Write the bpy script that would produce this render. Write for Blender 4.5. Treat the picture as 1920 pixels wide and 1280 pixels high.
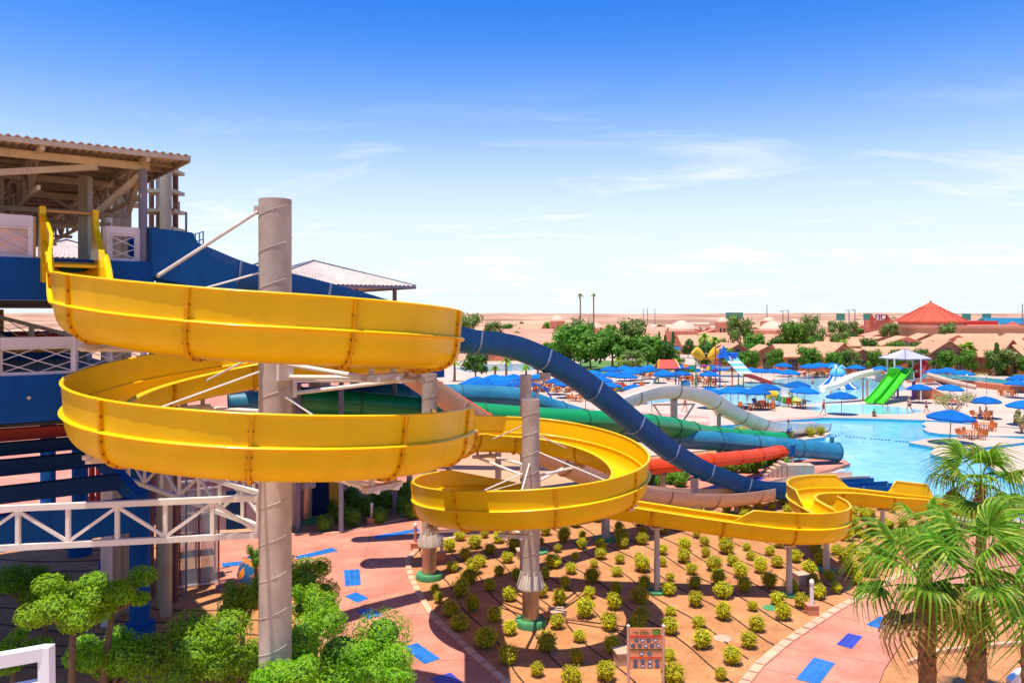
import bpy, math, random
from math import sin, cos, pi, radians, sqrt, atan2
from mathutils import Vector, Matrix, Euler
random.seed(11)
scene = bpy.context.scene
for _o in list(bpy.data.objects):
    bpy.data.objects.remove(_o)

# ------------------------------------------------------------------ camera
CAM_H = 11.7          # eye height above the park's ground
F = 1500.0            # focal length in pixels of the 1920 wide photograph
HOR = 588.0           # horizon row in the photograph
cam = bpy.data.cameras.new("camera")
cam.sensor_width = 36.0
cam.lens = 36.0 * F / 1920.0
cam.shift_y = -(640.0 - HOR) / 1920.0
cam.clip_start = 0.1
cam.clip_end = 20000
cam_o = bpy.data.objects.new("camera", cam)
scene.collection.objects.link(cam_o)
cam_o.location = (0, 0, CAM_H)
cam_o.rotation_euler = (radians(90), 0, 0)
scene.camera = cam_o

# ------------------------------------------------------------------ light
SUN_DIR = Vector((0.12, 0.15, -1.0)).normalized()      # the way the light travels
to_sun = -SUN_DIR
SUN_EL = math.asin(to_sun.z)
SUN_ROT = atan2(to_sun.x, to_sun.y)
sun = bpy.data.lights.new("sun", 'SUN')
sun.energy = 4.5
sun.angle = radians(0.53)
sun.color = (1.0, 0.945, 0.85)
sun_o = bpy.data.objects.new("sun", sun)
scene.collection.objects.link(sun_o)
sun_o.location = (0, 0, 60)
sun_o.rotation_euler = SUN_DIR.to_track_quat('-Z', 'Y').to_euler()

world = bpy.data.worlds.new("World")
scene.world = world
world.use_nodes = True
wn, wl = world.node_tree.nodes, world.node_tree.links
wn.clear()
w_out = wn.new("ShaderNodeOutputWorld")
w_bg = wn.new("ShaderNodeBackground")
w_bg.inputs[1].default_value = 0.15
sky = wn.new("ShaderNodeTexSky")
sky.sky_type = 'NISHITA'
sky.sun_disc = False
sky.sun_elevation = SUN_EL
sky.sun_rotation = SUN_ROT
sky.air_density = 1.0
sky.dust_density = 0.25
sky.ozone_density = 2.0
hsv = wn.new("ShaderNodeHueSaturation")
hsv.inputs["Saturation"].default_value = 1.5
hsv.inputs["Hue"].default_value = 0.517
wl.new(sky.outputs[0], hsv.inputs["Color"])
# thin cirrus over the whole dome: noise on the plane d.xy / (d.z + k)
tc = wn.new("ShaderNodeTexCoord")
sep = wn.new("ShaderNodeSeparateXYZ")
wl.new(tc.outputs["Generated"], sep.inputs[0])
def wmath(op, a, b=None, c=None, clamp=False):
    n = wn.new("ShaderNodeMath"); n.operation = op; n.use_clamp = clamp
    for i, v in enumerate((a, b, c)):
        if v is None: continue
        if isinstance(v, (int, float)): n.inputs[i].default_value = v
        else: wl.new(v, n.inputs[i])
    return n.outputs[0]
zc = wmath('MAXIMUM', sep.outputs[2], 0.0)
den = wmath('ADD', zc, 0.10)
comb = wn.new("ShaderNodeCombineXYZ")
wl.new(wmath('DIVIDE', sep.outputs[0], den), comb.inputs[0])
wl.new(wmath('DIVIDE', sep.outputs[1], den), comb.inputs[1])
mp = wn.new("ShaderNodeMapping")
mp.inputs["Location"].default_value = (9.3, 0.55, 0)
mp.inputs["Rotation"].default_value = (0, 0, radians(14))
mp.inputs["Scale"].default_value = (0.62, 1.25, 1)
wl.new(comb.outputs[0], mp.inputs[0])
nz = wn.new("ShaderNodeTexNoise")
nz.inputs["Scale"].default_value = 1.35
nz.inputs["Detail"].default_value = 9
nz.inputs["Roughness"].default_value = 0.62
nz.inputs["Distortion"].default_value = 0.9
wl.new(mp.outputs[0], nz.inputs["Vector"])
cl = wn.new("ShaderNodeMapRange")
cl.inputs[1].default_value = 0.52; cl.inputs[2].default_value = 0.74
cl.inputs[3].default_value = 0.0; cl.inputs[4].default_value = 0.95
wl.new(nz.outputs["Fac"], cl.inputs[0])
mixw = wn.new("ShaderNodeMixRGB")
cfade = wmath('EXPONENT', wmath('MULTIPLY', wmath('POWER', wmath('DIVIDE', zc, 0.205), 4.0), -1.0))
wl.new(wmath('MULTIPLY', cl.outputs[0], cfade), mixw.inputs[0])

mixw.inputs[2].default_value = (5.2, 5.2, 5.25, 1)
# pale desert air towards the horizon
zq = wmath('DIVIDE', zc, 0.20)
hz = wmath('MULTIPLY', wmath('EXPONENT', wmath('MULTIPLY', wmath('POWER', zq, 2.5), -1.0)), 0.97)
mixh = wn.new("ShaderNodeMixRGB")
wl.new(hz, mixh.inputs[0]); wl.new(hsv.outputs[0], mixh.inputs[1]); wl.new(mixh.outputs[0], mixw.inputs[1])
mixh.inputs[2].default_value = (4.2, 4.6, 4.9, 1)
wl.new(mixw.outputs[0], w_bg.inputs[0])
wl.new(w_bg.outputs[0], w_out.inputs[0])

scene.view_settings.view_transform = 'Standard'
scene.view_settings.look = 'None'
scene.view_settings.exposure = 0.5
scene.view_settings.gamma = 1.0
scene.view_settings.use_curve_mapping = False
scene.render.engine = 'CYCLES'
scene.cycles.use_denoising = True
scene.cycles.max_bounces = 7
scene.cycles.diffuse_bounces = 4
scene.cycles.glossy_bounces = 3
scene.cycles.transmission_bounces = 4
scene.cycles.transparent_max_bounces = 6
scene.cycles.caustics_reflective = False
scene.cycles.caustics_refractive = False

# ------------------------------------------------------------------ photo pixel -> place
def P(x, y, Y):
    """the point at depth Y metres that the photograph shows at pixel x, y"""
    return Vector(((x - 960.0) / F * Y, Y, CAM_H - (y - HOR) / F * Y))
def G(x, y, z=0.0):
    """the point of the level z that the photograph shows at pixel x, y"""
    return P(x, y, (CAM_H - z) * F / (y - HOR))
def G2(x, y, z=0.0):
    p = G(x, y, z); return (p.x, p.y)

# ------------------------------------------------------------------ materials
MATS = {}
def srgb(r, g, b):
    f = lambda c: (c / 255 / 12.92) if c / 255 <= 0.04045 else ((c / 255 + 0.055) / 1.055) ** 2.4
    return (f(r), f(g), f(b))
def pm(name, col, rough=0.5, metal=0.0, var=0.12, scale=2.0, bump=0.0, bscale=30.0, rand=0.0, spec=0.5,
       coat=0.0, col2=None, streak=0.0, stretch=None, contrast=None, stain=0.0):
    """principled material, colour varied by noise (and per object), fine relief by bump"""
    if name in MATS: return MATS[name]
    m = bpy.data.materials.new(name); m.use_nodes = True
    nt = m.node_tree; n, l = nt.nodes, nt.links
    b = n["Principled BSDF"]
    b.inputs["Roughness"].default_value = rough
    b.inputs["Metallic"].default_value = metal
    b.inputs["Specular IOR Level"].default_value = spec
    b.inputs["Coat Weight"].default_value = coat
    b.inputs["Coat Roughness"].default_value = 0.15
    geo = n.new("ShaderNodeNewGeometry")
    vec = geo.outputs["Position"]
    if stretch:
        mpn = n.new("ShaderNodeMapping"); mpn.inputs["Scale"].default_value = stretch
        l.new(vec, mpn.inputs[0]); vec = mpn.outputs[0]
    t = n.new("ShaderNodeTexNoise"); t.inputs["Scale"].default_value = scale; t.inputs["Detail"].default_value = 6
    t.inputs["Roughness"].default_value = 0.6
    l.new(vec, t.inputs["Vector"])
    mr = n.new("ShaderNodeMapRange")
    lo, hi = contrast or (0.3, 0.7)
    mr.inputs[1].default_value = lo; mr.inputs[2].default_value = hi
    l.new(t.outputs["Fac"], mr.inputs[0])
    mx = n.new("ShaderNodeMixRGB")
    a = tuple(c * (1 - var) for c in col); c2 = col2 or tuple(min(1, c * (1 + var)) for c in col)
    mx.inputs[1].default_value = (*a, 1); mx.inputs[2].default_value = (*c2, 1)
    l.new(mr.outputs[0], mx.inputs[0])
    out = mx.outputs[0]
    if streak > 0:                                   # run-down dirt and sun-faded patches
        ms_ = n.new("ShaderNodeMapping"); ms_.inputs["Scale"].default_value = (1.6, 1.6, 0.45); l.new(geo.outputs["Position"], ms_.inputs[0])
        ts = n.new("ShaderNodeTexNoise"); ts.inputs["Scale"].default_value = 1.6; ts.inputs["Detail"].default_value = 4; ts.inputs["Roughness"].default_value = 0.55; l.new(ms_.outputs[0], ts.inputs["Vector"])
        rs_ = n.new("ShaderNodeMapRange"); rs_.inputs[1].default_value = 0.42; rs_.inputs[2].default_value = 0.72; rs_.inputs[3].default_value = 1.0; rs_.inputs[4].default_value = 1 - streak; l.new(ts.outputs["Fac"], rs_.inputs[0])
        tf = n.new("ShaderNodeTexNoise"); tf.inputs["Scale"].default_value = 0.55; tf.inputs["Detail"].default_value = 3; l.new(geo.outputs["Position"], tf.inputs["Vector"])
        rf = n.new("ShaderNodeMapRange"); rf.inputs[1].default_value = 0.35; rf.inputs[2].default_value = 0.7; rf.inputs[3].default_value = 1.0; rf.inputs[4].default_value = 1 - streak * 0.1; l.new(tf.outputs["Fac"], rf.inputs[0])
        hs = n.new("ShaderNodeHueSaturation"); l.new(out, hs.inputs["Color"]); l.new(rs_.outputs[0], hs.inputs["Value"]); l.new(rf.outputs[0], hs.inputs["Saturation"]); out = hs.outputs[0]
        rr = n.new("ShaderNodeMapRange"); rr.inputs[3].default_value = max(0.05, rough - 0.1); rr.inputs[4].default_value = rough + 0.22; l.new(ts.outputs["Fac"], rr.inputs[0]); l.new(rr.outputs[0], b.inputs["Roughness"])
    if stain > 0:                                    # small blotches and grit
        t3 = n.new("ShaderNodeTexNoise"); t3.inputs["Scale"].default_value = scale * 9; t3.inputs["Detail"].default_value = 8; t3.inputs["Roughness"].default_value = 0.75; l.new(geo.outputs["Position"], t3.inputs["Vector"])
        r3 = n.new("ShaderNodeMapRange"); r3.inputs[1].default_value = 0.45; r3.inputs[2].default_value = 0.75; r3.inputs[3].default_value = 1.03; r3.inputs[4].default_value = 1 - stain; l.new(t3.outputs["Fac"], r3.inputs[0])
        h3 = n.new("ShaderNodeHueSaturation"); l.new(out, h3.inputs["Color"]); l.new(r3.outputs[0], h3.inputs["Value"]); out = h3.outputs[0]
    if rand > 0:
        oi = n.new("ShaderNodeObjectInfo")
        rm = n.new("ShaderNodeMapRange"); rm.inputs[3].default_value = 1 - rand; rm.inputs[4].default_value = 1 + rand
        l.new(oi.outputs["Random"], rm.inputs[0])
        h = n.new("ShaderNodeHueSaturation"); l.new(rm.outputs[0], h.inputs["Value"]); l.new(out, h.inputs["Color"])
        out = h.outputs[0]
    l.new(out, b.inputs["Base Color"])
    if bump > 0:
        t2 = n.new("ShaderNodeTexNoise"); t2.inputs["Scale"].default_value = bscale; t2.inputs["Detail"].default_value = 4
        l.new(geo.outputs["Position"], t2.inputs["Vector"])
        bp = n.new("ShaderNodeBump"); bp.inputs["Strength"].default_value = bump; bp.inputs["Distance"].default_value = 0.03
        l.new(t2.outputs["Fac"], bp.inputs["Height"]); l.new(bp.outputs[0], b.inputs["Normal"])
    MATS[name] = m
    return m
def leaf_mat(name, cols, rand=0.12, trans=0.35):
    """leaf: diffuse and translucent, colour differs leaf by leaf and plant by plant"""
    if name in MATS: return MATS[name]
    m = bpy.data.materials.new(name); m.use_nodes = True
    nt = m.node_tree; n, l = nt.nodes, nt.links
    n.remove(n["Principled BSDF"])
    geo = n.new("ShaderNodeNewGeometry")
    cr = n.new("ShaderNodeValToRGB")
    e = cr.color_ramp.elements
    e[0].color = (*cols[0], 1); e[1].color = (*cols[-1], 1)
    for i, c in enumerate(cols[1:-1]):
        k = e.new((i + 1) / (len(cols) - 1)); k.color = (*c, 1)
    l.new(geo.outputs["Random Per Island"], cr.inputs[0])
    oi = n.new("ShaderNodeObjectInfo")
    rm = n.new("ShaderNodeMapRange"); rm.inputs[3].default_value = 1 - rand; rm.inputs[4].default_value = 1 + rand
    l.new(oi.outputs["Random"], rm.inputs[0])
    h = n.new("ShaderNodeHueSaturation"); l.new(rm.outputs[0], h.inputs["Value"]); l.new(cr.outputs[0], h.inputs["Color"])
    hm = n.new("ShaderNodeMapRange"); hm.inputs[3].default_value = 0.488; hm.inputs[4].default_value = 0.512
    l.new(oi.outputs["Random"], hm.inputs[0]); l.new(hm.outputs[0], h.inputs["Hue"])
    d = n.new("ShaderNodeBsdfPrincipled"); d.inputs["Roughness"].default_value = 0.5; d.inputs["Specular IOR Level"].default_value = 0.3
    t = n.new("ShaderNodeBsdfTranslucent")
    l.new(h.outputs[0], d.inputs["Base Color"]); l.new(h.outputs[0], t.inputs["Color"])
    ms = n.new("ShaderNodeMixShader"); ms.inputs[0].default_value = trans
    l.new(d.outputs[0], ms.inputs[1]); l.new(t.outputs[0], ms.inputs[2])
    l.new(ms.outputs[0], n["Material Output"].inputs[0])
    MATS[name] = m
    return m
def water_mat(name, shallow, deep, wave=1.2, strength=0.25, rough=0.06):
    m = bpy.data.materials.new(name); m.use_nodes = True
    n, l = m.node_tree.nodes, m.node_tree.links
    b = n["Principled BSDF"]; b.inputs["Roughness"].default_value = rough; b.inputs["IOR"].default_value = 1.33
    geo = n.new("ShaderNodeNewGeometry")
    v = n.new("ShaderNodeTexVoronoi"); v.feature = 'SMOOTH_F1'; v.inputs["Scale"].default_value = 1.3  # cells that paint light caustics into the water colour
    nz0 = n.new("ShaderNodeTexNoise"); nz0.inputs["Scale"].default_value = 0.8; nz0.inputs["Detail"].default_value = 3
    l.new(geo.outputs["Position"], nz0.inputs["Vector"])
    mv = n.new("ShaderNodeMixRGB"); mv.inputs[0].default_value = 0.25
    l.new(geo.outputs["Position"], mv.inputs[1]); l.new(nz0.outputs["Color"], mv.inputs[2])
    l.new(mv.outputs[0], v.inputs["Vector"])
    big = n.new("ShaderNodeTexNoise"); big.inputs["Scale"].default_value = 0.09; big.inputs["Detail"].default_value = 4
    l.new(geo.outputs["Position"], big.inputs["Vector"])
    ad = n.new("ShaderNodeMath"); ad.operation = 'MULTIPLY_ADD'
    l.new(v.outputs["Distance"], ad.inputs[0]); ad.inputs[1].default_value = 0.55; l.new(big.outputs["Fac"], ad.inputs[2])
    mr = n.new("ShaderNodeMapRange"); mr.inputs[1].default_value = 0.4; mr.inputs[2].default_value = 1.0
    l.new(ad.outputs[0], mr.inputs[0])
    mx = n.new("ShaderNodeMixRGB"); mx.inputs[1].default_value = (*deep, 1); mx.inputs[2].default_value = (*shallow, 1)
    l.new(mr.outputs[0], mx.inputs[0]); l.new(mx.outputs[0], b.inputs["Base Color"])
    t2 = n.new("ShaderNodeTexNoise"); t2.inputs["Scale"].default_value = wave; t2.inputs["Detail"].default_value = 5
    l.new(geo.outputs["Position"], t2.inputs["Vector"])
    bp = n.new("ShaderNodeBump"); bp.inputs["Strength"].default_value = strength; bp.inputs["Distance"].default_value = 0.12
    l.new(t2.outputs["Fac"], bp.inputs["Height"]); l.new(bp.outputs[0], b.inputs["Normal"])
    MATS[name] = m
    return m

# ------------------------------------------------------------------ mesh building
COL = scene.collection
class MB:
    def __init__(s): s.v, s.f, s.m = [], [], []
    def add(s, vs, fs, mi=0):
        o = len(s.v); s.v.extend([tuple(p) for p in vs]); s.f.extend([tuple(i + o for i in f) for f in fs]); s.m.extend([mi] * len(fs))
    def box(s, c, sz, rz=0.0, mi=0):
        c = Vector(c); hx, hy, hz = sz[0] / 2, sz[1] / 2, sz[2] / 2
        ca, sa = cos(rz), sin(rz); vs = []
        for dz in (-hz, hz):
            for dx, dy in ((-hx, -hy), (hx, -hy), (hx, hy), (-hx, hy)):
                vs.append((c.x + dx * ca - dy * sa, c.y + dx * sa + dy * ca, c.z + dz))
        s.add(vs, [(3, 2, 1, 0), (4, 5, 6, 7), (0, 1, 5, 4), (1, 2, 6, 5), (2, 3, 7, 6), (3, 0, 4, 7)], mi)
    def bar(s, p, q, w, h=None, mi=0, up=(0, 0, 1)):
        p, q = Vector(p), Vector(q); h = h or w
        t = (q - p).normalized(); u = Vector(up)
        if abs(t.dot(u)) > 0.98: u = Vector((0, 1, 0))
        a = t.cross(u).normalized() * (w / 2); b = a.cross(t).normalized() * (h / 2)
        vs = [p - a - b, p + a - b, p + a + b, p - a + b, q - a - b, q + a - b, q + a + b, q - a + b]
        s.add(vs, [(0, 1, 2, 3), (7, 6, 5, 4), (0, 4, 5, 1), (1, 5, 6, 2), (2, 6, 7, 3), (3, 7, 4, 0)], mi)
    def tube(s, pts, r, n=8, mi=0, cap=True):
        pts = [Vector(p) for p in pts]; rs = r if isinstance(r, (list, tuple)) else [r] * len(pts)
        o = len(s.v); prev = None
        for i, p in enumerate(pts):
            t = (pts[min(i + 1, len(pts) - 1)] - pts[max(i - 1, 0)]).normalized()
            if prev is None:
                u = Vector((0, 0, 1)) if abs(t.z) < 0.95 else Vector((1, 0, 0))
                a = t.cross(u).normalized()
            else:
                a = (prev - t * prev.dot(t)).normalized()
            prev = a; b = t.cross(a)
            for k in range(n):
                an = 2 * pi * k / n
                s.v.append(tuple(p + (a * cos(an) + b * sin(an)) * rs[i]))
        for i in range(len(pts) - 1):
            for k in range(n):
                k2 = (k + 1) % n
                s.f.append((o + i * n + k, o + i * n + k2, o + (i + 1) * n + k2, o + (i + 1) * n + k)); s.m.append(mi)
        if cap:
            s.f.append(tuple(o + k for k in reversed(range(n)))); s.m.append(mi)
            e = o + (len(pts) - 1) * n
            s.f.append(tuple(e + k for k in range(n))); s.m.append(mi)
    def lathe(s, prof, c=(0, 0, 0), n=24, mi=0):
        c = Vector(c); o = len(s.v)
        for r, z in prof:
            for k in range(n):
                an = 2 * pi * k / n
                s.v.append((c.x + r * cos(an), c.y + r * sin(an), c.z + z))
        for i in range(len(prof) - 1):
            for k in range(n):
                k2 = (k + 1) % n
                s.f.append((o + i * n + k, o + i * n + k2, o + (i + 1) * n + k2, o + (i + 1) * n + k)); s.m.append(mi)
        if prof[0][0] > 1e-4: s.f.append(tuple(o + k for k in reversed(range(n)))); s.m.append(mi)
        if prof[-1][0] > 1e-4:
            e = o + (len(prof) - 1) * n; s.f.append(tuple(e + k for k in range(n))); s.m.append(mi)
    def prism(s, poly, z0, z1, mi=0, side=None):
        n = len(poly)
        area = sum(poly[i][0] * poly[(i + 1) % n][1] - poly[(i + 1) % n][0] * poly[i][1] for i in range(n))
        if area < 0: poly = list(reversed(poly))
        vs = [(x, y, z0) for x, y in poly] + [(x, y, z1) for x, y in poly]
        fs = [tuple(range(n, 2 * n))] + [(i, (i + 1) % n, n + (i + 1) % n, n + i) for i in range(n)]
        s.add(vs, fs, mi)
        if side is not None: s.m[-n:] = [side] * n
    def sweep(s, frames, outlines, mi=0, cap=True, closed=True):
        """frames (p, S, U); outlines: one closed (u, v) loop, or one per frame"""
        o = len(s.v); many = isinstance(outlines[0], list)
        n = len(outlines[0]) if many else len(outlines)
        for i, (p, S, U) in enumerate(frames):
            for u, v in (outlines[i] if many else outlines):
                s.v.append(tuple(p + S * u + U * v))
        for i in range(len(frames) - 1):
            for k in range(n if closed else n - 1):
                k2 = (k + 1) % n
                s.f.append((o + i * n + k, o + i * n + k2, o + (i + 1) * n + k2, o + (i + 1) * n + k)); s.m.append(mi)
        if cap and closed:
            h = n // 2                      # a thin closed loop: cap with quads between its two sides
            for base, flip in ((o, False), (o + (len(frames) - 1) * n, True)):
                for k in range(h - 1):
                    q = (base + k, base + k + 1, base + n - 2 - k, base + n - 1 - k)
                    s.f.append(tuple(reversed(q)) if flip else q); s.m.append(mi)
    def mesh(s, name, mats, smooth=False):
        me = bpy.data.meshes.new(name)
        me.from_pydata(s.v, [], s.f)
        for mt in (mats if isinstance(mats, (list, tuple)) else [mats]): me.materials.append(mt)
        if any(s.m): me.polygons.foreach_set("material_index", s.m)
        if smooth is True:
            me.polygons.foreach_set("use_smooth", [True] * len(me.polygons))
        me.update()
        if smooth not in (True, False):
            me.polygons.foreach_set("use_smooth", [True] * len(me.polygons))
            me.set_sharp_from_angle(angle=radians(smooth))
        return me

def obj(name, mb, mats, parent=None, smooth=False, kind=None, label=None, local=False):
    """link one mesh object; a child given in world coordinates keeps its place under the parent's Empty"""
    me = mb if isinstance(mb, bpy.types.Mesh) else mb.mesh(name, mats, smooth)
    o = bpy.data.objects.new(name, me); COL.objects.link(o)
    if parent is not None:
        o.parent = parent
        if not local:
            o.matrix_parent_inverse = base_matrix(parent).inverted()
    if kind: o["kind"] = kind
    if label: o["label"] = label
    return o
def base_matrix(o):
    m = Matrix.LocRotScale(o.location, o.rotation_euler, o.scale)
    return m if o.parent is None else base_matrix(o.parent) @ o.matrix_parent_inverse @ m
def thing(name, label=None, cat=None, loc=(0, 0, 0), rz=0.0, group=None):
    o = bpy.data.objects.new(name, None); COL.objects.link(o)
    o.location = loc; o.rotation_euler = (0, 0, rz); o.empty_display_size = 0.3
    tag(o, label, cat, group)
    return o
def tag(o, label=None, cat=None, group=None):
    if label: o["label"] = label
    if cat: o["category"] = cat
    if group: o["group"] = group
    return o
KIDS = {}
def kids(o): return [c for c in bpy.data.objects if c.parent == o] if o.name not in KIDS else KIDS[o.name]
def copy_tree(o, parent=None, cache={}):
    """a thing with copies of its parts and sub-parts (mesh data shared)"""
    c = o.copy(); COL.objects.link(c); c.parent = parent
    if o.name not in cache: cache[o.name] = [k for k in o.children]
    for ch in cache[o.name]: copy_tree(ch, c)
    return c
def place(o, loc, rz=0.0, sc=1.0):
    o.location = loc; o.rotation_euler = (0, 0, rz); o.scale = (sc, sc, sc) if isinstance(sc, (int, float)) else sc
    return o
ORD = ["nearest", "second", "third", "fourth", "fifth", "sixth", "seventh", "eighth", "ninth", "tenth", "eleventh", "twelfth",
       "thirteenth", "fourteenth", "fifteenth", "sixteenth", "seventeenth", "eighteenth", "nineteenth", "twentieth"]
def single_out(items, noun, marks):
    """labels by place: each thing is told by the landmark it is nearest to, on which side and how far along"""
    if not isinstance(noun, dict): noun = {id(o): noun for o in items}
    buckets = {}
    for o in items:
        x, y = o.location.x, o.location.y
        mk = min(marks, key=lambda k: (k[1] - x) ** 2 + (k[2] - y) ** 2)
        dx, dy = x - mk[1], y - mk[2]
        s = int(((atan2(dy, dx) + pi / 8) % (2 * pi)) / (pi / 4))
        side = ["right of", "behind and right of", "behind", "behind and left of", "left of", "before and left of", "in front of", "before and right of"][s]
        buckets.setdefault((noun[id(o)], mk[0], side), []).append((dx * dx + dy * dy, o))
    for (nn, mk, side), lst in buckets.items():
        lst.sort(key=lambda t: t[0])
        for i, (_, o) in enumerate(lst):
            w = ORD[i] if i < len(ORD) else str(i + 1) + "th"
            o["label"] = (f"{nn} {side} {mk}" if len(lst) == 1 else f"{nn}, {w} {side} {mk}")
# ================================================================== setting: ground, water, paths, beds
M_sand = pm("desert_sand", srgb(196, 146, 108), 0.95, var=0.16, scale=0.02, bump=0.4, bscale=1.5, col2=srgb(206, 158, 118))
M_hill = pm("desert_hill", srgb(176, 126, 92), 0.95, var=0.3, scale=0.012, col2=srgb(204, 158, 122), bump=0.6, bscale=0.08, contrast=(0.4, 0.6))
M_soil = pm("bed_soil", srgb(184, 120, 70), 0.95, var=0.18, scale=0.7, bump=0.5, bscale=9, col2=srgb(202, 142, 90), stain=0.32)
M_path = pm("pink_paving", srgb(194, 114, 90), 0.75, var=0.14, scale=0.55, bump=0.15, bscale=30, col2=srgb(212, 144, 116), stain=0.24)
M_deck = pm("pale_pool_deck", srgb(198, 168, 144), 0.8, var=0.1, scale=0.25, bump=0.1, bscale=12, col2=srgb(208, 180, 158), stain=0.14)
M_band = pm("rose_paving", srgb(214, 140, 126), 0.8, var=0.12, scale=0.3)
M_kerb = pm("kerb_stone", srgb(214, 166, 132), 0.8, var=0.12, scale=3, rand=0.10, bump=0.2)
M_blue_tile = pm("blue_tile", srgb(30, 112, 190), 0.35, var=0.14, scale=2.5, rand=0.14, stain=0.2)
M_indigo_tile = pm("indigo_tile", srgb(46, 62, 168), 0.35, var=0.12, scale=2.5, rand=0.10)
M_grout = pm("grout", srgb(90, 140, 175), 0.8, var=0.1)
M_water = water_mat("pool_water", srgb(130, 194, 218), srgb(62, 160, 200), wave=1.6, strength=0.3)
M_kwater = water_mat("shallow_water", srgb(160, 212, 222), srgb(104, 192, 210), wave=2.0, strength=0.25)
M_grass = pm("lawn", srgb(86, 120, 40), 0.9, var=0.3, scale=0.6, bump=0.4, bscale=8)
M_white = pm("white_paint", srgb(232, 230, 226), 0.45, var=0.05, scale=2, rand=0.02)
M_pipe_black = pm("drip_pipe", srgb(48, 40, 34), 0.7)

def struct(name, mb, m, smooth=False):
    return obj(name, mb, m, None, smooth, kind="structure")
def poly(pts, z=0.0): return [G2(x, y, z) for x, y in pts]

# desert ground, one sheet to the horizon
wpts = [(1100, 860), (1230, 798), (1545, 778), (1750, 780), (1925, 790), (2300, 790), (2300, 992), (1815, 975), (1700, 960), (1600, 940),
        (1440, 935), (1380, 900), (1300, 880)]
from mathutils.geometry import delaunay_2d_cdt
S_ = 7000; hole = poly(wpts); nh = len(hole)
cv_ = [Vector(p) for p in hole] + [Vector(p) for p in ((-S_, -200), (S_, -200), (S_, 2 * S_), (-S_, 2 * S_))]
r_ = delaunay_2d_cdt(cv_, [(i, (i + 1) % nh) for i in range(nh)] + [(nh + i, nh + (i + 1) % 4) for i in range(4)], [], 0, 1e-5)
def in_poly(x, y, pp):
    c = False
    for i in range(len(pp)):
        (ax, ay), (bx, by) = pp[i], pp[i - 1]
        if (ay > y) != (by > y) and x < (bx - ax) * (y - ay) / (by - ay) + ax: c = not c
    return c
g = MB(); vs_ = [(v.x, v.y, 0) for v in r_[0]]
tri = [f for f in r_[2] if not in_poly(sum(vs_[i][0] for i in f) / len(f), sum(vs_[i][1] for i in f) / len(f), hole)]
g.add(vs_, tri)
struct("ground", g, M_sand)

# low desert ridges on the skyline
def ridge(name, y0, y1, x0, x1, h, seed, nx=160, ny=14):
    rnd = random.Random(seed); ph = [(rnd.uniform(0.002, 0.03), rnd.uniform(0, 6.3), rnd.uniform(0.2, 1)) for _ in range(9)]
    b = MB(); vs = []; fs = []
    for j in range(ny + 1):
        t = j / ny; y = y0 + (y1 - y0) * t
        for i in range(nx + 1):
            x = x0 + (x1 - x0) * i / nx
            w = sum(a * sin(x * f + p + y * f * 0.7) for f, p, a in ph) / 4.5
            env = sin(pi * min(1, t * 1.25)) ** 0.9 if t < 0.8 else sin(pi * 1.0 * 0.999) + (1 - t) * 0.0
            vs.append((x, y, max(0, sin(pi * t)) * h * (0.75 + 0.22 * w) - 0.4))
    for j in range(ny):
        for i in range(nx):
            a = j * (nx + 1) + i; fs.append((a, a + 1, a + nx + 2, a + nx + 1))
    b.add(vs, fs); return struct(name, b, M_hill, True)
ridge("desert_hills", 520, 1000, -500, 1000, 9.3, 3)
ridge("desert_hills", 900, 1700, -1100, 1900, 13.5, 5)
ridge("desert_hills", 1700, 2600, -2200, 3000, 17.0, 8)

# pool water: one level sheet, the decks and islands stand on it
w = MB(); n_ = len(wpts); wq = [(1090, 868), (1222, 796), (1545, 774), (1750, 776), (1925, 786), (2320, 786), (2320, 998), (1815, 980), (1700, 965), (1600, 945), (1435, 940), (1370, 905), (1290, 885)]
n_ = len(wq)
w.add([(*p, -0.20) for p in (poly(wq) if sum(0 for _ in wq) else reversed(poly(wq)))], [tuple(range(n_))])
struct("pool_water", w, M_water)

M_edge = pm("pool_edge_tile", srgb(60, 168, 190), 0.4, var=0.15, scale=2)
def slab(name, pts, z1, m, z0=-0.45):
    pool = name.startswith("pool_"); b = MB(); b.prism(poly(pts, z1), z0, z1 - (0.05 if pool else 0), 0, 1)
    o = struct(name, b, [m, M_edge if pool else m])
    if pool:                                             # coping over the tiled pool wall
        c = MB(); pp = poly(pts, z1); cx_, cy_ = sum(p[0] for p in pp) / len(pp), sum(p[1] for p in pp) / len(pp)
        c.prism(pp, z1 - 0.05, z1); obj("coping", c, m, o)
    return o
BED = [(790, 1022), (860, 1008), (985, 993), (1180, 955), (1330, 940), (1480, 928), (1600, 930), (1700, 952), (1815, 968), (1806, 1000), (1722, 1057),
       (1650, 1096), (1560, 1146), (1470, 1205), (1420, 1248), (1388, 1290), (1350, 1420), (985, 1420), (962, 1290), (900, 1236), (850, 1191),
       (812, 1156), (790, 1120), (772, 1085), (765, 1055)]
slab("planting_bed", BED, 0.034, M_soil)
slab("planting_bed", [(505, 962), (700, 912), (830, 895), (900, 900), (860, 945), (790, 968), (700, 985), (640, 1000), (545, 1004)], 0.030, M_soil)
slab("planting_bed", [(1130, 885), (1200, 850), (1480, 828), (1510, 850), (1400, 872), (1250, 889), (1150, 904)], 0.041, M_soil)
slab("planting_bed", [(-700, 960), (100, 1000), (392, 1030), (402, 1108), (555, 1121), (598, 1170), (640, 1300), (690, 1500), (-900, 1500)], 0.026, M_soil)
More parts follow.
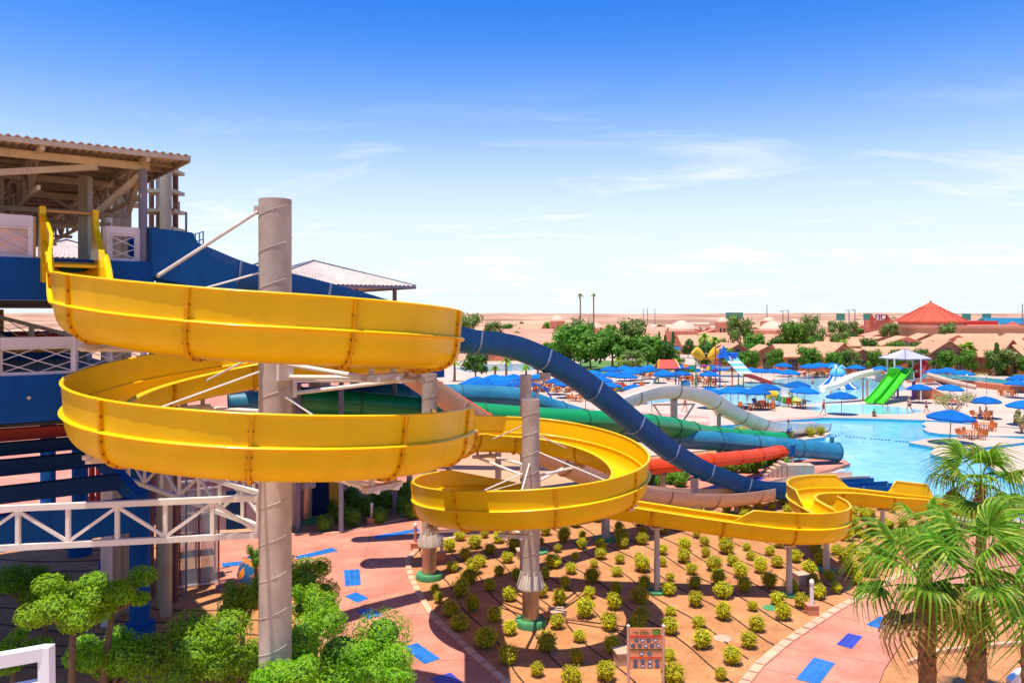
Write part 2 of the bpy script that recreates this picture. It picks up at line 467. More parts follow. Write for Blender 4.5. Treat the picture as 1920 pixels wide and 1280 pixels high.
PATH = [(300, 1030), (415, 1008), (545, 1002), (640, 999), (700, 984), (790, 967), (900, 958), (1050, 930), (1150, 906), (1250, 891), (1400, 874),
        (1500, 861), (1560, 858), (1586, 862), (1594, 868), (1520, 890), (1462, 906), (1330, 936), (1180, 953), (985, 991), (860, 1006), (790, 1020),
        (762, 1050), (770, 1085), (788, 1121), (810, 1157), (848, 1192), (898, 1238), (960, 1292), (983, 1420), (700, 1420), (643, 1300),
        (602, 1170), (560, 1119), (405, 1106), (395, 1030)]
slab("path", PATH, 0.075, M_path)
RPATH = [(1352, 1420), (1392, 1290), (1424, 1250), (1474, 1207), (1564, 1148), (1654, 1098), (1726, 1059), (1810, 1002), (1900, 992), (2200, 1000), (2200, 1090),
         (1850, 1100), (1760, 1145), (1700, 1190), (1660, 1250), (1640, 1300), (1610, 1420)]
slab("path", RPATH, 0.066, M_path)
slab("planting_bed", [(1640, 1302), (1662, 1252), (1702, 1192), (1762, 1147), (1850, 1102), (2200, 1092), (2200, 1500), (1600, 1500), (1612, 1420)], 0.045, M_soil)
slab("path", [(-600, 760), (300, 740), (830, 700), (830, 895), (700, 912), (505, 962), (300, 1000), (-400, 1000)], 0.018, M_path, z0=-0.3)

# pool surround and islands
slab("pool_deck", [(700, 850), (830, 846), (1100, 818), (1230, 803), (1330, 798), (1390, 795), (1470, 788), (1545, 782), (1640, 784), (1740, 787), (1800, 791), (1860, 798),
                   (1930, 803), (2400, 803), (2400, 655), (1930, 655), (1500, 652), (1250, 655), (1000, 672), (700, 680)], 0.13, M_deck)
slab("pool_deck", [(1120, 842), (1240, 822), (1330, 812), (1400, 806), (1500, 801), (1548, 803), (1557, 811), (1545, 819), (1470, 828), (1330, 843), (1200, 856), (1120, 868)], 0.142, M_deck)
slab("pool_island", [(1728, 794), (1737, 790), (1800, 794), (1860, 799), (1920, 804), (2300, 806), (2300, 822), (1920, 817), (1860, 817), (1802, 815), (1760, 812), (1741, 809), (1731, 804), (1738, 799)], 0.15, M_deck)
slab("pool_island", [(1704, 829), (1737, 822), (1800, 819), (1868, 819), (1920, 822), (2100, 826), (2100, 832), (1920, 829), (1846, 838), (1800, 843), (1794, 848), (1787, 854), (1772, 856),
                     (1757, 854), (1744, 850), (1748, 844), (1753, 840), (1745, 836)], 0.15, M_deck)
slab("pool_deck", [(1838, 848), (1855, 842), (1920, 834), (2200, 838), (2200, 930), (1960, 925), (1900, 900), (1850, 872)], 0.14, M_deck)
slab("pool_kerb", [(1790, 962), (1815, 968), (1900, 973), (2200, 980), (2200, 986), (1900, 981), (1812, 976), (1786, 970)], 0.15, M_deck)

def sheet(name, pts, z, m):
    b = MB(); pp = poly(pts, z); ar = sum(pp[i][0] * pp[(i + 1) % len(pp)][1] - pp[(i + 1) % len(pp)][0] * pp[i][1] for i in range(len(pp)))
    if ar < 0: pp = pp[::-1]
    b.add([(*p, z) for p in pp], [tuple(range(len(pp)))]); return struct(name, b, m)
sheet("rose_paving", [(1040, 762), (1180, 770), (1330, 781), (1330, 784), (1180, 779), (1040, 774)], 0.134, M_band)
sheet("rose_paving", [(880, 790), (1000, 786), (1180, 800), (1330, 790), (1330, 796), (1100, 814), (880, 822)], 0.134, M_band)
sheet("rose_paving", [(1420, 788), (1545, 779), (1545, 781.5), (1420, 791)], 0.134, M_band)
sheet("rose_paving", [(1460, 868), (1560, 862), (1584, 865), (1500, 884), (1430, 892)], 0.079, M_band)
def kpool(pts):
    sheet("pool_water", pts, 0.138, M_kwater)
kpool([(1300, 738), (1330, 727), (1420, 716), (1480, 708), (1540, 702), (1620, 707), (1690, 718), (1700, 730), (1640, 745), (1560, 752), (1500, 759), (1420, 761), (1340, 756), (1305, 748)])
kpool([(1500, 764), (1560, 757), (1620, 757), (1690, 763), (1738, 770), (1700, 776), (1620, 776), (1540, 773)])
kpool([(1170, 748), (1200, 736), (1270, 730), (1290, 738), (1260, 752), (1200, 758)])
kpool([(850, 690), (900, 683), (1010, 681), (1050, 687), (990, 694), (880, 698)])
# lazy river with its raised terracotta bank
M_river = water_mat("river_water", srgb(98, 196, 206), srgb(44, 160, 178), wave=1.2, strength=0.3)
b = MB(); b.prism(poly([(1700, 700), (1760, 701), (1850, 708), (1930, 715), (2300, 735), (2300, 746), (1930, 724), (1850, 716), (1760, 707), (1700, 706)], 0.9), 0.0, 0.9)
struct("river_water", b, M_river)
b = MB(); b.prism(poly([(1700, 706.6), (1760, 707.6), (1850, 716.6), (1930, 724.6), (2300, 746.6), (2300, 749), (1930, 727), (1850, 718.6), (1760, 709), (1700, 708)], 0.95), 0.0, 0.95)
obj("river_wall", b, pm("terracotta_wall", srgb(206, 116, 78), 0.85, var=0.12, scale=1.0), None)
tag(bpy.data.objects["river_wall"], "low terracotta retaining wall along the turquoise lazy river", "wall")
slab("lawn", [(1380, 684), (1500, 676), (1700, 682), (1860, 692), (1930, 699), (2300, 712), (2300, 722), (1930, 708), (1850, 702), (1760, 697), (1540, 692), (1420, 692)], 0.17, M_grass)
slab("lawn", [(1050, 690), (1100, 676), (1240, 676), (1280, 690), (1240, 698), (1150, 700), (1080, 698)], 0.17, M_grass)

# kerb stones, single stones along the winding edges
def kerb(pts, z, step=0.62, wd=0.26, ht=0.10, parent_name="path"):
    wp = [Vector((*G2(x, y, z), 0)) for x, y in pts]
    dense = []
    for i in range(len(wp) - 1):
        n = max(1, int((wp[i + 1] - wp[i]).length / 0.1))
        dense += [wp[i].lerp(wp[i + 1], k / n) for k in range(n)]
    dense.append(wp[-1])
    par = [o for o in bpy.data.objects if o.name.startswith(parent_name)][0]
    me = None; acc = 0; last = dense[0]
    for i in range(1, len(dense)):
        acc += (dense[i] - dense[i - 1]).length
        if acc >= step:
            acc = 0; a, q = last, dense[i]; last = dense[i]
            if me is None:
                mb = MB(); hx = step / 2 - 0.012
                mb.add([(-hx, -wd / 2, 0), (hx, -wd / 2, 0), (hx, wd / 2, 0), (-hx, wd / 2, 0),
                        (-hx, -wd / 2, ht - 0.02), (hx, -wd / 2, ht - 0.02), (hx, wd / 2, ht - 0.02), (-hx, wd / 2, ht - 0.02),
                        (-hx + 0.02, -wd / 2 + 0.02, ht), (hx - 0.02, -wd / 2 + 0.02, ht), (hx - 0.02, wd / 2 - 0.02, ht), (-hx + 0.02, wd / 2 - 0.02, ht)],
                       [(0, 1, 5, 4), (1, 2, 6, 5), (2, 3, 7, 6), (3, 0, 4, 7), (4, 5, 9, 8), (5, 6, 10, 9), (6, 7, 11, 10), (7, 4, 8, 11), (8, 9, 10, 11)])
                me = mb.mesh("kerb_stone", M_kerb)
            o = bpy.data.objects.new("kerb_stone", me); COL.objects.link(o); o.parent = par
            mid = (a + q) / 2; o.location = (mid.x, mid.y, 0.035 + random.uniform(-0.006, 0.006))
            o.rotation_euler = (0, 0, atan2((q - a).y, (q - a).x) + random.uniform(-0.02, 0.02))
kerb([(860, 1007), (790, 1021), (763, 1052), (771, 1085), (789, 1120), (811, 1156), (849, 1191), (899, 1237), (961, 1291), (975, 1340)], 0.05)
kerb([(1380, 1330), (1390, 1290), (1422, 1249), (1472, 1206), (1562, 1147), (1652, 1097), (1724, 1058), (1808, 1001)], 0.05, wd=0.34)
kerb([(545, 1003), (640, 999.5), (700, 984.5), (790, 967.5), (900, 958)], 0.05, step=0.8)
kerb([(640, 1296), (602, 1171), (560, 1120), (405, 1107)], 0.05)

pth = [o for o in bpy.data.objects if o.name.startswith("path")]
M_joint = pm("paving_joint", srgb(150, 92, 76), 0.9, var=0.2)
for k, (p0, p1) in enumerate((((560, 1010), (760, 1062)), ((600, 1166), (806, 1150)), ((560, 1122), (775, 1092)), ((626, 1240), (896, 1236)), ((640, 1292), (950, 1284)), ((700, 990), (640, 1200)), ((788, 1121), (700, 1320)), ((480, 1012), (560, 1118)))):
    a, c = G(*p0, 0.077), G(*p1, 0.077); b = MB(); b.bar(a, c, 0.022, 0.004); obj("joint", b, M_joint, pth[0])
for p0, p1 in (((1470, 1212), (1665, 1245)), ((1560, 1152), (1705, 1188)), ((1425, 1252), (1645, 1292)), ((1652, 1101), (1765, 1142))):
    a, c = G(*p0, 0.068), G(*p1, 0.068); b = MB(); b.bar(a, c, 0.022, 0.004); obj("joint", b, M_joint, pth[1])

# blue tile panels let into the paths
def tile_panel(corners, nx, ny, m, label, z=0.082):
    c = [Vector((*G2(x, y, z), z)) for x, y in corners]
    ctr = (c[0] + c[1] + c[2] + c[3]) / 4
    t = thing("tile_panel", label, "floor tiles", ctr)
    gb = MB(); gb.add([p + Vector((0, 0, -0.003)) for p in c], [(0, 1, 2, 3)]); 
    if (c[1] - c[0]).cross(c[2] - c[1]).z < 0: gb.f = [tuple(reversed(f)) for f in gb.f]
    obj("grout", gb, M_grout, t)
    for i in range(nx):
        for j in range(ny):
            def q(u, v): return c[0].lerp(c[1], u).lerp(c[3].lerp(c[2], u), v)
            e = 0.03
            vs = [q((i + e) / nx, (j + e) / ny), q((i + 1 - e) / nx, (j + e) / ny), q((i + 1 - e) / nx, (j + 1 - e) / ny), q((i + e) / nx, (j + 1 - e) / ny)]
            mb = MB(); mb.add([v + Vector((0, 0, -0.01)) for v in vs] + [v + Vector((0, 0, 0.005)) for v in vs],
                              [(4, 5, 6, 7), (0, 1, 5, 4), (1, 2, 6, 5), (2, 3, 7, 6), (3, 0, 4, 7)])
            obj("tile", mb, m, t)
tile_panel([(700, 1004), (706, 1011), (788, 995), (784, 990)], 1, 5, M_blue_tile, "long narrow blue tile strip by the bollard and shrub bed")
tile_panel([(552, 1043), (562, 1048), (634, 1032), (622, 1026)], 1, 5, M_blue_tile, "narrow blue tile strip behind the ivy-clad pillar hedge")
tile_panel([(415, 1055), (418, 1062), (478, 1057), (478, 1049)], 1, 4, M_blue_tile, "blue tile strip beside the painted round planter")
tile_panel([(645, 1068), (647, 1098), (677, 1096), (674, 1066)], 3, 3, M_blue_tile, "square blue tile panel half in slide shadow")
tile_panel([(646, 1117), (670, 1129), (692, 1121), (668, 1109)], 3, 2, M_blue_tile, "small blue tile panel between the two shadow bands")
tile_panel([(668, 1143), (690, 1160), (718, 1152), (696, 1139)], 3, 2, M_blue_tile, "blue tile panel beside the big round green tree")
tile_panel([(754, 1213), (796, 1244), (826, 1234), (782, 1204)], 4, 3, M_blue_tile, "sunlit blue tile panel by the curving kerb")
tile_panel([(806, 1270), (850, 1312), (890, 1296), (845, 1260)], 4, 3, M_indigo_tile, "dark blue tile panel at the lower path edge")
tile_panel([(1492, 1272), (1536, 1282), (1566, 1242), (1526, 1231)], 3, 4, M_blue_tile, "largest light blue tile panel on the palm path")
tile_panel([(1568, 1207), (1597, 1215), (1617, 1192), (1590, 1186)], 3, 3, M_indigo_tile, "indigo tile panel beyond the largest blue one")
tile_panel([(1624, 1170), (1656, 1179), (1680, 1164), (1650, 1154)], 3, 3, M_blue_tile, "blue tile panel under the palm fronds")
tile_panel([(1408, 898), (1423, 901), (1436, 895), (1420, 892)], 2, 2, M_indigo_tile, "small dark blue tile panel before the concrete steps")
tile_panel([(1326, 913), (1338, 917), (1352, 911), (1340, 908)], 2, 2, M_indigo_tile, "small indigo tile panel beside the cream flume")
# ================================================================== slides
M_yel = pm("yellow_fibreglass", srgb(236, 186, 0), 0.32, var=0.05, scale=0.9, coat=0.12, spec=0.2, col2=srgb(242, 196, 0), streak=0.06)
M_yel_d = pm("yellow_flange", srgb(222, 158, 0), 0.45, var=0.1, scale=3, spec=0.2)
M_bolt = pm("rusty_bolt", srgb(120, 70, 30), 0.7, var=0.2, scale=20)
M_blue = pm("blue_fibreglass", srgb(0, 88, 152), 0.4, var=0.12, scale=0.7, spec=0.2, col2=srgb(0, 98, 162), streak=0.14, contrast=(0.45, 0.8))
M_blue_j = pm("blue_joint", srgb(120, 140, 165), 0.5, var=0.1)
M_teal = pm("teal_fibreglass", srgb(20, 112, 150), 0.35, var=0.25, scale=0.5, col2=srgb(60, 140, 158), coat=0.1, streak=0.2)
M_teal_j = pm("teal_joint", srgb(40, 88, 112), 0.6, var=0.1)
M_green = pm("green_fibreglass", srgb(20, 140, 72), 0.35, var=0.12, scale=0.6, coat=0.1)
M_green_j = pm("green_joint", srgb(24, 100, 58), 0.6)
M_orange = pm("orange_fibreglass", srgb(228, 70, 0), 0.4, spec=0.2, var=0.1, scale=0.6, coat=0.1)
M_orange_j = pm("orange_joint", srgb(196, 70, 30), 0.6)
M_cream = pm("cream_fibreglass", srgb(232, 192, 158), 0.4, var=0.07, scale=0.5, streak=0.12)
M_cream_j = pm("cream_joint", srgb(176, 140, 112), 0.6)
M_whiteslide = pm("white_fibreglass", srgb(248, 230, 210), 0.45, spec=0.2, var=0.08, scale=0.6, coat=0.1)
M_white_j = pm("grey_joint", srgb(150, 132, 116), 0.6)
M_steel = pm("galvanised_steel", srgb(194, 172, 152), 0.55, metal=0.0, var=0.12, scale=1.2, bump=0.08, bscale=14, col2=srgb(210, 192, 172), spec=0.3, streak=0.18)
M_steel_light = pm("painted_steel", srgb(226, 216, 200), 0.5, var=0.08, scale=1.5)
M_sleeve = pm("bare_steel_sleeve", srgb(196, 160, 132), 0.3, metal=0.6, var=0.12, scale=2.0)
M_foot = pm("green_footing", srgb(70, 140, 88), 0.8, var=0.3, scale=3, bump=0.3)
M_concrete = pm("concrete", srgb(190, 160, 132), 0.9, var=0.15, scale=3, bump=0.3)

def catmull(pts, step=0.3):
    """points with any number of numbers each -> evenly spaced curve through them"""
    n = len(pts); out = []
    for i in range(n - 1):
        p0, p1, p2, p3 = pts[max(i - 1, 0)], pts[i], pts[i + 1], pts[min(i + 2, n - 1)]
        L = sqrt(sum((p2[k] - p1[k]) ** 2 for k in range(3))); m = max(2, int(L / step))
        for j in range(m):
            t = j / m; q = []
            for k in range(len(p1)):
                if k < 3:
                    q.append(0.5 * (2 * p1[k] + (-p0[k] + p2[k]) * t + (2 * p0[k] - 5 * p1[k] + 4 * p2[k] - p3[k]) * t * t + (-p0[k] + 3 * p1[k] - 3 * p2[k] + p3[k]) * t ** 3))
                else:
                    q.append(p1[k] + (p2[k] - p1[k]) * t)
            out.append(q)
    out.append(list(pts[-1])); return out
def frames_of(cv):
    fr = []
    for i in range(len(cv)):
        a, b = Vector(cv[max(i - 1, 0)][:3]), Vector(cv[min(i + 1, len(cv) - 1)][:3])
        t = (b - a).normalized(); S = t.cross(Vector((0, 0, 1))).normalized(); U = S.cross(t).normalized()
        fr.append((Vector(cv[i][:3]), S, U))
    return fr
def arc_len(cv):
    L = [0.0]
    for i in range(1, len(cv)): L.append(L[-1] + (Vector(cv[i][:3]) - Vector(cv[i - 1][:3])).length)
    return L
def shell(line, th):
    """an open (u, v) polyline -> a thin closed loop: the line, then the line offset by th, back"""
    n = len(line); off = []
    for i in range(n):
        a, b = line[max(i - 1, 0)], line[min(i + 1, n - 1)]
        dx, dy = b[0] - a[0], b[1] - a[1]; L = sqrt(dx * dx + dy * dy) or 1.0
        off.append((line[i][0] + dy / L * th, line[i][1] - dx / L * th))
    return list(line) + off[::-1]
W_, D_ = 0.60, 0.72
def tub_line(hl, hr, w=W_, d=D_, n=18):
    """open line of the flume: top of left wall, left lip, round bottom, right lip, top of right wall"""
    pts = [(-w - 0.05, d + max(hl, 0.004)), (-w - 0.02, d + max(hl, 0.004) * 0.5)]
    for k in range(n + 1):
        a = pi + pi * k / n
        cu, sv = cos(a), -sin(a)
        u = w * (abs(cu) ** 0.72) * (1 if cu > 0 else -1)
        v = d * (1 - sv ** 0.8) if sv > 1e-6 else d
        pts.append((u, v))
    pts += [(w + 0.02, d + max(hr, 0.004) * 0.5), (w + 0.05, d + max(hr, 0.004))]
    return pts

def flume(name, label, cat, path, mats, seg=3.0, kind="tub", w=W_, d=D_, step=0.28, bolts=True, th=0.03, rib=0.07, fins=0.0, group=None):
    """a slide as one thing: segments, joints between them, rim beads"""
    mat, mat_j = mats
    cv = catmull([list(p) + [0] * (5 - len(p)) for p in path], step); fr = frames_of(cv); L = arc_len(cv)
    foot = Vector(cv[0][:3]); t = thing(name, label, cat, (foot.x, foot.y, 0), 0, group)
    if kind == "tub": lines = [tub_line(c[3], c[4], w, d) for c in cv]
    elif kind == "half":
        nn = 16; lines = [[(w * cos(pi + pi * k / nn), w * (1 + sin(pi + pi * k / nn))) for k in range(nn + 1)]] * len(cv)
        lines = [[(-w, w + d)] + ln + [(w, w + d)] for ln in lines]
    outs = None
    if kind == "tube":
        nn = 24; circ = [(w * cos(2 * pi * k / nn), w + w * sin(2 * pi * k / nn)) for k in range(nn)]
    nseg = max(1, round(L[-1] / seg)); cuts = [0]
    for s in range(1, nseg): cuts.append(min(range(len(L)), key=lambda i: abs(L[i] - L[-1] * s / nseg)))
    cuts.append(len(cv) - 1)
    for s in range(nseg):
        a, b = cuts[s], cuts[s + 1]
        mb = MB()
        if kind == "tube":
            mb.sweep(fr[a:b + 1], circ, cap=False)
            mb.sweep(fr[a:b + 1], [(u * 0.96, w + (v - w) * 0.96) for u, v in reversed(circ)], cap=False)
        else:
            mb.sweep(fr[a:b + 1], [shell(lines[i], th) for i in range(a, b + 1)])
        sg = obj("flume_segment", mb, mat, t, smooth=50)
        if kind == "tube" and fins > 0:
            for sd in (-1, 1):
                fb = MB(); u0 = sd * w * 0.99; u1 = sd * (w + fins)
                fb.sweep(fr[a:b + 1], [(min(u0, u1), w - 0.02), (max(u0, u1), w - 0.02), (max(u0, u1), w + 0.02), (min(u0, u1), w + 0.02)])
                obj("seam_flange", fb, mat, sg)
        if kind == "tub":
            for sd in (0, 1):                     # rounded bead along each lip, and on top of a wall where there is one
                bb = MB(); sg_ = -1 if sd == 0 else 1; cu = sg_ * (w + 0.05); nn = 8
                ring = [(cu + 0.085 * cos(2 * pi * k / nn), d - 0.0 + 0.04 * sin(2 * pi * k / nn)) for k in range(nn)]
                bb.sweep(fr[a:b + 1], ring)
                obj("rim_bead", bb, mat, sg, smooth=60)
                run = [i for i in range(a, b + 1) if cv[i][3 + sd] > 0.05]
                if len(run) > 1:
                    bb = MB(); o_ = []
                    for i in run:
                        cx, cy = sg_ * (w + 0.065), d + cv[i][3 + sd]
                        o_.append([(cx + 0.045 * cos(2 * pi * k / nn), cy + 0.028 * sin(2 * pi * k / nn)) for k in range(nn)])
                    bb.sweep([fr[i] for i in run], o_); obj("wall_top_bead", bb, mat, sg, smooth=60)
    for s in range(0, nseg + 1):
        i = cuts[s]; p, S, U = fr[i]; T = U.cross(S).normalized()
        th_ = 0.035; mb = MB()
        f2 = [(p - T * th_, S, U), (p + T * th_, S, U)]
        if kind == "tube":
            big = [(u * (1 + rib / w), w + (v - w) * (1 + rib / w)) for u, v in circ]
            mb.sweep(f2, big, cap=False); 
            for f_, rev in ((f2[0], True), (f2[1], False)):
                o0 = len(mb.v); nn = len(circ)
                for u, v in big: mb.v.append(tuple(f_[0] + S * u + U * v))
                for u, v in circ: mb.v.append(tuple(f_[0] + S * u + U * v))
                for k in range(nn): mb.f.append((o0 + k, o0 + (k + 1) % nn, o0 + nn + (k + 1) % nn, o0 + nn + k)); mb.m.append(0)
        else:
            base = lines[i]
            lo = [q for q in shell(base, th)[len(base):]][::-1]
            hi = [q for q in shell(base, th + rib)[len(base):]][::-1]
            mb.sweep(f2, lo + hi[::-1])
            if bolts:
                mid = [q for q in shell(base, th + rib * 0.55)[len(base):]][::-1]
                for k in range(1, len(mid), 2):
                    u, v = mid[k]; c = p + S * u + U * v
                    for sd in (-1, 1):
                        cc = c + T * sd * (th_ + 0.008); e = 0.017
                        mb.add([cc + S * a_ * e + U * b_ * e + T * g_ * 0.012 for g_ in (-1, 1) for a_, b_ in ((-1, -1), (1, -1), (1, 1), (-1, 1))],
                               [(0, 1, 2, 3), (7, 6, 5, 4), (0, 4, 5, 1), (1, 5, 6, 2), (2, 6, 7, 3), (3, 7, 4, 0)], 1)
        obj("joint_flange", mb, [mat_j, M_bolt], t)
    return t, cv, fr

# ---- yellow slide: two turns round the near pillar, one and a half round the second, then the chute to the pool
A_ = Vector((-5.92, 20.0, 0)); RA = 4.0
B_ = Vector((0.70, 30.0, 0)); RB = 3.72
HW = 0.66
def za(ph):
    ks = [(180, 11.45), (270, 10.80), (360, 10.35), (450, 9.75), (505, 9.22), (540, 8.95), (630, 8.45), (716, 7.95)]
    for i in range(len(ks) - 1):
        if ks[i][0] <= ph <= ks[i + 1][0]:
            return ks[i][1] + (ks[i + 1][1] - ks[i][1]) * (ph - ks[i][0]) / (ks[i + 1][0] - ks[i][0])
YP = [(-11.95, 21.65, 12.96, 0.1, HW), (-11.62, 21.2, 12.75, 0.05, HW), (-11.1, 20.5, 12.15, 0, HW)]
for ph in range(195, 716, 20):
    r = RA + (0.35 if ph == 195 else 0.1 if ph == 215 else 0)
    YP.append((A_.x + r * cos(radians(ph)), A_.y + r * sin(radians(ph)), za(ph), 0, HW))
YP += [(-1.74, 21.0, 7.85, 0, HW), (-1.70, 22.3, 7.7, 0.0, 0.0), (-1.72, 23.6, 7.5, HW, 0), (-1.85, 27.0, 6.9, HW, 0), (-2.0, 30.2, 6.4, HW, 0)]
zb = {130: 6.08, 105: 5.92, 80: 5.8, 55: 5.6, 30: 5.38, 5: 5.15, -20: 5.02, -45: 4.9, -70: 4.78, -95: 4.66, -120: 4.5, -145: 4.33, -170: 4.16, -195: 4.02, -220: 3.88, -245: 3.72}
for ph, z in zb.items():
    r = RB * (0.96 if ph == 130 else 1)
    YP.append((B_.x + r * cos(radians(ph)), B_.y + r * sin(radians(ph)), z, HW if ph > -235 else 0.3, 0))
YP += [(0.9, 33.72, 3.56, 0, 0), (4.0, 33.6, 3.15, 0, 0), (7.6, 33.35, 2.66, 0, 0), (8.9, 33.25, 2.50, 0, 0), (9.7, 33.2, 2.4, 0, HW * 0.9), (11.2, 33.15, 2.24, 0, HW), (12.6, 33.4, 2.14, 0, HW), (13.7, 34.2, 2.07, 0, HW),
       (14.2, 35.5, 2.0, 0, HW), (14.25, 36.6, 1.96, 0, HW), (14.25, 37.2, 1.94, 0.0, 0.0), (14.25, 38.2, 1.9, HW, 0), (14.35, 39.6, 1.86, HW, 0), (14.9, 40.9, 1.82, HW, 0), (16.0, 41.7, 1.78, HW, 0), (17.3, 42.0, 1.72, HW, 0),
       (18.0, 42.05, 1.68, 0, 0), (20.0, 42.1, 1.45, 0, 0), (20.6, 42.2, 1.38, HW, 0), (22.6, 42.9, 1.05, HW, 0), (23.2, 43.1, 0.95, 0, 0), (25.2, 44.0, 0.55, 0, 0)]
yellow, ycv, yfr = flume("spiral_water_slide", "huge yellow open spiral slide winding round two steel pillars down to pool", "water slide", YP, (M_yel, M_yel_d), seg=2.95)
# entry gate: two tall upright cheeks and a hand bar at the tower
gt = MB()
e1 = Vector((0.8, 0.6, 0)); e2 = Vector((-0.6, 0.8, 0)); nf = -e2
def cheek(base, h0, tall=False):
    b = MB(); prof = [(-0.25, -0.5), (0.3, -0.55), (0.62, -0.6), (0.55, -0.1), (0.34, 0.35), (0.2, 0.8), (0.15, 1.15), (0.14, 1.42), (-0.16, 1.42), (-0.2, 0.9)] if tall else [(-0.25, -0.25), (0.16, -0.2), (0.9, -0.75), (1.3, -1.05), (1.38, -0.9), (1.2, -0.2), (0.95, 0.25), (0.62, 0.55), (0.30, 0.85), (0.16, 1.15), (0.14, 1.42), (-0.16, 1.42), (-0.2, 0.9)]
    n = len(prof); vs = []
    for s_ in (-0.07, 0.07):
        for x, z in prof: vs.append(base + nf * x + e1 * s_ + Vector((0, 0, h0 + z)))
    fs = [tuple(reversed(range(n))), tuple(range(n, 2 * n))] + [(i, (i + 1) % n, n + (i + 1) % n, n + i) for i in range(n)]
    b.add(vs, fs); return b
gl = Vector((-12.38, 21.08, 0)); gr = gl + e1 * 1.25
obj("entry_cheek", cheek(gl, 13.1, True), M_yel, yellow); obj("entry_cheek", cheek(gr, 13.1), M_yel, yellow)
b = MB(); b.tube([gl + Vector((0, 0, 14.42)), gr + Vector((0, 0, 14.42))], 0.028, 8); obj("hand_bar", b, pm("orange_bar", srgb(226, 150, 80), 0.4), yellow)
b = MB(); c_ = (gl + gr) / 2
b.add([gl + nf * 0.0 + Vector((0, 0, 13.12)), gr + Vector((0, 0, 13.12)), gr + nf * 0.8 + Vector((0, 0, 12.98)), gl + nf * 0.8 + Vector((0, 0, 12.98)),
       gl + Vector((0, 0, 13.05)), gr + Vector((0, 0, 13.05)), gr + nf * 0.8 + Vector((0, 0, 12.9)), gl + nf * 0.8 + Vector((0, 0, 12.9))],
      [(3, 2, 1, 0), (4, 5, 6, 7), (0, 1, 5, 4), (1, 2, 6, 5), (2, 3, 7, 6), (3, 0, 4, 7)]); obj("entry_pan", b, M_yel, yellow)

# ---- the other slides
def pts(lst, dz=0.0):
    return [tuple(P(x, y, Y) + Vector((0, 0, dz))) for x, y, Y in lst]
BP = pts([(262, 468, 23.4), (305, 472, 24.0), (355, 490, 24.9), (440, 520, 27), (560, 545, 29), (700, 582, 31), (852, 634, 33), (955, 650, 35), (1045, 690, 37), (1112, 736, 38.7), (1190, 799, 40.8), (1250, 845, 42.6),
          (1310, 880, 44.6), (1380, 905, 46.6), (1440, 919, 47.8), (1500, 921, 48.8), (1600, 915, 50.4), (1650, 912, 51.2)], -0.47)
blue, bcv, bfr = flume("blue_water_slide", "long dark blue half-pipe slide diving from tower to pool", "water slide", BP, (M_blue, M_blue_j), seg=3.6, kind="half", w=0.52, d=0.42, bolts=False, rib=0.05, step=0.4)
# its high entry box
b = MB()
bx0 = Vector((-10.55, 23.0, 0)); dirb = Vector((0.78, 0.63, 0)); nb = Vector((0.63, -0.78, 0))
prof = [(0, 12.75), (0, 14.12), (1.12, 14.05), (1.17, 13.95), (1.24, 13.82), (1.36, 13.66), (1.55, 13.48), (1.8, 13.32), (2.1, 13.2), (2.4, 13.14), (2.4, 12.2), (1.6, 12.4)]
for off, nm in ((0.62, "entry_wall"), (-0.5, "entry_wall")):
    b = MB(); n = len(prof); vs = []
    for s_ in (0.0, 0.05):
        for x, z in prof: vs.append(bx0 + dirb * x + nb * (off + s_) + Vector((0, 0, z)))
    b.add(vs, [tuple(range(n)), tuple(reversed(range(n, 2 * n)))] + [(i, n + i, n + (i + 1) % n, (i + 1) % n) for i in range(n)])
    obj(nm, b, M_blue, blue)
b = MB(); b.bar(bx0 + nb * -0.48 + Vector((0, 0, 13.4)), bx0 + nb * 0.64 + Vector((0, 0, 13.4)), 0.08, 1.4); obj("entry_panel", b, M_blue, blue)

TP = pts([(430, 760, 46), (600, 748, 48), (720, 742, 49), (820, 743, 50), (900, 745, 51), (970, 750, 52), (1060, 778, 54), (1150, 802, 56.5), (1250, 822, 58), (1360, 830, 60), (1480, 841, 61.5), (1568, 849, 62.5)], -0.62)
teal, tcv, tfr = flume("teal_tube_slide", "teal closed tube slide with dark joint rings ending in pool", "water slide", TP, (M_teal, M_teal_j), seg=3.4, kind="tube", w=0.70, fins=0.07, rib=0.06, step=0.6)
GP = pts([(560, 752, 44), (700, 762, 45.5), (880, 778, 47), (1000, 787, 48.3), (1110, 792, 50), (1190, 796, 53), (1260, 803, 57), (1330, 817, 62), (1400, 823, 66), (1465, 827, 69)], -0.62)
green, gcv, gfr = flume("green_tube_slide", "bright green closed tube slide crossing behind the yellow loop", "water slide", GP, (M_green, M_green_j), seg=3.4, kind="tube", w=0.70, fins=0.07, rib=0.06, step=0.6)
OP = pts([(600, 610, 39.5), (740, 684, 40.5), (866, 764, 41.8), (1030, 864, 43.6), (1110, 882, 45.4), (1210, 876, 48.5), (1320, 864, 52.5), (1430, 852, 58), (1505, 836, 65)], -0.46)
orange, ocv, ofr = flume("orange_tube_slide", "orange-red covered tube slide low behind the pillars", "water slide", OP, (M_orange, M_orange_j), seg=3.2, kind="tube", w=0.46, fins=0.1, rib=0.05, step=0.6)
CP = pts([(610, 600, 35.5), (740, 686, 36.2), (818, 738, 37), (885, 782, 37.8), (1005, 848, 39.2), (1110, 896, 40.8), (1200, 924, 42.8), (1330, 934, 45), (1420, 926, 47.5), (1500, 908, 50.0), (1580, 900, 52), (1612, 899, 52.6)], -0.5)
cream, ccv, cfr = flume("cream_water_slide", "broad cream open slide sweeping low across to the pool", "water slide", CP, (M_cream, M_cream_j), seg=3.6, kind="half", w=0.72, d=0.16, bolts=False, rib=0.05, step=0.5)
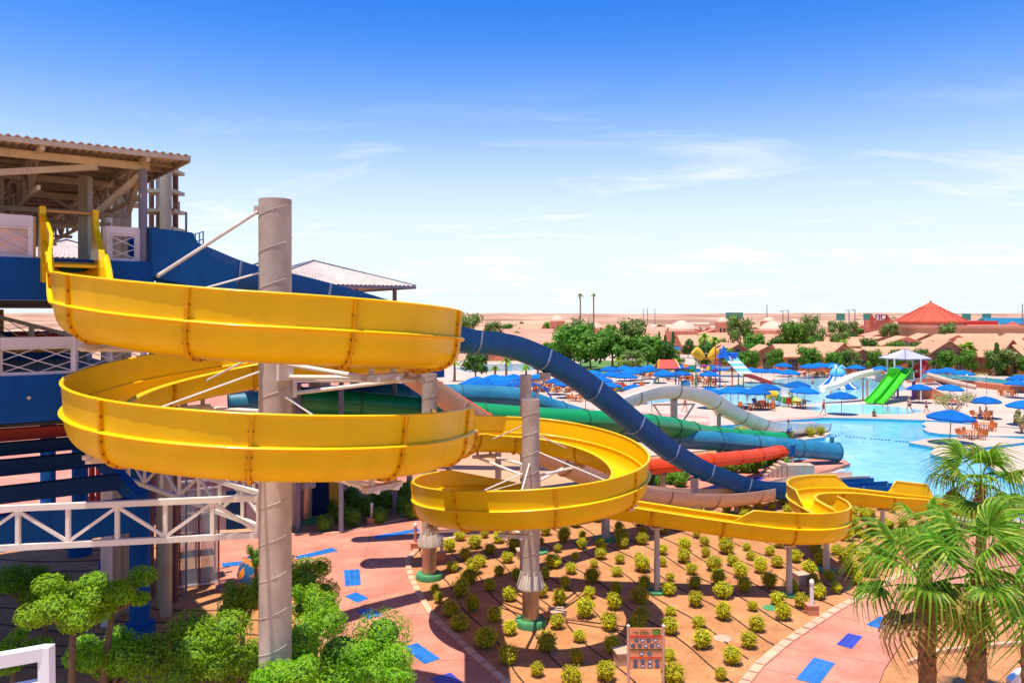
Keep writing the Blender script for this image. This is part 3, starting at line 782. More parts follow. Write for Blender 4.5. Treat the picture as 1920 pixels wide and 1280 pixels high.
WP = pts([(700, 770, 61), (820, 790, 60.5), (980, 800, 60), (1110, 790, 59.5), (1170, 757, 60), (1240, 737, 62), (1310, 745, 64), (1370, 778, 67), (1430, 801, 71), (1490, 805, 75.5), (1542, 804, 79)], -0.42)
wslide, wcv, wfr = flume("white_hump_slide", "off-white slide arching over a hump beside the pool", "water slide", WP, (M_whiteslide, M_white_j), seg=4.0, kind="half", w=0.80, d=0.26, bolts=False, rib=0.05, step=0.6)
RP = pts([(1540, 921, 49.0), (1590, 920, 49.6), (1640, 920, 50.0), (1684, 921, 50.4)], -0.34)
runout, _, _ = flume("blue_runout_flume", "short blue run-out flume lying at pool edge behind yellow chute", "water slide", RP, (M_blue, M_blue_j), seg=3, kind="half", w=0.55, d=0.2, bolts=False, rib=0.04, step=0.6)

# ---- supports
M_seam = M_steel
def pillar(name, label, x, y, r, top, cone=None, foot=True, seams=True, cap=True):
    t = thing(name, label, "pillar", (x, y, 0))
    b = MB(); z0 = 0.0 if cone is None else cone
    b.lathe([(r, z0), (r, top), (r * 0.9, top), (r * 0.9, top - 0.3), (0.0, top - 0.3)], (x, y, 0), 40); obj("shaft", b, M_steel, t, smooth=40)
    if seams:                                                  # spiral weld, a raised bead round the pipe
        b = MB(); pt = []; z = z0 + 0.05; a = 0.4
        while z < top - 0.05:
            pt.append((x + (r + 0.001) * cos(a), y + (r + 0.001) * sin(a), z)); a += 0.22; z += 0.22 * r * 0.36
        b.tube(pt, 0.011, 5); obj("weld_seam", b, M_steel, t, smooth=True)
    if cone is not None:
        b = MB(); b.lathe([(r * 0.96, 0.0), (r * 0.96, cone)], (x, y, 0), 32); obj("sleeve", b, M_sleeve, t, smooth=40)
        b = MB(); b.lathe([(r + 0.01, cone + 0.5), (r * 1.55, cone + 0.06), (r * 1.55, cone), (r * 0.97, cone)], (x, y, 0), 32); obj("collar", b, M_steel, t, smooth=30)
        for k in range(10):
            a = 2 * pi * k / 10; b = MB(); d_ = Vector((cos(a), sin(a), 0)); c = Vector((x, y, cone))
            b.bar(c + d_ * (r * 1.5) + Vector((0, 0, 0.05)), c + d_ * (r * 1.04) + Vector((0, 0, 0.62)), 0.03, 0.08); obj("gusset", b, M_steel_light, t)
    if foot:
        b = MB(); b.lathe([(r * 1.75, 0.0), (r * 1.78, 0.22), (r * 1.66, 0.28), (r * 0.9, 0.28)], (x, y, 0), 28); obj("footing", b, M_foot, t, smooth=40)
    return t
pA = pillar("slide_pillar", "tallest, broad spiral-welded steel pillar inside the upper yellow loops", A_.x, A_.y, 0.40, 14.55, foot=True)
pB = pillar("slide_pillar", "spiral-welded steel pillar with flared collar inside the lower yellow loop", B_.x, B_.y, 0.33, 8.5, cone=1.45)
cx, cy = G2(805, 1085)
pC = pillar("slide_pillar", "flared-collar steel pillar on green footing beside the pink path", cx, cy, 0.33, 9.05, cone=1.5)
dx_, dy_ = G2(573, 980)
pillar("slide_pillar", "steel pillar on green footing in the bed of green shrubs", dx_, dy_, 0.36, 6.4, cone=2.0)

def at_height(cv, fr, x=None, i=None): return i
def cradle(cv, fr, i, col=M_steel, parent=None, w=0.55, d=0.0):
    p, S, U = fr[i]; b = MB()
    ring = [p + S * ((w + 0.07) * cos(a)) + U * ((w if d == 0 else d) * (1 + sin(a)) - 0.06) for a in [pi + pi * k / 10 for k in range(2, 9)]]
    b.tube(ring, 0.04, 6); return b
def arms(pil, c, r0, cv, fr, picks, parent_z=None):
    """from the pillar: two pipes and a bracket under the flume at each picked point"""
    for i in picks:
        p, S, U = fr[i]; d_ = Vector((p.x - c.x, p.y - c.y, 0)); L = d_.length; d_.normalize(); s_ = Vector((-d_.y, d_.x, 0))
        z = p.z - 0.24
        for k in (-1, 1):
            b = MB(); b.tube([c + d_ * (r0 - 0.05) + s_ * 0.12 * k + Vector((0, 0, z - 0.18 * k)), c + d_ * (L + 0.25) + s_ * (0.28 * k) + Vector((0, 0, z - 0.02))], 0.055, 8)
            obj("support_arm", b, M_steel_light, pil, smooth=40)
        b = MB(); e = c + d_ * (L + 0.05) + Vector((0, 0, z + 0.02)); b.bar(e - s_ * 0.5, e + s_ * 0.5, 0.2, 0.12)
        for k in (-1, 1):
            b.bar(e + s_ * 0.3 * k, e + s_ * 0.3 * k + Vector((0, 0, 0.3)), 0.12, 0.03)
        obj("bracket", b, M_steel, pil)
        q = c + d_ * r0 + Vector((0, 0, z + 1.75)); b = MB(); b.tube([q, c + d_ * (L - 0.6) + Vector((0, 0, p.z + 0.55))], 0.028, 6); obj("stay_rod", b, M_steel_light, pil)
        b = MB(); b.box(c + d_ * (r0 + 0.02) + Vector((0, 0, z)), (0.12, 0.42, 0.5), atan2(d_.y, d_.x)); obj("arm_plate", b, M_steel_light, pil)
def near_idx(cv, x, y, lo=0, hi=None):
    hi = hi or len(cv); return min(range(lo, hi), key=lambda i: (cv[i][0] - x) ** 2 + (cv[i][1] - y) ** 2)
LA = arc_len(ycv)
def loop_picks(c, R, angs, z_lo, z_hi):
    out = []
    for a in angs:
        x, y = c.x + R * cos(radians(a)), c.y + R * sin(radians(a))
        cand = [i for i in range(len(ycv)) if z_lo <= ycv[i][2] <= z_hi]
        out.append(min(cand, key=lambda i: (ycv[i][0] - x) ** 2 + (ycv[i][1] - y) ** 2))
    return out
arms(pA, A_, 0.40, ycv, yfr, loop_picks(A_, RA, [215, 318, 40], 9.95, 11.6) + loop_picks(A_, RA, [140, 215, 318], 8.0, 9.7))
arms(pB, B_, 0.33, ycv, yfr, loop_picks(B_, RB, [60, -30, 120], 5.0, 6.2) + loop_picks(B_, RB, [-100, -160, -225], 3.7, 5.0))
b = MB(); b.tube([A_ + Vector((-0.38, -0.1, 14.25)), P(296, 517, 17.0)], 0.045, 8); obj("stay_rod", b, M_steel, pA)
b = MB(); b.box(A_ + Vector((-0.42, -0.1, 14.27)), (0.12, 0.16, 0.2)); obj("stay_plate", b, M_steel, pA)

def post(x, y, z1, r, label, cap_dir=None, name="slide_post", foot=True):
    t = thing(name, label, "post", (x, y, 0)); b = MB(); b.lathe([(r, 0), (r, z1 * 0.5), (r * 0.88, z1 * 0.5 + 0.02), (r * 0.88, z1)], (x, y, 0), 16); obj("shaft", b, M_steel, t, smooth=40)
    b = MB(); b.box((x, y, z1 - 0.03), (0.5, 0.34, 0.07)); b.bar((x - 0.22, y, z1 - 0.02), (x - 0.36, y, z1 + 0.26), 0.1, 0.06); b.bar((x + 0.22, y, z1 - 0.02), (x + 0.36, y, z1 + 0.26), 0.1, 0.06); obj("cradle", b, M_steel, t)
    if foot:
        b = MB(); b.lathe([(r * 3, 0), (r * 3, 0.12), (r * 1.0, 0.14)], (x, y, 0), 18); obj("footing", b, M_foot, t, smooth=30)
    return t
def post_under(cv, px, Yhint, r, label, dz=0.08):
    i = min(range(len(cv)), key=lambda i: (960 + F * cv[i][0] / cv[i][1] - px) ** 2 + ((cv[i][1] - Yhint) * 8) ** 2)
    return post(cv[i][0], cv[i][1], cv[i][2] - dz, r, label)
post_under(ycv, 1229, 33.4, 0.13, "slim steel post carrying the straight yellow run")
post_under(ycv, 1474, 33.2, 0.13, "slim steel post under the yellow bend nearest the bollard lamp")
post_under(ycv, 1548, 35.6, 0.15, "thick pale post under the far end of the yellow bend")
post_under(ccv, 1137, 41.2, 0.22, "stout post on green footing behind the straight yellow run")
post_under(ycv, 1650, 42.1, 0.12, "short post under the last yellow straight before the palms")
post_under(bcv, 1303, 44.4, 0.26, "broad grey post under the lower blue slide")
post_under(bcv, 1385, 46.8, 0.12, "short strutted post under the blue slide foot")
post_under(ccv, 1330, 45, 0.12, "short post under the cream sweep")
post_under(ccv, 1012, 39.2, 0.2, "grey post under the falling cream slide")
post_under(tcv, 848, 50.2, 0.18, "grey post under the teal tube by the yellow rim")
post_under(tcv, 930, 51.3, 0.2, "grey post under the teal tube behind the banded pillar")
post_under(tcv, 1365, 60, 0.2, "white post under the teal tube before the shrubs")
post_under(tcv, 1437, 61, 0.16, "white post under the teal tube nearest its outlet")
post_under(gcv, 1240, 56, 0.2, "grey post carrying the green tube behind the blue slide")
post_under(ocv, 1246, 50, 0.16, "grey post under the orange tube by the shrubs")
for px, Yh, rr, lb in ((1265, 62.4, 0.32, "thick grey V-braced post under the white hump"), (1347, 66, 0.2, "slim grey post under the falling white slide"), (1415, 69, 0.14, "low post under the white slide foot"), (1100, 59.5, 0.18, "post hidden low under the start of the white hump")):
    t = post_under(wcv, px, Yh, rr, lb)
    if "V-braced" in lb:
        x, y = t.location.x, t.location.y
        for k in (-1, 1):
            b = MB(); b.tube([(x, y, 2.2), (x + 1.6 * k, y + 0.2 * k, 4.55)], 0.07, 6); obj("brace", b, M_steel, t)
        b = MB(); b.tube([(x - 1.7, y - 0.2, 4.6), (x + 1.7, y + 0.2, 4.6)], 0.07, 6); obj("cross_tube", b, M_steel, t)
# post with a bracket arm holding the blue slide, behind the lower pillar
x, y = P(986, 700, 35.5).x, 35.5
t = thing("slide_post", "grey post with side arm holding the blue slide behind the banded pillar", "post", (x, y, 0))
b = MB(); b.lathe([(0.27, 0), (0.25, 9.0), (0.0, 9.02)], (x, y, 0), 24); obj("shaft", b, M_steel, t, smooth=40)
q = bfr[min(range(len(bcv)), key=lambda i: abs(960 + F * bcv[i][0] / bcv[i][1] - 1025))][0]
b = MB(); b.tube([(x, y, 8.7), (q.x, q.y, q.z - 0.35)], 0.08, 8); obj("side_arm", b, M_steel, t)
b = MB(); b.tube([(x, y, 7.3), (q.x, q.y, q.z - 0.4)], 0.06, 8); obj("side_arm", b, M_steel, t)
b = MB(); b.box((q.x, q.y, q.z - 0.18), (0.5, 0.3, 0.3)); obj("cradle", b, M_steel, t)
# concrete steps and blue pole by the cream slide outlet
# ================================================================== towers, trusses, signs, street furniture
M_tan = pm("tan_beam", srgb(190, 172, 148), 0.7, var=0.2, scale=1.5, bump=0.1)
M_tan_d = pm("dark_beam", srgb(158, 142, 122), 0.75, var=0.2, scale=1.5)
M_roof = pm("corrugated_metal", srgb(196, 176, 160), 0.6, var=0.14, scale=0.8, streak=0.2)
M_greypost = pm("grey_blue_post", srgb(120, 116, 132), 0.6, var=0.12, scale=1.2)
M_navy = pm("blue_render", srgb(0, 78, 146), 0.7, var=0.12, scale=0.6, bump=0.06, spec=0.2, streak=0.2)
M_dnavy = pm("navy_board", srgb(8, 44, 84), 0.7, spec=0.2, var=0.15, scale=0.8)
M_red = pm("red_board", srgb(176, 44, 30), 0.6, var=0.12, scale=0.8)
M_rail = pm("white_rail", srgb(220, 208, 204), 0.5, var=0.06, scale=1.5)
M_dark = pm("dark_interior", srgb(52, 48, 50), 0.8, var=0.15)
M_beige = pm("beige_pipe", srgb(176, 162, 136), 0.55, var=0.1, scale=1)
M_rust = pm("rust_pole", srgb(116, 76, 64), 0.7, var=0.2)
M_floor = pm("deck_floor", srgb(150, 140, 134), 0.8, var=0.1)
M_ywall = pm("yellow_render", srgb(214, 164, 40), 0.7, var=0.1)
M_lilac = pm("lilac_render", srgb(150, 120, 130), 0.8, var=0.12)
M_orwall = pm("orange_render", srgb(226, 120, 40), 0.7, var=0.1)
M_glass = pm("grey_glass", srgb(120, 128, 130), 0.12, var=0.15, scale=1.5)

C0 = Vector((-10.35, 22.55, 0))
def T(a, b_, z): return C0 + e1 * a + e2 * b_ + Vector((0, 0, z))
ANG = atan2(0.6, 0.8)
tower = thing("slide_tower", "blue and white slide tower under a corrugated roof on tan beams", "tower", T(-4, 4, 0))
def tbar(nm, p, q, w_, h_, m, par=None): 
    b = MB(); b.bar(p, q, w_, h_); return obj(nm, b, m, par or tower)
# corrugated gable roof, ridge along the front
def corrugated(nm, a0, a1, b0, z0, b1, z1, th=0.03, wl_=0.2, amp=0.028, m=M_roof, fn=T, par=None):
    n = int((a1 - a0) / wl_ * 6); mb = MB(); top = []; bot = []
    for i in range(n + 1):
        a = a0 + (a1 - a0) * i / n; dz = amp * sin(2 * pi * (a - a0) / wl_)
        top += [fn(a, b0, z0 + dz), fn(a, b1, z1 + dz)]; bot += [fn(a, b0, z0 + dz - th), fn(a, b1, z1 + dz - th)]
    k = len(top); fs = []
    for i in range(n):
        t0 = 2 * i; fs += [(t0, t0 + 2, t0 + 3, t0 + 1), (k + t0 + 1, k + t0 + 3, k + t0 + 2, k + t0), (k + t0, k + t0 + 2, t0 + 2, t0), (t0 + 1, t0 + 3, k + t0 + 3, k + t0 + 1)]
    mb.add(top + bot, fs); return obj(nm, mb, m, par or tower, smooth=60)
ZE, ZR, DB = 16.12, 16.3, 20.0
HB = DB / 2
def zroof(bb): return ZE + (ZR - ZE) * (1 - abs(bb - HB) / (HB + 1))
corrugated("roof_sheet", -11, 1.0, -1.0, ZE, HB, ZR); corrugated("roof_sheet", -11, 1.0, HB, ZR, DB + 1, ZE)
tbar("fascia", T(-11, -0.96, ZE - 0.1), T(0.95, -0.96, ZE - 0.1), 0.05, 0.12, M_tan)
tbar("verge_beam", T(0.95, -0.95, ZE - 0.12), T(0.95, HB, ZR - 0.12), 0.07, 0.16, M_tan_d); tbar("verge_beam", T(0.95, HB, ZR - 0.12), T(0.95, DB + 0.9, ZE - 0.12), 0.07, 0.16, M_tan_d)
for bb in (0.0, 4.5, 9.0, 13.5, 18.0):
    tbar("roof_beam", T(-11, bb, zroof(bb) - 0.3), T(0.12, bb, zroof(bb) - 0.3), 0.1, 0.2, M_tan)
    if bb > 0:
        for k in range(9):
            a0, a1 = -10.5 + k * 1.18, -10.5 + (k + 1) * 1.18
            b = MB(); b.bar(T(a0, bb, 15.62 if k % 2 else 14.95), T(a1, bb, 14.95 if k % 2 else 15.62), 0.07, 0.07); obj("lattice_web", b, M_tan_d, tower)
        tbar("lattice_chord", T(-11, bb, 14.9), T(0.1, bb, 14.9), 0.1, 0.12, M_tan)
bb = 0.6
while bb < DB:
    tbar("purlin", T(-11, bb, zroof(bb) - 0.11), T(0.9, bb, zroof(bb) - 0.11), 0.07, 0.1, M_tan_d); bb += 1.1
for a in (-10, -7.5, -5, -2.6, -0.1):
    tr = obj("roof_truss", (lambda m_: (m_.bar(T(a, -0.1, 15.0), T(a, DB, 15.0), 0.08, 0.12), m_)[1])(MB()), M_tan, tower)
    for k in range(12):
        b0, b1 = k * DB / 12, (k + 1) * DB / 12
        b = MB(); b.bar(T(a, b0, 15.0 if k % 2 else zroof(b0) - 0.3), T(a, b1, zroof(b1) - 0.3 if k % 2 else 15.0), 0.08, 0.08); b.bar(T(a, b1, 15.0), T(a, b1, zroof(b1) - 0.3), 0.07, 0.07)
        obj("truss_web", b, M_tan_d, tr)
    b = MB(); b.bar(T(a, -0.9, ZE - 0.2), T(a, HB, ZR - 0.2), 0.1, 0.16); b.bar(T(a, HB, ZR - 0.2), T(a, DB + 0.9, ZE - 0.2), 0.1, 0.16); obj("rafter", b, M_tan, tower)
tbar("wind_brace", T(-5, 0.02, 15.05), T(-1.2, 0.02, 15.7), 0.12, 0.16, M_tan); tbar("wind_brace", T(-9, 0.02, 15.7), T(-5, 0.02, 15.05), 0.12, 0.16, M_tan)
tbar("knee_brace", T(-0.1, 0.02, 15.6), T(-1.0, 1.2, 14.6), 0.12, 0.16, M_tan); tbar("knee_brace", T(-0.1, 0.1, 15.65), T(-0.1, 1.6, 14.7), 0.12, 0.14, M_tan)
tbar("tie_beam", T(-11, 3.0, 14.75), T(0.2, 3.0, 14.75), 0.1, 0.14, M_tan_d); tbar("tie_beam", T(-11, 6.0, 14.75), T(0.2, 6.0, 14.75), 0.1, 0.14, M_tan_d)
b = MB(); b.tube([T(-0.05, 0.0, 12.9), T(-0.05, 0.0, 15.75)], 0.115, 16); obj("corner_post", b, M_greypost, tower, smooth=40)
for a, b_, w_, m in ((-1.0, 3.2, 0.30, M_beige), (-0.1, 19.0, 0.25, M_tan), (-5, 19.0, 0.25, M_tan), (-10, 19.0, 0.25, M_tan), (-0.1, 9.0, 0.25, M_tan), (-10, 0, 0.25, M_greypost), (-3.1, 5.2, 0.22, M_tan)):
    tbar("roof_post", T(a, b_, 13.2), T(a, b_, 15.9), w_, w_, m)
b = MB(); b.box(T(-2.4, 6.6, 14.35), (1.6, 0.1, 0.8), ANG); obj("back_panel", b, M_tan_d, tower)
b = MB(); b.box(T(-4.6, 1.6, 14.62), (1.1, 0.35, 0.14), ANG); obj("strip_lamp", b, pm("lamp_body", srgb(206, 150, 120), 0.5), tower)
# upper deck
b = MB(); b.prism([tuple(T(a, b_, 0).xy) for a, b_ in ((-11, -0.1), (0.1, -0.1), (0.1, 19.6), (-11, 19.6))], 12.85, 13.15); obj("deck_slab", b, [M_floor], tower)
tbar("deck_fascia", T(-11, -0.16, 12.6), T(0.16, -0.16, 12.6), 0.1, 1.1, M_navy); tbar("deck_fascia", T(0.17, -0.1, 12.6), T(0.17, 19.6, 12.6), 0.1, 1.1, M_navy)
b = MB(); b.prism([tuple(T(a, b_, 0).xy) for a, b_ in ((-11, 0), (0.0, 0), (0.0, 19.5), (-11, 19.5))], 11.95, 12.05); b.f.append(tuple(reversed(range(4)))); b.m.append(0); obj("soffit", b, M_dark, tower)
b = MB(); b.box(T(-5.2, 0.6, 11.86), (1.0, 0.3, 0.1), ANG); obj("soffit_lamp", b, pm("lamp_body", (0.5, 0.3, 0.2)), tower)

def railing(par, p, q, h, panels, m=M_rail, fill=None, top=0.16, posts=True, diag=2, thick=0.022):
    """white rail: moulded top rail, bottom rail, posts, crossed bars in every panel"""
    p, q = Vector(p), Vector(q); up = Vector((0, 0, 1))
    r = obj("railing", (lambda m_: (m_.bar(p + up * (h - top / 2), q + up * (h - top / 2), 0.12, top), m_.bar(p + up * (h - top - 0.03), q + up * (h - top - 0.03), 0.07, 0.05), m_)[2])(MB()), m, par)
    b = MB(); b.bar(p + up * 0.04, q + up * 0.04, 0.08, 0.08); obj("bottom_rail", b, m, r)
    for i in range(panels + 1):
        c = p.lerp(q, i / panels); b = MB(); b.bar(c, c + up * (h - 0.02), 0.13, 0.13); obj("post", b, m, r)
    for i in range(panels):
        a, c = p.lerp(q, i / panels), p.lerp(q, (i + 1) / panels)
        for d in range(diag):
            s_, e_ = a.lerp(c, d / diag), a.lerp(c, (d + 1) / diag); hm = (h - top) / 2
            b = MB()
            for lo, hi in ((0.06, hm), (hm, h - top - 0.02)):
                b.bar(s_ + up * lo, e_ + up * hi, thick, thick); b.bar(s_ + up * hi, e_ + up * lo, thick + 0.004, thick + 0.004)
            obj("lattice_bar", b, m, r)
        if fill:
            b = MB(); off = e2 * 0.07; b.add([a + up * 0.05 + off, c + up * 0.05 + off, c + up * (h - top) + off, a + up * (h - top) + off], [(0, 1, 2, 3)]); obj("infill_panel", b, fill, r)
    return r
M_cloth = pm("pale_infill", srgb(226, 196, 184), 0.8, var=0.08)
railing(tower, T(-11, -0.05, 13.15), T(-2.75, -0.05, 13.15), 1.1, 6, fill=M_cloth, top=0.3)
railing(tower, T(-1.0, -0.05, 13.15), T(-0.2, -0.05, 13.15), 0.95, 1, diag=1, top=0.2)
# middle deck
b = MB(); b.prism([tuple(T(a, b_, 0).xy) for a, b_ in ((-12, -0.3), (-0.1, -0.3), (-0.1, 19.6), (-12, 19.6))], 9.9, 10.12); obj("deck_slab", b, M_floor, tower)
tbar("deck_fascia", T(-12, -0.36, 9.52), T(-0.1, -0.36, 9.52), 0.1, 1.2, M_navy)
M_seamj = pm("panel_joint", srgb(8, 40, 84), 0.8)
for k in range(5):
    a = -1.3 - 2.3 * k
    for z0, z1, off in ((12.06, 13.14, -0.213), (8.93, 10.1, -0.413)):
        b = MB(); b.box(T(a, off, (z0 + z1) / 2), (0.016, 0.006, z1 - z0), ANG); obj("panel_joint", b, M_seamj, tower)
b = MB(); b.tube([T(-2.86, -0.41, 9.55), T(-2.86, -0.50, 9.55)], 0.05, 8); obj("drain_spout", b, M_steel, tower)
railing(tower, T(-12, -0.3, 10.12), T(-0.1, -0.3, 10.12), 0.98, 7, top=0.26)
for a, b_, w_, m in ((-5.2, 1.3, 0.5, M_greypost), (-11.5, 0.3, 0.5, M_greypost), (-0.6, 6.0, 0.35, M_greypost)):
    tbar("column", T(a, b_, 10.12), T(a, b_, 11.95), w_, w_, m)
b = MB(); b.box(T(-5.2, 1.3, 11.75), (0.7, 0.7, 0.4), ANG); obj("column_head", b, M_dark, tower)
# what is seen through the middle deck: a stair with lattice balustrade, red panel, blue walls
b = MB(); b.box(T(-5, 7.6, 10.6), (9, 0.15, 1.0), ANG); obj("inner_wall", b, M_navy, tower)
b = MB(); b.box(T(-1.6, 7.4, 10.75), (1.9, 0.1, 0.6), ANG); obj("stair_side", b, M_red, tower)
railing(tower, T(-5.5, 7.3, 11.05), T(-3.4, 7.3, 11.05), 0.8, 2, diag=2, top=0.1)
railing(tower, T(-3.4, 7.3, 11.05), T(-0.6, 7.3, 10.2), 0.75, 2, diag=2, top=0.08)
b = MB(); b.box(T(-3.2, 8.6, 11.4), (1.0, 0.1, 0.9), ANG); obj("inner_panel", b, M_ywall, tower)
b = MB(); b.tube([T(-6, 3.4, 10.6), T(-0.3, 3.4, 10.6)], 0.06, 8); obj("hand_rail", b, pm("orange_bar", (0.6, 0.3, 0.1)), tower)
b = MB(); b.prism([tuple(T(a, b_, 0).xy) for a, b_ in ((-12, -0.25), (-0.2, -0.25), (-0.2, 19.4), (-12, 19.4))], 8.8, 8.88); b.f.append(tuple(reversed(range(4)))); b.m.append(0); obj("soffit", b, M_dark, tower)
# broad open stair of painted boards below the middle deck
bds = [(131, 772, 792, 24.2, M_red), (144, 794, 815, 23.9, M_red), (164, 817, 839, 23.6, M_dnavy), (188, 845, 872, 23.3, M_dnavy), (222, 888, 916, 23.0, M_dnavy)]
for i, (x, y0, y1, Y, m) in enumerate(bds):
    r1, r0 = P(x, y0, Y), P(x, y1, Y); h = r1.z - r0.z; c = (r1 + r0) / 2
    b = MB(); b.bar(c - e1 * 7.5, c, 0.34, h); obj("stair_board", b, m, tower)
x0 = P(226, 905, 19.8); b = MB(); b.bar(P(135, 800, 24.5) , P(262, 940, 23.2), 0.3, 0.42); obj("stair_stringer", b, M_navy, tower)
c = P(262, 962, 23.4); b = MB(); b.bar(c - e1 * 9, c, 0.4, 0.95); obj("landing_beam", b, M_navy, tower)
# columns down to the ground
def column(nm, x, y, r, z1, m, par):
    b = MB(); b.lathe([(r * 1.5, 0), (r * 1.5, 0.9), (r * 1.05, 0.95), (r, 1.0), (r, z1)], (x, y, 0), 20); return obj(nm, b, m, par, smooth=40)
for px, py, r in ((262, 1215, 0.34), (206, 1090, 0.3), (150, 1040, 0.36), (90, 1010, 0.36), (-60, 1100, 0.36), (-160, 1250, 0.36)):
    q = G(px, py); column("column", q.x, q.y, r, 8.85, M_navy, tower)
for px, py in ((172, 960), (185, 962)):
    q = G(px, py); column("column", q.x, q.y, 0.16, 8.8, M_red, tower)
# light steel trusses tying the big pillar to the tower
def truss(name, label, p, q, z0, z1, n, r=0.07):
    t = thing(name, label, "truss", (p[0], p[1], z0)); p, q = Vector((p[0], p[1], 0)), Vector((q[0], q[1], 0)); u = Vector((0, 0, 1))
    for z in (z0, z1):
        b = MB(); b.bar(p + u * z, q + u * z, r * 2, r * 2); obj("chord", b, M_steel_light, t)
    for i in range(n + 1):
        c = p.lerp(q, i / n); b = MB(); b.bar(c + u * (z0 + r), c + u * (z1 - r), r * 1.3, r * 1.3); obj("upright", b, M_steel_light, t)
        if i < n:
            d = p.lerp(q, (i + 1) / n); b = MB(); lo, hi = z0 + r, z1 - r
            b.bar(c + u * (hi if i % 2 else lo), d + u * (lo if i % 2 else hi), r * 1.1, r * 1.1); obj("diagonal", b, M_steel_light, t)
    return t
dr = Vector((-12.03, 18.8, 0)) - Vector((-5.9, 20, 0)); drn = dr.normalized()
truss("steel_truss", "white lattice truss running left from the broad pillar", A_ + drn * 0.4, A_ + drn * 10.2, 6.2, 7.12, 9)
d2 = (Vector((-12.9, 26.6, 0)) - A_).normalized()
truss("steel_truss", "white lattice truss running back to the blue column", A_ + d2 * 0.4, Vector((-12.6, 26.3, 0)), 6.25, 7.1, 7, 0.06)
d3 = Vector((-0.15, 1, 0)).normalized()
truss("steel_truss", "short white lattice truss behind the broad pillar", A_ + d3 * 0.4 , A_ + d3 * 5 + Vector((-2.2, 0.6, 0)), 6.22, 7.05, 4, 0.06)
# glazed lift cage on the path below
q0, q1 = G(300, 1110), G(410, 1095)
lift = thing("glass_cage", "tall glass-panelled steel cage on the path by the tower", "cage", (q0 + q1) / 2)
du = (q1 - q0).normalized(); dv = Vector((-du.y, du.x, 0)); Lc = (q1 - q0).length
for u in (0, 0.33, 0.66, 1):
    for v in (0, 1.8):
        c = q0 + du * Lc * u + dv * v; b = MB(); b.bar(c, c + Vector((0, 0, 4.2)), 0.06, 0.06); obj("frame_post", b, pm("red_frame", srgb(150, 70, 56), 0.5), lift)
for v in (0, 1.8):
    for z in (0.12, 4.2):
        b = MB(); b.bar(q0 + dv * v + Vector((0, 0, z)), q1 + dv * v + Vector((0, 0, z)), 0.07, 0.09); obj("frame_rail", b, M_rail, lift)
gm = bpy.data.materials.new("clear_glass"); gm.use_nodes = True
_n, _l = gm.node_tree.nodes, gm.node_tree.links; _b = _n["Principled BSDF"]; _b.inputs["Base Color"].default_value = (0.55, 0.6, 0.6, 1); _b.inputs["Roughness"].default_value = 0.08
_t = _n.new("ShaderNodeBsdfTransparent"); _mx = _n.new("ShaderNodeMixShader"); _mx.inputs[0].default_value = 0.42; _nz = _n.new("ShaderNodeTexNoise"); _nz.inputs["Scale"].default_value = 2.0
_rg = _n.new("ShaderNodeMapRange"); _rg.inputs[3].default_value = 0.25; _rg.inputs[4].default_value = 0.6; _l.new(_nz.outputs["Fac"], _rg.inputs[0]); _l.new(_rg.outputs[0], _mx.inputs[0])
_l.new(_t.outputs[0], _mx.inputs[1]); _l.new(_b.outputs[0], _mx.inputs[2]); _l.new(_mx.outputs[0], _n["Material Output"].inputs[0])
for i in range(3):
    a, c = q0 + du * Lc * (i / 3 + 0.02), q0 + du * Lc * ((i + 1) / 3 - 0.02); b = MB()
    b.bar(a + Vector((0, 0, 2.15)), c + Vector((0, 0, 2.15)), 0.02, 3.9); obj("pane", b, gm, lift)
b = MB(); b.bar(q0 + dv * 0.9 + du * 0.35 + Vector((0, 0, 0)), q0 + dv * 0.9 + du * 0.35 + Vector((0, 0, 4.4)), 0.5, 0.5); obj("mast", b, M_beige, lift)
for i in range(4):
    b = MB(); b.box(q0 + du * Lc * 0.6 + dv * 0.9 + Vector((0, 0, 0.4 + i * 0.8)), (1.6, 0.9, 0.05), atan2(du.y, du.x)); obj("shelf", b, M_dark, lift)

# beige pipe tower with landings behind the roof
pt_ = thing("pipe_tower", "beige pipes and landings rising behind the tower roof", "tower", (-14.2, 32, 0))
def vpipe(px, Y, ytop, r, m, nm="riser"):
    x = (px - 960) / F * Y; b = MB(); b.lathe([(r, 0), (r, CAM_H - (ytop - HOR) / F * Y)], (x, Y, 0), 14); obj(nm, b, m, pt_, smooth=40)
for px, Y, yt, r, m in ((212, 31, 340, 0.30, M_beige), (232, 31.4, 335, 0.28, M_beige), (311, 31, 312, 0.22, M_beige), (304, 31.8, 318, 0.2, M_beige), (329, 32.5, 306, 0.11, M_rust), (284, 33, 325, 0.1, M_rust), (297, 33.5, 325, 0.1, M_rust), (200, 30, 360, 0.2, M_rail)):
    vpipe(px, Y, yt, r, m)
for px0, px1, y, Y in ((280, 336, 323, 32), (283, 336, 361, 32), (272, 336, 397, 31.6), (240, 262, 372, 32), (240, 262, 384, 32), (278, 336, 431, 31.8)):
    p, q = P(px0, y, Y), P(px1, y, Y); b = MB(); b.bar(p, q, 1.1, 0.13); obj("landing", b, M_beige, pt_)
for px, y0, y1 in ((320, 378, 396), (326, 378, 396), (336, 378, 396)):
    b = MB(); b.bar(P(px, y0, 31), P(px, y1, 31), 0.04, 0.04); obj("rail_post", b, M_rust, pt_)
lamp = thing("lamp_post", "thin grey lamp post with side arm beside the beige pipes", "lamp", (P(348, 400, 33).x, 33, 0))
b = MB(); b.tube([(P(349, 400, 33).x, 33, 0), P(349, 398, 33)], 0.05, 8); obj("pole", b, M_greypost, lamp)
b = MB(); b.tube([P(349, 399, 33), P(334, 396, 33)], 0.04, 8); obj("arm", b, M_greypost, lamp)
rg = thing("guard_rail", "pale blue steel guard rail on the slide platform behind the blue slide", "railing", P(370, 480, 36))
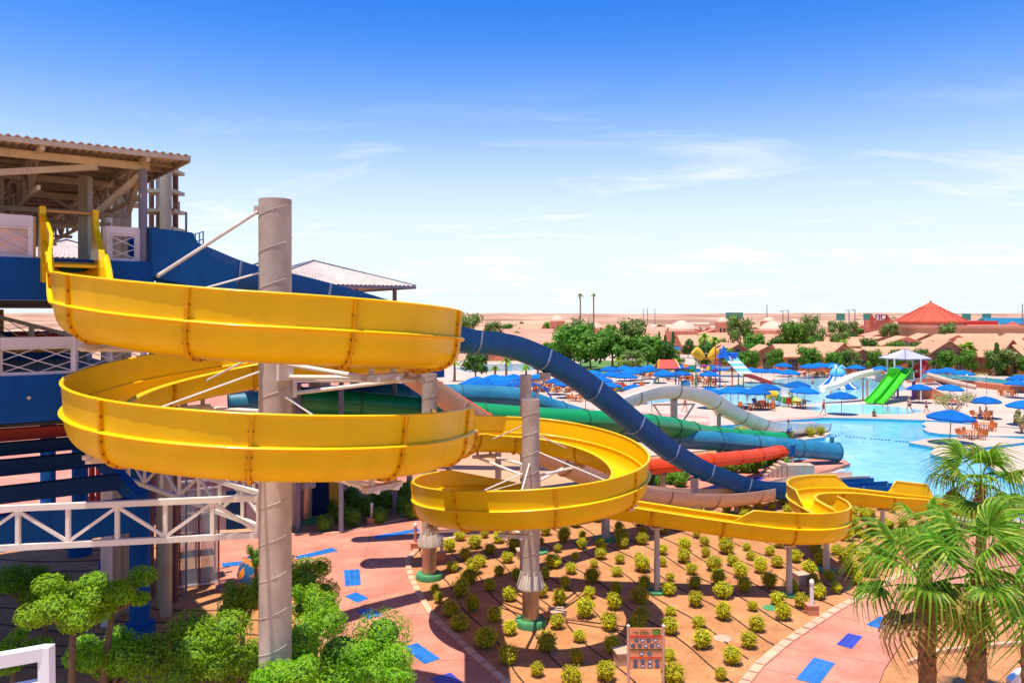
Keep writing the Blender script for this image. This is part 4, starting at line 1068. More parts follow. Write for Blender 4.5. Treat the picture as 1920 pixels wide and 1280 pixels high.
for px in (358, 366, 374, 381):
    b = MB(); b.tube([P(px, 520, 36), P(px, 438 if px < 380 else 434, 36)], 0.035, 6); obj("upright", b, pm("pale_blue_steel", srgb(120, 160, 190), 0.5), rg)
for y in (438, 452, 470):
    b = MB(); b.tube([P(354, y + 4, 36), P(382, y - 4, 36)], 0.03, 6); obj("bar", b, pm("pale_blue_steel", (0.2, 0.4, 0.5)), rg)

# second slide tower behind, two hipped roofs
t2 = thing("slide_tower", "rear slide tower with grey hipped corrugated roof, dark posts and blue walls", "tower", (-7.6, 42, 0))
def hip_roof(par, c, wx, wy, ze, za_, m, rz=0.3, nm="roof"):
    n = 40; b = MB(); ca, sa = cos(rz), sin(rz); cx_, cy_ = c; apex = Vector((cx_, cy_, za_)); cor = []
    for dx, dy in ((-wx, -wy), (wx, -wy), (wx, wy), (-wx, wy)): cor.append(Vector((cx_ + dx * ca - dy * sa, cy_ + dx * sa + dy * ca, ze)))
    for s in range(4):
        p, q = cor[s], cor[(s + 1) % 4]; b0 = len(b.v); L = (q - p).length; k = int(L / 0.25) * 3
        for i in range(k + 1):
            e = p.lerp(q, i / k); b.v.append(tuple(e + Vector((0, 0, 0.03 * sin(i * 2 * pi / 3))))); b.v.append(tuple(apex.lerp(e, 0.02) + Vector((0, 0, 0.0))))
        for i in range(k): b.f.append((b0 + 2 * i, b0 + 2 * i + 2, b0 + 2 * i + 3, b0 + 2 * i + 1)); b.m.append(0)
    r = obj(nm, b, m, par)
    ub = MB(); ub.add([v - Vector((0, 0, 0.08)) for v in cor] + [apex - Vector((0, 0, 0.12))], [(1, 0, 4), (2, 1, 4), (3, 2, 4), (0, 3, 4)]); obj("underside", ub, M_tan, r)
    for s in range(4):
        hb = MB(); hb.bar(cor[s] + Vector((0, 0, 0.02)), apex + Vector((0, 0, 0.03)), 0.14, 0.06); obj("hip_cap", hb, M_greypost, r)
        hb = MB(); hb.bar(cor[s] - Vector((0, 0, 0.1)), cor[(s + 1) % 4] - Vector((0, 0, 0.1)), 0.06, 0.14); obj("eave_beam", hb, M_greypost, r)
    return r
rc = P(588, 489, 46)
hip_roof(t2, (rc.x, 46), 4.4, 4.4, 13.25, rc.z, M_roof, 0.55)
rc2 = P(482, 494, 50); hip_roof(t2, (rc2.x, 50), 4.0, 4.0, 13.0, rc2.z, M_roof, 0.55)
rc3 = P(125, 450, 44); hip_roof(t2, (rc3.x, 44), 3.2, 3.2, 14.6, rc3.z, M_roof, 0.55)
for px, y, Y in ((740, 536, 46.5), (668, 542, 50), (560, 545, 43), (470, 545, 48), (640, 540, 42.5)):
    p = P(px, y, Y); b = MB(); b.bar((p.x, p.y, 0), p, 0.22, 0.22); obj("roof_post", b, M_greypost, t2)
b = MB(); b.box((-9.5, 46, 8.35), (9, 7, 0.5), 0.55); obj("deck", b, M_navy, t2)
railing(t2, Vector((-12, 41, 8.6)), Vector((-5.5, 44.9, 8.6)), 1.0, 5)
for px, py, Y, w_, h_, m, nm in ((640, 752, 47.5, 3.6, 1.5, M_navy, "wall_panel"), (760, 775, 52, 3.0, 1.7, M_navy, "wall_panel"), (560, 770, 46, 1.4, 2.4, M_ywall, "wall_panel"), (640, 785, 48, 1.6, 1.4, M_orwall, "wall_panel"), (700, 790, 50, 1.2, 1.2, M_orwall, "wall_panel")):
    p = P(px, py, Y); b = MB(); b.box(p, (w_, 0.4, h_), 0.2); obj(nm, b, m, t2)
for px, Y, r in ((548, 44, 0.4), (590, 47, 0.36), (665, 50, 0.3), (768, 52, 0.2), (610, 52, 0.35)):
    x = (px - 960) / F * Y; b = MB(); b.lathe([(r, 0), (r, 8.1)], (x, Y, 0), 16); obj("column", b, M_steel, t2, smooth=40)
# painted buildings behind the path
def block(name, label, px, py, w_, d_, h_, m, rz=0.25):
    q = G(px, py); t = thing(name, label, "building", q, rz); b = MB(); b.box((0, 0, h_ / 2), (w_, d_, h_)); obj("wall", b, m, t, local=True)
    b = MB(); b.box((0, 0, h_ + 0.08), (w_ + 0.3, d_ + 0.3, 0.16)); obj("coping", b, M_tan, t, local=True)
    b = MB(); b.box((w_ * 0.1, -d_ / 2 - 0.03, 1.05), (0.95, 0.08, 2.1)); obj("door", b, M_dnavy, t, local=True)
    b = MB(); b.box((-w_ * 0.3, -d_ / 2 - 0.03, 1.5), (0.9, 0.06, 0.9)); o = obj("window", b, M_glass, t, local=True)
    b = MB(); b.box((-w_ * 0.3, -d_ / 2 - 0.07, 1.0), (1.1, 0.12, 0.08)); obj("sill", b, M_rail, o, local=True)
    return t
block("painted_kiosk", "yellow painted kiosk behind the shrub bed pillar", 590, 955, 3.2, 3.0, 3.2, M_ywall)
block("painted_kiosk", "lilac painted kiosk behind the white trusses", 430, 975, 5.0, 4.0, 3.4, M_lilac)
block("painted_kiosk", "dull violet kiosk deep under the tower", 320, 950, 4.0, 4.0, 3.2, pm("violet_render", srgb(120, 100, 130), 0.8))
block("painted_kiosk", "orange painted kiosk under the rear slide tower", 690, 890, 3.0, 3.0, 3.0, M_orwall)

# painted round planter ball on the path
q = G(484, 1110); bl = thing("painted_planter", "round planter painted in blue and orange patches behind the pillar", "planter", q)
M_patch = pm("patch_paint", srgb(36, 96, 140), 0.4, var=0.1, scale=2.6, col2=srgb(226, 130, 40), contrast=(0.50, 0.53))
b = MB(); b.lathe([(0.45, 0), (0.72, 0.35), (0.85, 0.8), (0.74, 1.2), (0.5, 1.48), (0.44, 1.4)], q, 28); obj("bowl", b, M_patch, bl, smooth=50)
b = MB(); b.lathe([(0.0, 1.36), (0.45, 1.36)], q, 20); obj("soil", b, M_soil, bl)

# bollard lamps
def bollard(px, py, lb, m_post, h=0.95, base=True, r=0.075):
    q = G(px, py); t = thing("bollard_lamp", lb, "bollard", q)
    if base:
        b = MB(); b.box(q + Vector((0, 0, 0.2)), (0.42, 0.42, 0.36)); b.box(q + Vector((0, 0, 0.405)), (0.46, 0.46, 0.05)); obj("plinth", b, pm("terracotta_plinth", srgb(206, 136, 100), 0.8), t)
    b = MB(); z0 = 0.43 if base else 0.05; b.lathe([(r, z0), (r, z0 + h * 0.75), (r * 0.6, z0 + h * 0.76)], q, 14); obj("post", b, m_post, t, smooth=40)
    b = MB(); b.lathe([(r * 0.9, z0 + h * 0.75), (r * 1.25, z0 + h * 0.82), (r * 1.2, z0 + h * 0.93), (r * 0.7, z0 + h), (0.0, z0 + h * 1.02)], q, 14); obj("globe", b, M_white, t, smooth=True)
bollard(1522, 1152, "white globe bollard lamp on brick plinth at the palm path kerb", M_white)
bollard(779, 1032, "terracotta bollard lamp with white globe at the bed corner", pm("terracotta_post", srgb(206, 128, 96), 0.7))
bollard(697, 984, "white arched bollard lamp among the green shrubs", M_white, 0.8)
bollard(1212, 910, "white arched bollard lamp by the cream slide", M_white, 0.9)
bollard(828, 1052, "small grey bollard on plinth beside the collared pillar", M_steel, 0.8)
# concrete valve boxes and lids in the bed
def cbox(px, py, lb, s=0.55, h=0.42):
    q = G(px, py); t = thing("valve_box", lb, "concrete box", q); b = MB(); b.box(q + Vector((0, 0, h / 2)), (s, s, h), 0.2); obj("body", b, M_concrete, t)
    b = MB(); b.box(q + Vector((0, 0, h + 0.02)), (s + 0.06, s + 0.06, 0.05), 0.2); obj("lid", b, M_concrete, t)
cbox(1168, 1243, "concrete block behind the rules sign, on its left"); cbox(1045, 1165, "concrete block beside the banded pillar's green footing"); cbox(1503, 1094, "concrete block below the yellow bend")
cbox(980, 1047, "concrete block hidden behind the banded pillar")
for px, py, lb, m in ((1355, 1198, "round pale lid set in the soil near the sign", M_concrete), (1446, 1141, "round green lid set in the soil by the bend post", M_foot)):
    q = G(px, py); t = obj("drain_lid", (lambda m_: (m_.lathe([(0.33, 0), (0.33, 0.05), (0.28, 0.07), (0.0, 0.075)], q, 20), m_)[1])(MB()), m); tag(t, lb, "lid")
# steps, blue shower pole by the cream slide outlet
q = G(1462, 893); st = thing("concrete_steps", "peach concrete steps and block at the pool edge", "steps", q)
for i in range(6):
    b = MB(); b.box(q + Vector((-1.55 + i * 0.32, -0.3, 0.06 + 0.10 * i)), (0.36, 1.0, 0.12 + 0.2 * i)); obj("step", b, M_concrete, st)
b = MB(); b.box(q + Vector((1.25, -0.3, 0.48)), (1.9, 1.0, 0.96)); obj("block", b, M_concrete, st)
for px, py, lb in ((1486, 885, "blue shower pole before the concrete steps"), (1560, 866, "teal shower pole at the peninsula tip")):
    q = G(px, py); t = thing("shower_pole", lb, "shower", q); b = MB(); b.tube([q, q + Vector((0, 0, 1.5))], 0.08, 8); obj("pole", b, M_steel, t)
    b = MB(); b.box(q + Vector((0, 0, 1.6)), (0.3, 0.2, 0.8)); b.tube([q + Vector((0, 0, 1.9)), q + Vector((0.25, -0.3, 2.1))], 0.04, 6); obj("shower_head", b, M_blue if "blue" in lb else M_teal, t)
# white splash steps where the cream slide meets the water
for i in range(3):
    a = [(1470 + 12 * i, 896 - 7 * i), (1560 + 10 * i, 884 - 6 * i), (1590 - 2 * i, 886 - 6 * i), (1500 + 10 * i, 899 - 7 * i)]
    sheet("foam_strip", a, -0.19 + 0.004 * i, M_white)

# slide rules sign
q = G(1212, 1290); sg = thing("slide_rules_sign", "peach rules board with rows of round blue pictograms on two posts", "sign", q)
M_peach = pm("peach_board", srgb(226, 152, 104), 0.5, var=0.05); M_signred = pm("sign_red", srgb(206, 60, 36), 0.5); M_olive = pm("sign_olive", srgb(90, 84, 40), 0.5)
M_sblue = pm("sign_blue", srgb(44, 84, 130), 0.5, var=0.2, scale=30); M_steal = pm("sign_teal", srgb(30, 130, 160), 0.5); M_sgrey = pm("sign_grey", srgb(116, 112, 110), 0.5, var=0.2, scale=40)
YS = q.y
def sp(x, y, d=0.0): v = P(x, y, YS); v.y -= d; return v
for px in (1178, 1244):
    b = MB(); b.tube([(P(px, 1200, YS).x, YS, 0), sp(px, 1173)], 0.045, 10); obj("post", b, pm("pinkish_steel", srgb(212, 170, 150), 0.4, metal=0.2), sg, smooth=40)
    b = MB(); b.lathe([(0.05, 0), (0.055, 0.03), (0.0, 0.07)], sp(px, 1173.5), 10); obj("post_cap", b, M_white, sg)
def rect(nm, x0, y0, x1, y1, m, d, par=sg, th=0.012):
    a, c = sp(x0, y1, d), sp(x1, y0, d); b = MB(); b.box(((a.x + c.x) / 2, a.y - th / 2, (a.z + c.z) / 2), (abs(c.x - a.x), th, abs(c.z - a.z))); return obj(nm, b, m, par)
board = rect("board", 1180.5, 1176, 1241.5, 1252.5, M_peach, 0.0, th=0.03)
rect("red_band", 1181, 1190, 1241, 1193, M_signred, 0.032, board); rect("olive_band", 1181, 1215, 1241, 1217.5, M_olive, 0.032, board); rect("red_band", 1181, 1230, 1241, 1232, M_signred, 0.032, board)
rect("photo_panel", 1223, 1178, 1238, 1188, pm("sign_photo", srgb(60, 60, 34), 0.5, var=0.3, scale=60, col2=srgb(120, 200, 60), contrast=(0.45, 0.6)), 0.032, board)
for x, y, m in [(1193, 1199, M_steal), (1204.5, 1199, M_sgrey), (1216, 1199, M_sgrey), (1228.5, 1199, M_sgrey), (1187, 1209, M_sgrey), (1199.5, 1209, M_sgrey), (1211, 1209, M_sgrey), (1222, 1209, M_sblue), (1234, 1209, M_sgrey),
                (1202.5, 1224, M_sgrey), (1217.5, 1224, M_steal)] + [(1191 + 13.7 * i, yy, M_sgrey if i < 3 else M_sblue) for yy in (1238.5, 1247) for i in range(4)]:
    b = MB(); c = sp(x, y, 0.032); rr = 4.3 / F * YS; n = 16
    b.add([(c.x, c.y - 0.004, c.z)] + [(c.x + rr * cos(2 * pi * k / n), c.y - 0.004, c.z + rr * 0.92 * sin(2 * pi * k / n)) for k in range(n)], [(0, 1 + (k + 1) % n, 1 + k) for k in range(n)])
    o = obj("pictogram", b, M_sblue if m is M_sgrey else m, board)
    b = MB(); rr *= 0.62; b.add([(c.x, c.y - 0.008, c.z)] + [(c.x + rr * (1 + 0.3 * sin(3 * k)) * cos(2 * pi * k / n), c.y - 0.008, c.z + rr * (0.8 + 0.3 * cos(2 * k + x)) * sin(2 * pi * k / n)) for k in range(n)], [(0, 1 + (k + 1) % n, 1 + k) for k in range(n)])
    obj("figure", b, M_sgrey if random.random() < 0.6 else M_white, o)
for x0, x1, y, m in ((1187, 1196, 1184, M_olive), (1200, 1212, 1180.5, M_signred), (1200, 1216, 1184, M_olive), (1200, 1218, 1187, M_olive)):
    xx = x0
    while xx < x1:
        wv = random.uniform(1.0, 2.6); rect("lettering", xx, y - 0.8, min(xx + wv, x1), y + 0.8, m, 0.033, board, 0.004); xx += wv + 0.6
b = MB(); b.tube([sp(1196, 1182, 0.035), sp(1193, 1187, 0.035)], 0.012, 6); obj("slide_emblem", b, M_olive, board)

# white handrail of the viewing stair, close to the camera
vr = thing("stair_handrail", "white handrail of the viewing stair, close up in the lower corner", "railing", (-3.0, 5.0, 8.3))
hr = [P(-260, 1276, 4.7), P(78, 1216, 5.0)]
for dz, rr in ((0, 0.036), (-0.2, 0.03)):
    b = MB(); b.bar(hr[0] + Vector((0, 0, dz - 0.02)), hr[1] + Vector((0.02, 0, dz - 0.02)), rr * 2, rr * 2.2); obj("rail", b, M_white, vr)
b = MB(); b.bar(hr[1] + Vector((0.03, 0, 0.02)), hr[1] + Vector((0.06, -0.03, -1.45)), 0.07, 0.07); obj("post", b, M_white, vr)
b = MB(); b.bar(hr[0] + Vector((0.03, 0, 0.02)), hr[0] + Vector((0.03, 0, -1.45)), 0.07, 0.07); obj("post", b, M_white, vr)
b = MB(); b.box((-3.9, 4.4, 8.18), (3.0, 1.6, 0.16)); obj("landing", b, M_concrete, vr)
b = MB(); b.box((-3.9, 4.4, 4.05), (0.5, 0.5, 8.1)); obj("column", b, M_concrete, vr)
# ================================================================== plants
L_gold = leaf_mat("golden_leaf", [srgb(150, 158, 6), srgb(208, 200, 10), srgb(232, 220, 24), srgb(180, 182, 14)], 0.18, 0.45)
L_fresh = leaf_mat("fresh_leaf", [srgb(70, 120, 14), srgb(112, 166, 30), srgb(150, 190, 48)], 0.15, 0.4)
L_tree = leaf_mat("tree_leaf", [srgb(58, 106, 18), srgb(92, 146, 34), srgb(128, 172, 52)], 0.15, 0.4)
L_olive = leaf_mat("olive_leaf", [srgb(92, 108, 48), srgb(122, 136, 66), srgb(146, 152, 86)], 0.12, 0.35)
L_dark = leaf_mat("dark_leaf", [srgb(44, 84, 26), srgb(66, 110, 38), srgb(90, 130, 50)], 0.12, 0.3)
L_palm = leaf_mat("palm_leaf", [srgb(80, 134, 20), srgb(124, 170, 36), srgb(186, 200, 80)], 0.24, 0.45)
L_dry = leaf_mat("dry_leaf", [srgb(150, 116, 60), srgb(186, 150, 84)], 0.1, 0.3)
M_bark = pm("bark", srgb(126, 96, 70), 0.9, var=0.25, scale=6, bump=0.5, bscale=20)
M_palmbark = pm("palm_bark", srgb(140, 98, 62), 0.95, var=0.35, scale=9, bump=0.6, bscale=25)
M_core = pm("shrub_core", srgb(120, 118, 14), 0.9, var=0.25, scale=14)
M_gcore = pm("green_core", srgb(84, 122, 30), 0.9, var=0.3, scale=10)

def leaf(mb, p, nrm, size, rnd, asp=0.55):
    t = Vector((rnd.uniform(-1, 1), rnd.uniform(-1, 1), rnd.uniform(-1, 1)))
    a = nrm.cross(t)
    if a.length < 1e-3: a = Vector((1, 0, 0))
    a.normalize(); b = nrm.cross(a).normalized(); s = size * rnd.uniform(0.65, 1.3)
    mb.add([p - a * s, p + b * s * asp + nrm * s * 0.18, p + a * s, p - b * s * asp + nrm * s * 0.18], [(0, 1, 2, 3)])
def leaves_on(mb, c, rad, n, size, rnd, shell_=0.55, up=0.35, asp=0.55):
    c = Vector(c)
    for _ in range(n):
        d = Vector((rnd.gauss(0, 1), rnd.gauss(0, 1), rnd.gauss(0, 1))).normalized()
        r = shell_ + (1 - shell_) * rnd.random() ** 0.5
        p = c + Vector((d.x * rad[0], d.y * rad[1], d.z * rad[2])) * r * rnd.uniform(0.92, 1.08)
        nrm = (d + Vector((rnd.uniform(-.7, .7), rnd.uniform(-.7, .7), rnd.uniform(-.4, .7) + up))).normalized()
        leaf(mb, p, nrm, size, rnd, asp)
def ball(mb, c, rad, n=8, m=6):
    prof = [(max(1e-5, sin(pi * k / m)), -cos(pi * k / m)) for k in range(m + 1)]
    o = len(mb.v); c = Vector(c)
    for r, z in prof:
        for k in range(n):
            a = 2 * pi * k / n; mb.v.append((c.x + r * cos(a) * rad[0], c.y + r * sin(a) * rad[1], c.z + z * rad[2]))
    for i in range(m):
        for k in range(n):
            k2 = (k + 1) % n; mb.f.append((o + i * n + k, o + i * n + k2, o + (i + 1) * n + k2, o + (i + 1) * n + k)); mb.m.append(0)
def make_shrub(seed, m_leaf, m_core, rx=0.34, rz=0.36, n=560, size=0.042):
    rnd = random.Random(seed)
    t = thing("clipped_shrub", None, "shrub"); f = MB()
    lob = [(0, 0, rz + 0.02)] + [(rnd.uniform(-.11, .11), rnd.uniform(-.11, .11), rz + rnd.uniform(-.08, .13)) for _ in range(5)]
    for i, c in enumerate(lob):
        k = 1.0 if i == 0 else rnd.uniform(0.62, 0.85)
        leaves_on(f, c, (rx * k, rx * k, rz * k), n // 2 if i == 0 else n // 7, size, rnd, 0.78, up=0.9)
    for _ in range(26):                                  # stray shoots
        d = Vector((rnd.gauss(0, 1), rnd.gauss(0, 1), abs(rnd.gauss(0, 1)) + 0.1)).normalized(); p0 = Vector((d.x * rx, d.y * rx, rz + d.z * rz)); ln = rnd.uniform(0.03, 0.09) * rx / 0.34
        for u in (0.3, 0.65, 1.0): leaf(f, p0 + (d + Vector((0, 0, 0.25))) * ln * u, (d + Vector((rnd.uniform(-1, 1), rnd.uniform(-1, 1), 0.6))).normalized(), size * 0.9, rnd)
    obj("foliage", f, m_leaf, t, local=True)
    c = MB(); ball(c, (0, 0, rz + 0.02), (rx * 0.78, rx * 0.78, rz * 0.84)); obj("inner_fill", c, m_core, t, local=True, smooth=True)  # solid darker core added inside the leaves to block see-through
    s = MB(); s.tube([(0, 0, -0.02), (0.01, 0, 0.2)], [0.05, 0.035], 6); obj("stem", s, M_bark, t, local=True)
    return t
gold = [make_shrub(i, L_gold, M_core) for i in range(6)]
fresh = [make_shrub(20 + i, L_fresh, M_gcore, 0.46, 0.5, 480, 0.06) for i in range(4)]
shrubs = []
def crop(lst, x0, y0, k): return [(x0 + a / k, y0 + b / k) for a, b in lst]
spots = crop([(390,130),(245,165),(90,180),(530,110),(815,195),(680,225),(955,185),(1110,225),(1270,255),(1445,300),(1535,385),(525,250),(825,270),(970,245),(1135,285),(1320,335),(675,305),(230,310),(360,290),(50,335),(525,330),(885,360),(1010,325),(725,385),(1205,375),(1065,410),(210,395),(385,365),(40,440),(580,430),(910,455),(1265,475),(750,480),(1090,500),(400,480),(570,525),(205,510),(945,545),(365,575),(190,620),(755,600),(1150,630),(1325,590),(1490,610),(1420,510),(1570,460),(1600,545),(1725,510),(1680,425),(1590,265),(1730,250),(1790,310),(1830,70),(1790,155),(1840,240),(1870,450),(1835,380),(580,660),(950,690),(1365,690),(775,745),(380,715),(160,760),(575,785),(800,880),(175,910),(1120,880),(1005,990),(570,960),(930,1095),(135,1100),(600,1125),(350,780)], 1100, 960, 3.692)
spots += crop([(675,150),(780,185),(490,170),(600,225),(410,250),(715,265),(905,250),(530,310),(640,360),(845,330),(430,400),(785,425),(560,480),(500,575),(715,535),(860,610),(585,685),(420,720),(490,820),(330,625),(750,760),(865,855),(680,950),(850,1070),(1070,1160),(1145,970),(1385,910),(1220,810),(1425,730),(1235,640),(1130,450),(1225,255),(1185,365),(1355,310),(1405,230),(1545,250),(1490,360),(1320,410),(1280,515),(1480,475),(1460,590),(1665,425),(1660,550),(1645,680),(1610,825),(1625,980),(1365,1065),(1590,1190),(1330,1240),(1690,330),(1705,225),(1405,145),(1285,120),(1270,180),(1130,130),(1095,200),(915,455),(1100,580),(305,560)], 740, 960, 4.0)
spots += crop([(250,690),(170,710),(75,770),(35,710),(125,620),(75,580),(165,565),(215,610),(155,445),(125,505),(200,490),(265,475),(320,425),(355,450),(425,440),(430,480),(505,400),(345,640),(165,385)], 1540, 820, 2.782)
spots += crop([(245,355),(345,345),(945,475),(905,565),(960,400),(1090,395),(1185,450),(1230,490),(1330,470),(1015,540),(1105,520),(1325,545),(830,670),(960,645),(895,730),(680,690),(525,730),(335,675),(165,640),(190,705),(390,760),(55,750),(265,770),(20,660),(1440,405),(1040,720)], 1360, 860, 4.0)
spots += [(1080, 978), (1120, 968), (1160, 985), (1200, 975), (1250, 968), (1300, 972), (1345, 965), (1400, 955), (1440, 948), (1240, 990), (1180, 1002), (1560, 950), (1620, 965), (1060, 990)]
keep = []
for x, y in spots:
    q = G(x, y, 0.32); q.z = 0.03
    if all((q - k).length > 0.58 for k in keep): keep.append(q)
_bp = [Vector((*p, 0)) for p in poly(BED, 0.034)]
for k in range(-8, 18):
    for j in range(-12, 16):
        q = Vector((1, 33, 0.03)) + Vector((0.94, 0.34, 0)).normalized() * (k * 1.55 + 0.1) + Vector((0.34, -0.94, 0)).normalized() * (j * 1.5 + 0.7 * (k % 2)) + Vector((random.uniform(-.15, .15), random.uniform(-.15, .15), 0))
        if not in_poly(q.x, q.y, [(p.x, p.y) for p in _bp]) or any(((q - a_) - (b_ - a_) * max(0, min(1, (q - a_).dot(b_ - a_) / (b_ - a_).length_squared))).length < 0.6 for a_, b_ in zip(_bp, _bp[1:] + _bp[:1])): continue
        if any(((q.x - px_) ** 2 + (q.y - py_) ** 2) < 1.1 for px_, py_ in ((B_.x, B_.y), (cx, cy), G2(1212, 1290), G2(1168, 1243), G2(1045, 1165), G2(1503, 1094))): continue
        if q.y < 25.2 or any((q - v).length < 1.0 for v in keep): continue
        keep.append(q)
print("shrubs", len(keep))
for i, q in enumerate(keep):
    src = gold[i % 6]; o = src if i < 6 else copy_tree(src)
    k_ = random.choice((0.62, 0.74, 0.82, 0.88, 0.94, 1.0, 1.1)); place(o, q, random.uniform(0, 6.28), (k_ * random.uniform(0.9, 1.12), k_ * random.uniform(0.9, 1.12), k_ * random.uniform(0.78, 1.0))); o["group"] = "clipped shrubs in the spiral's bed"; shrubs.append(o)
single_out(shrubs, "yellow-green clipped shrub", [("the rules sign", *G2(1212, 1290)), ("banded pillar", B_.x, B_.y), ("path-side collared pillar", cx, cy), ("white globe bollard", *G2(1522, 1152)),
    ("straight-run slim post", *G2(1229, 1116)), ("the yellow bend", 14.2, 36), ("last yellow straight", 20.5, 42.5)])
gs = []
fs_ = crop([(335,755),(410,725),(485,745),(235,730),(515,690),(790,640),(900,640),(985,640),(1060,640),(1105,605),(1205,600),(1300,615),(240,700)], 1160, 720, 4.174)
fs_ += crop([(910,330),(1000,420),(1115,450),(1140,300),(1245,350),(1345,285),(1445,310),(1605,220),(1555,330),(1670,385),(1370,430),(850,500),(1095,260)], 440, 880, 5.053)
for i, (x, y) in enumerate(fs_):
    q = G(x, y, 0.55); q.z = 0.03; o = fresh[i % 4] if i < 4 else copy_tree(fresh[i % 4])
    place(o, q, random.uniform(0, 6.28), random.uniform(0.95, 1.3)); o["group"] = "green shrubs in the side beds"; gs.append(o)
single_out(gs, "round leafy green shrub", [("footed pillar", dx_, dy_), ("arched bollard lamp", *G2(697, 984)), ("path-side collared pillar", cx, cy), ("cream slide bollard", *G2(1212, 910)), ("teal tube posts", *G2(1400, 880)), ("yellow kiosk", *G2(590, 955))])
ys = []
for x, y in crop([(940,370),(985,380),(1105,385),(1215,405),(1270,400),(1325,400),(1505,380),(1580,370)], 1160, 720, 4.174):
    q = G(x, y, 0.5); q.z = 0.14; o = copy_tree(gold[len(ys) % 6]); place(o, q, random.uniform(0, 6), random.uniform(1.1, 1.4)); o["group"] = "shrubs by the white slide"; ys.append(o)
for i, o in enumerate(sorted(ys, key=lambda o: o.location.x / o.location.y)): o["label"] = f"{['first','second','third','fourth','fifth','sixth','seventh','eighth'][i]} low yellow shrub from the left along the white slide foot"
# drip pipes across the beds
dl = thing("drip_irrigation", "thin black drip pipes laid in lines across the spiral's bed", "irrigation pipe", (5, 32, 0))
av = Vector((0.34, -0.94, 0)).normalized(); bv = Vector((0.94, 0.34, 0)).normalized(); org = Vector((1, 33, 0))
bp_ = [Vector((*p, 0)) for p in poly(BED, 0.034)]
def inside(q):
    c = False; n = len(bp_)
    for i in range(n):
        a, b = bp_[i], bp_[i - 1]
        if (a.y > q.y) != (b.y > q.y) and q.x < (b.x - a.x) * (q.y - a.y) / (b.y - a.y) + a.x: c = not c
    return c
for k in range(-6, 17):
    run = []
    for j in range(-30, 40):
        q = org + bv * k * 1.55 + av * j * 0.5 + bv * 0.12 * sin(j * 0.5 + k)
        if inside(q): run.append((q.x, q.y, 0.052))
        elif len(run) > 3: break
        else: run = []
    if len(run) > 3:
        b = MB(); b.tube(run, 0.022, 5); obj("pipe", b, M_pipe_black, dl)
d2_ = thing("drip_irrigation", "dark drip pipes across the shaded bed below the tower", "irrigation pipe", (-10, 27, 0))
for k in range(10):
    y0 = 1015 + k * 26; run = [G(x, y0 + 8 * sin(x * 0.012 + k) + x * 0.05, 0.045) for x in range(-60, 520 if k > 3 else 380, 40)]
    b = MB(); b.tube(run, 0.022, 5); obj("pipe", b, M_pipe_black, d2_)

lit = MB(); rl = random.Random(77); nl = 0
bx_ = [p.x for p in bp_]; by_ = [p.y for p in bp_]
while nl < 2600:
    q = Vector((rl.uniform(min(bx_), max(bx_)), rl.uniform(min(by_), max(by_)), 0))
    if not inside(q): continue
    nl += 1; q.z = 0.042; leaf(lit, q, Vector((rl.uniform(-.5, .5), rl.uniform(-.5, .5), 1)).normalized(), rl.uniform(0.012, 0.03), rl, 0.6)
o = obj("leaf_litter", lit, leaf_mat("litter_leaf", [srgb(110, 70, 40), srgb(150, 104, 60), srgb(176, 150, 60), srgb(90, 60, 40)], 0.0, 0.1), kind="stuff"); tag(o, "dry leaf litter scattered over the sandy shrub bed", "leaf litter")
# ---- trees
def limb(mb, p, q, r0, r1, n=6, bend=0.15, rnd=random):
    p, q = Vector(p), Vector(q); L = (q - p).length; off = Vector((rnd.uniform(-1, 1), rnd.uniform(-1, 1), 0)) * L * bend
    mb.tube([p, p.lerp(q, 0.35) + off * 0.8, p.lerp(q, 0.7) + off * 0.6, q], [r0, r0 * 0.7 + r1 * 0.3, r0 * 0.35 + r1 * 0.65, r1], n)
def make_tree(seed, h, rad, m_leaf, m_core, clumps=14, per=90, leafs=0.16, trunk=0.16, crown_lo=0.35, flat=0.8, name="broadleaf_tree"):
    rnd = random.Random(seed); t = thing(name, None, "tree"); f = MB(); wd = MB(); top = Vector((rnd.uniform(-.1, .1) * rad, rnd.uniform(-.1, .1) * rad, h * (crown_lo + 0.12)))
    limb(wd, (0, 0, -0.05), top, trunk, trunk * 0.7, 8, 0.06, rnd)
    core = MB(); cz = h * (1 + crown_lo) / 2; hz_ = h * (1 - crown_lo) / 2
    for i in range(clumps):
        an = 2 * pi * i / clumps * 2.4 + rnd.uniform(-.3, .3); lv = rnd.uniform(-0.75, 0.8); rr = rad * sqrt(max(0.05, 1 - lv * lv * 0.85)) * rnd.uniform(0.35, 0.8)
        c = Vector((cos(an) * rr, sin(an) * rr, cz + lv * hz_ * 0.85)); k = rad * rnd.uniform(0.3, 0.5)
        leaves_on(f, c, (k, k, k * flat), per, leafs, rnd, 0.5)
        ball(core, c, (k * 0.55, k * 0.55, k * flat * 0.5), 7, 5)
        if i % 2 == 0: limb(wd, top * rnd.uniform(0.75, 1), c, trunk * 0.5, trunk * 0.12, 5, 0.1, rnd)
    obj("crown", f, m_leaf, t, local=True); obj("trunk", wd, M_bark, t, local=True, smooth=True)
    obj("inner_fill", core, m_core, t, local=True, smooth=True)  # solid balls added within the clumps to stop see-through
    return t
def put_tree(px, py, ytop, wpx, srcs, lb, used={}):
    """a tree whose foot stands at pixel px, py and whose crown is as tall and wide as in the photograph"""
    q = G(px, py); Y = q.y; h = (py - ytop) / F * Y; wd = wpx / F * Y
    src = srcs[put_tree.n % len(srcs)]; put_tree.n += 1
    o = src if src.name not in used else copy_tree(src); used[src.name] = 1
    o.location = (q.x, q.y, 0); o.rotation_euler = (0, 0, random.uniform(0, 6.28)); o.scale = (wd / 2.0, wd / 2.0, h / 2.0)
    o["label"] = lb; return o
put_tree.n = 0
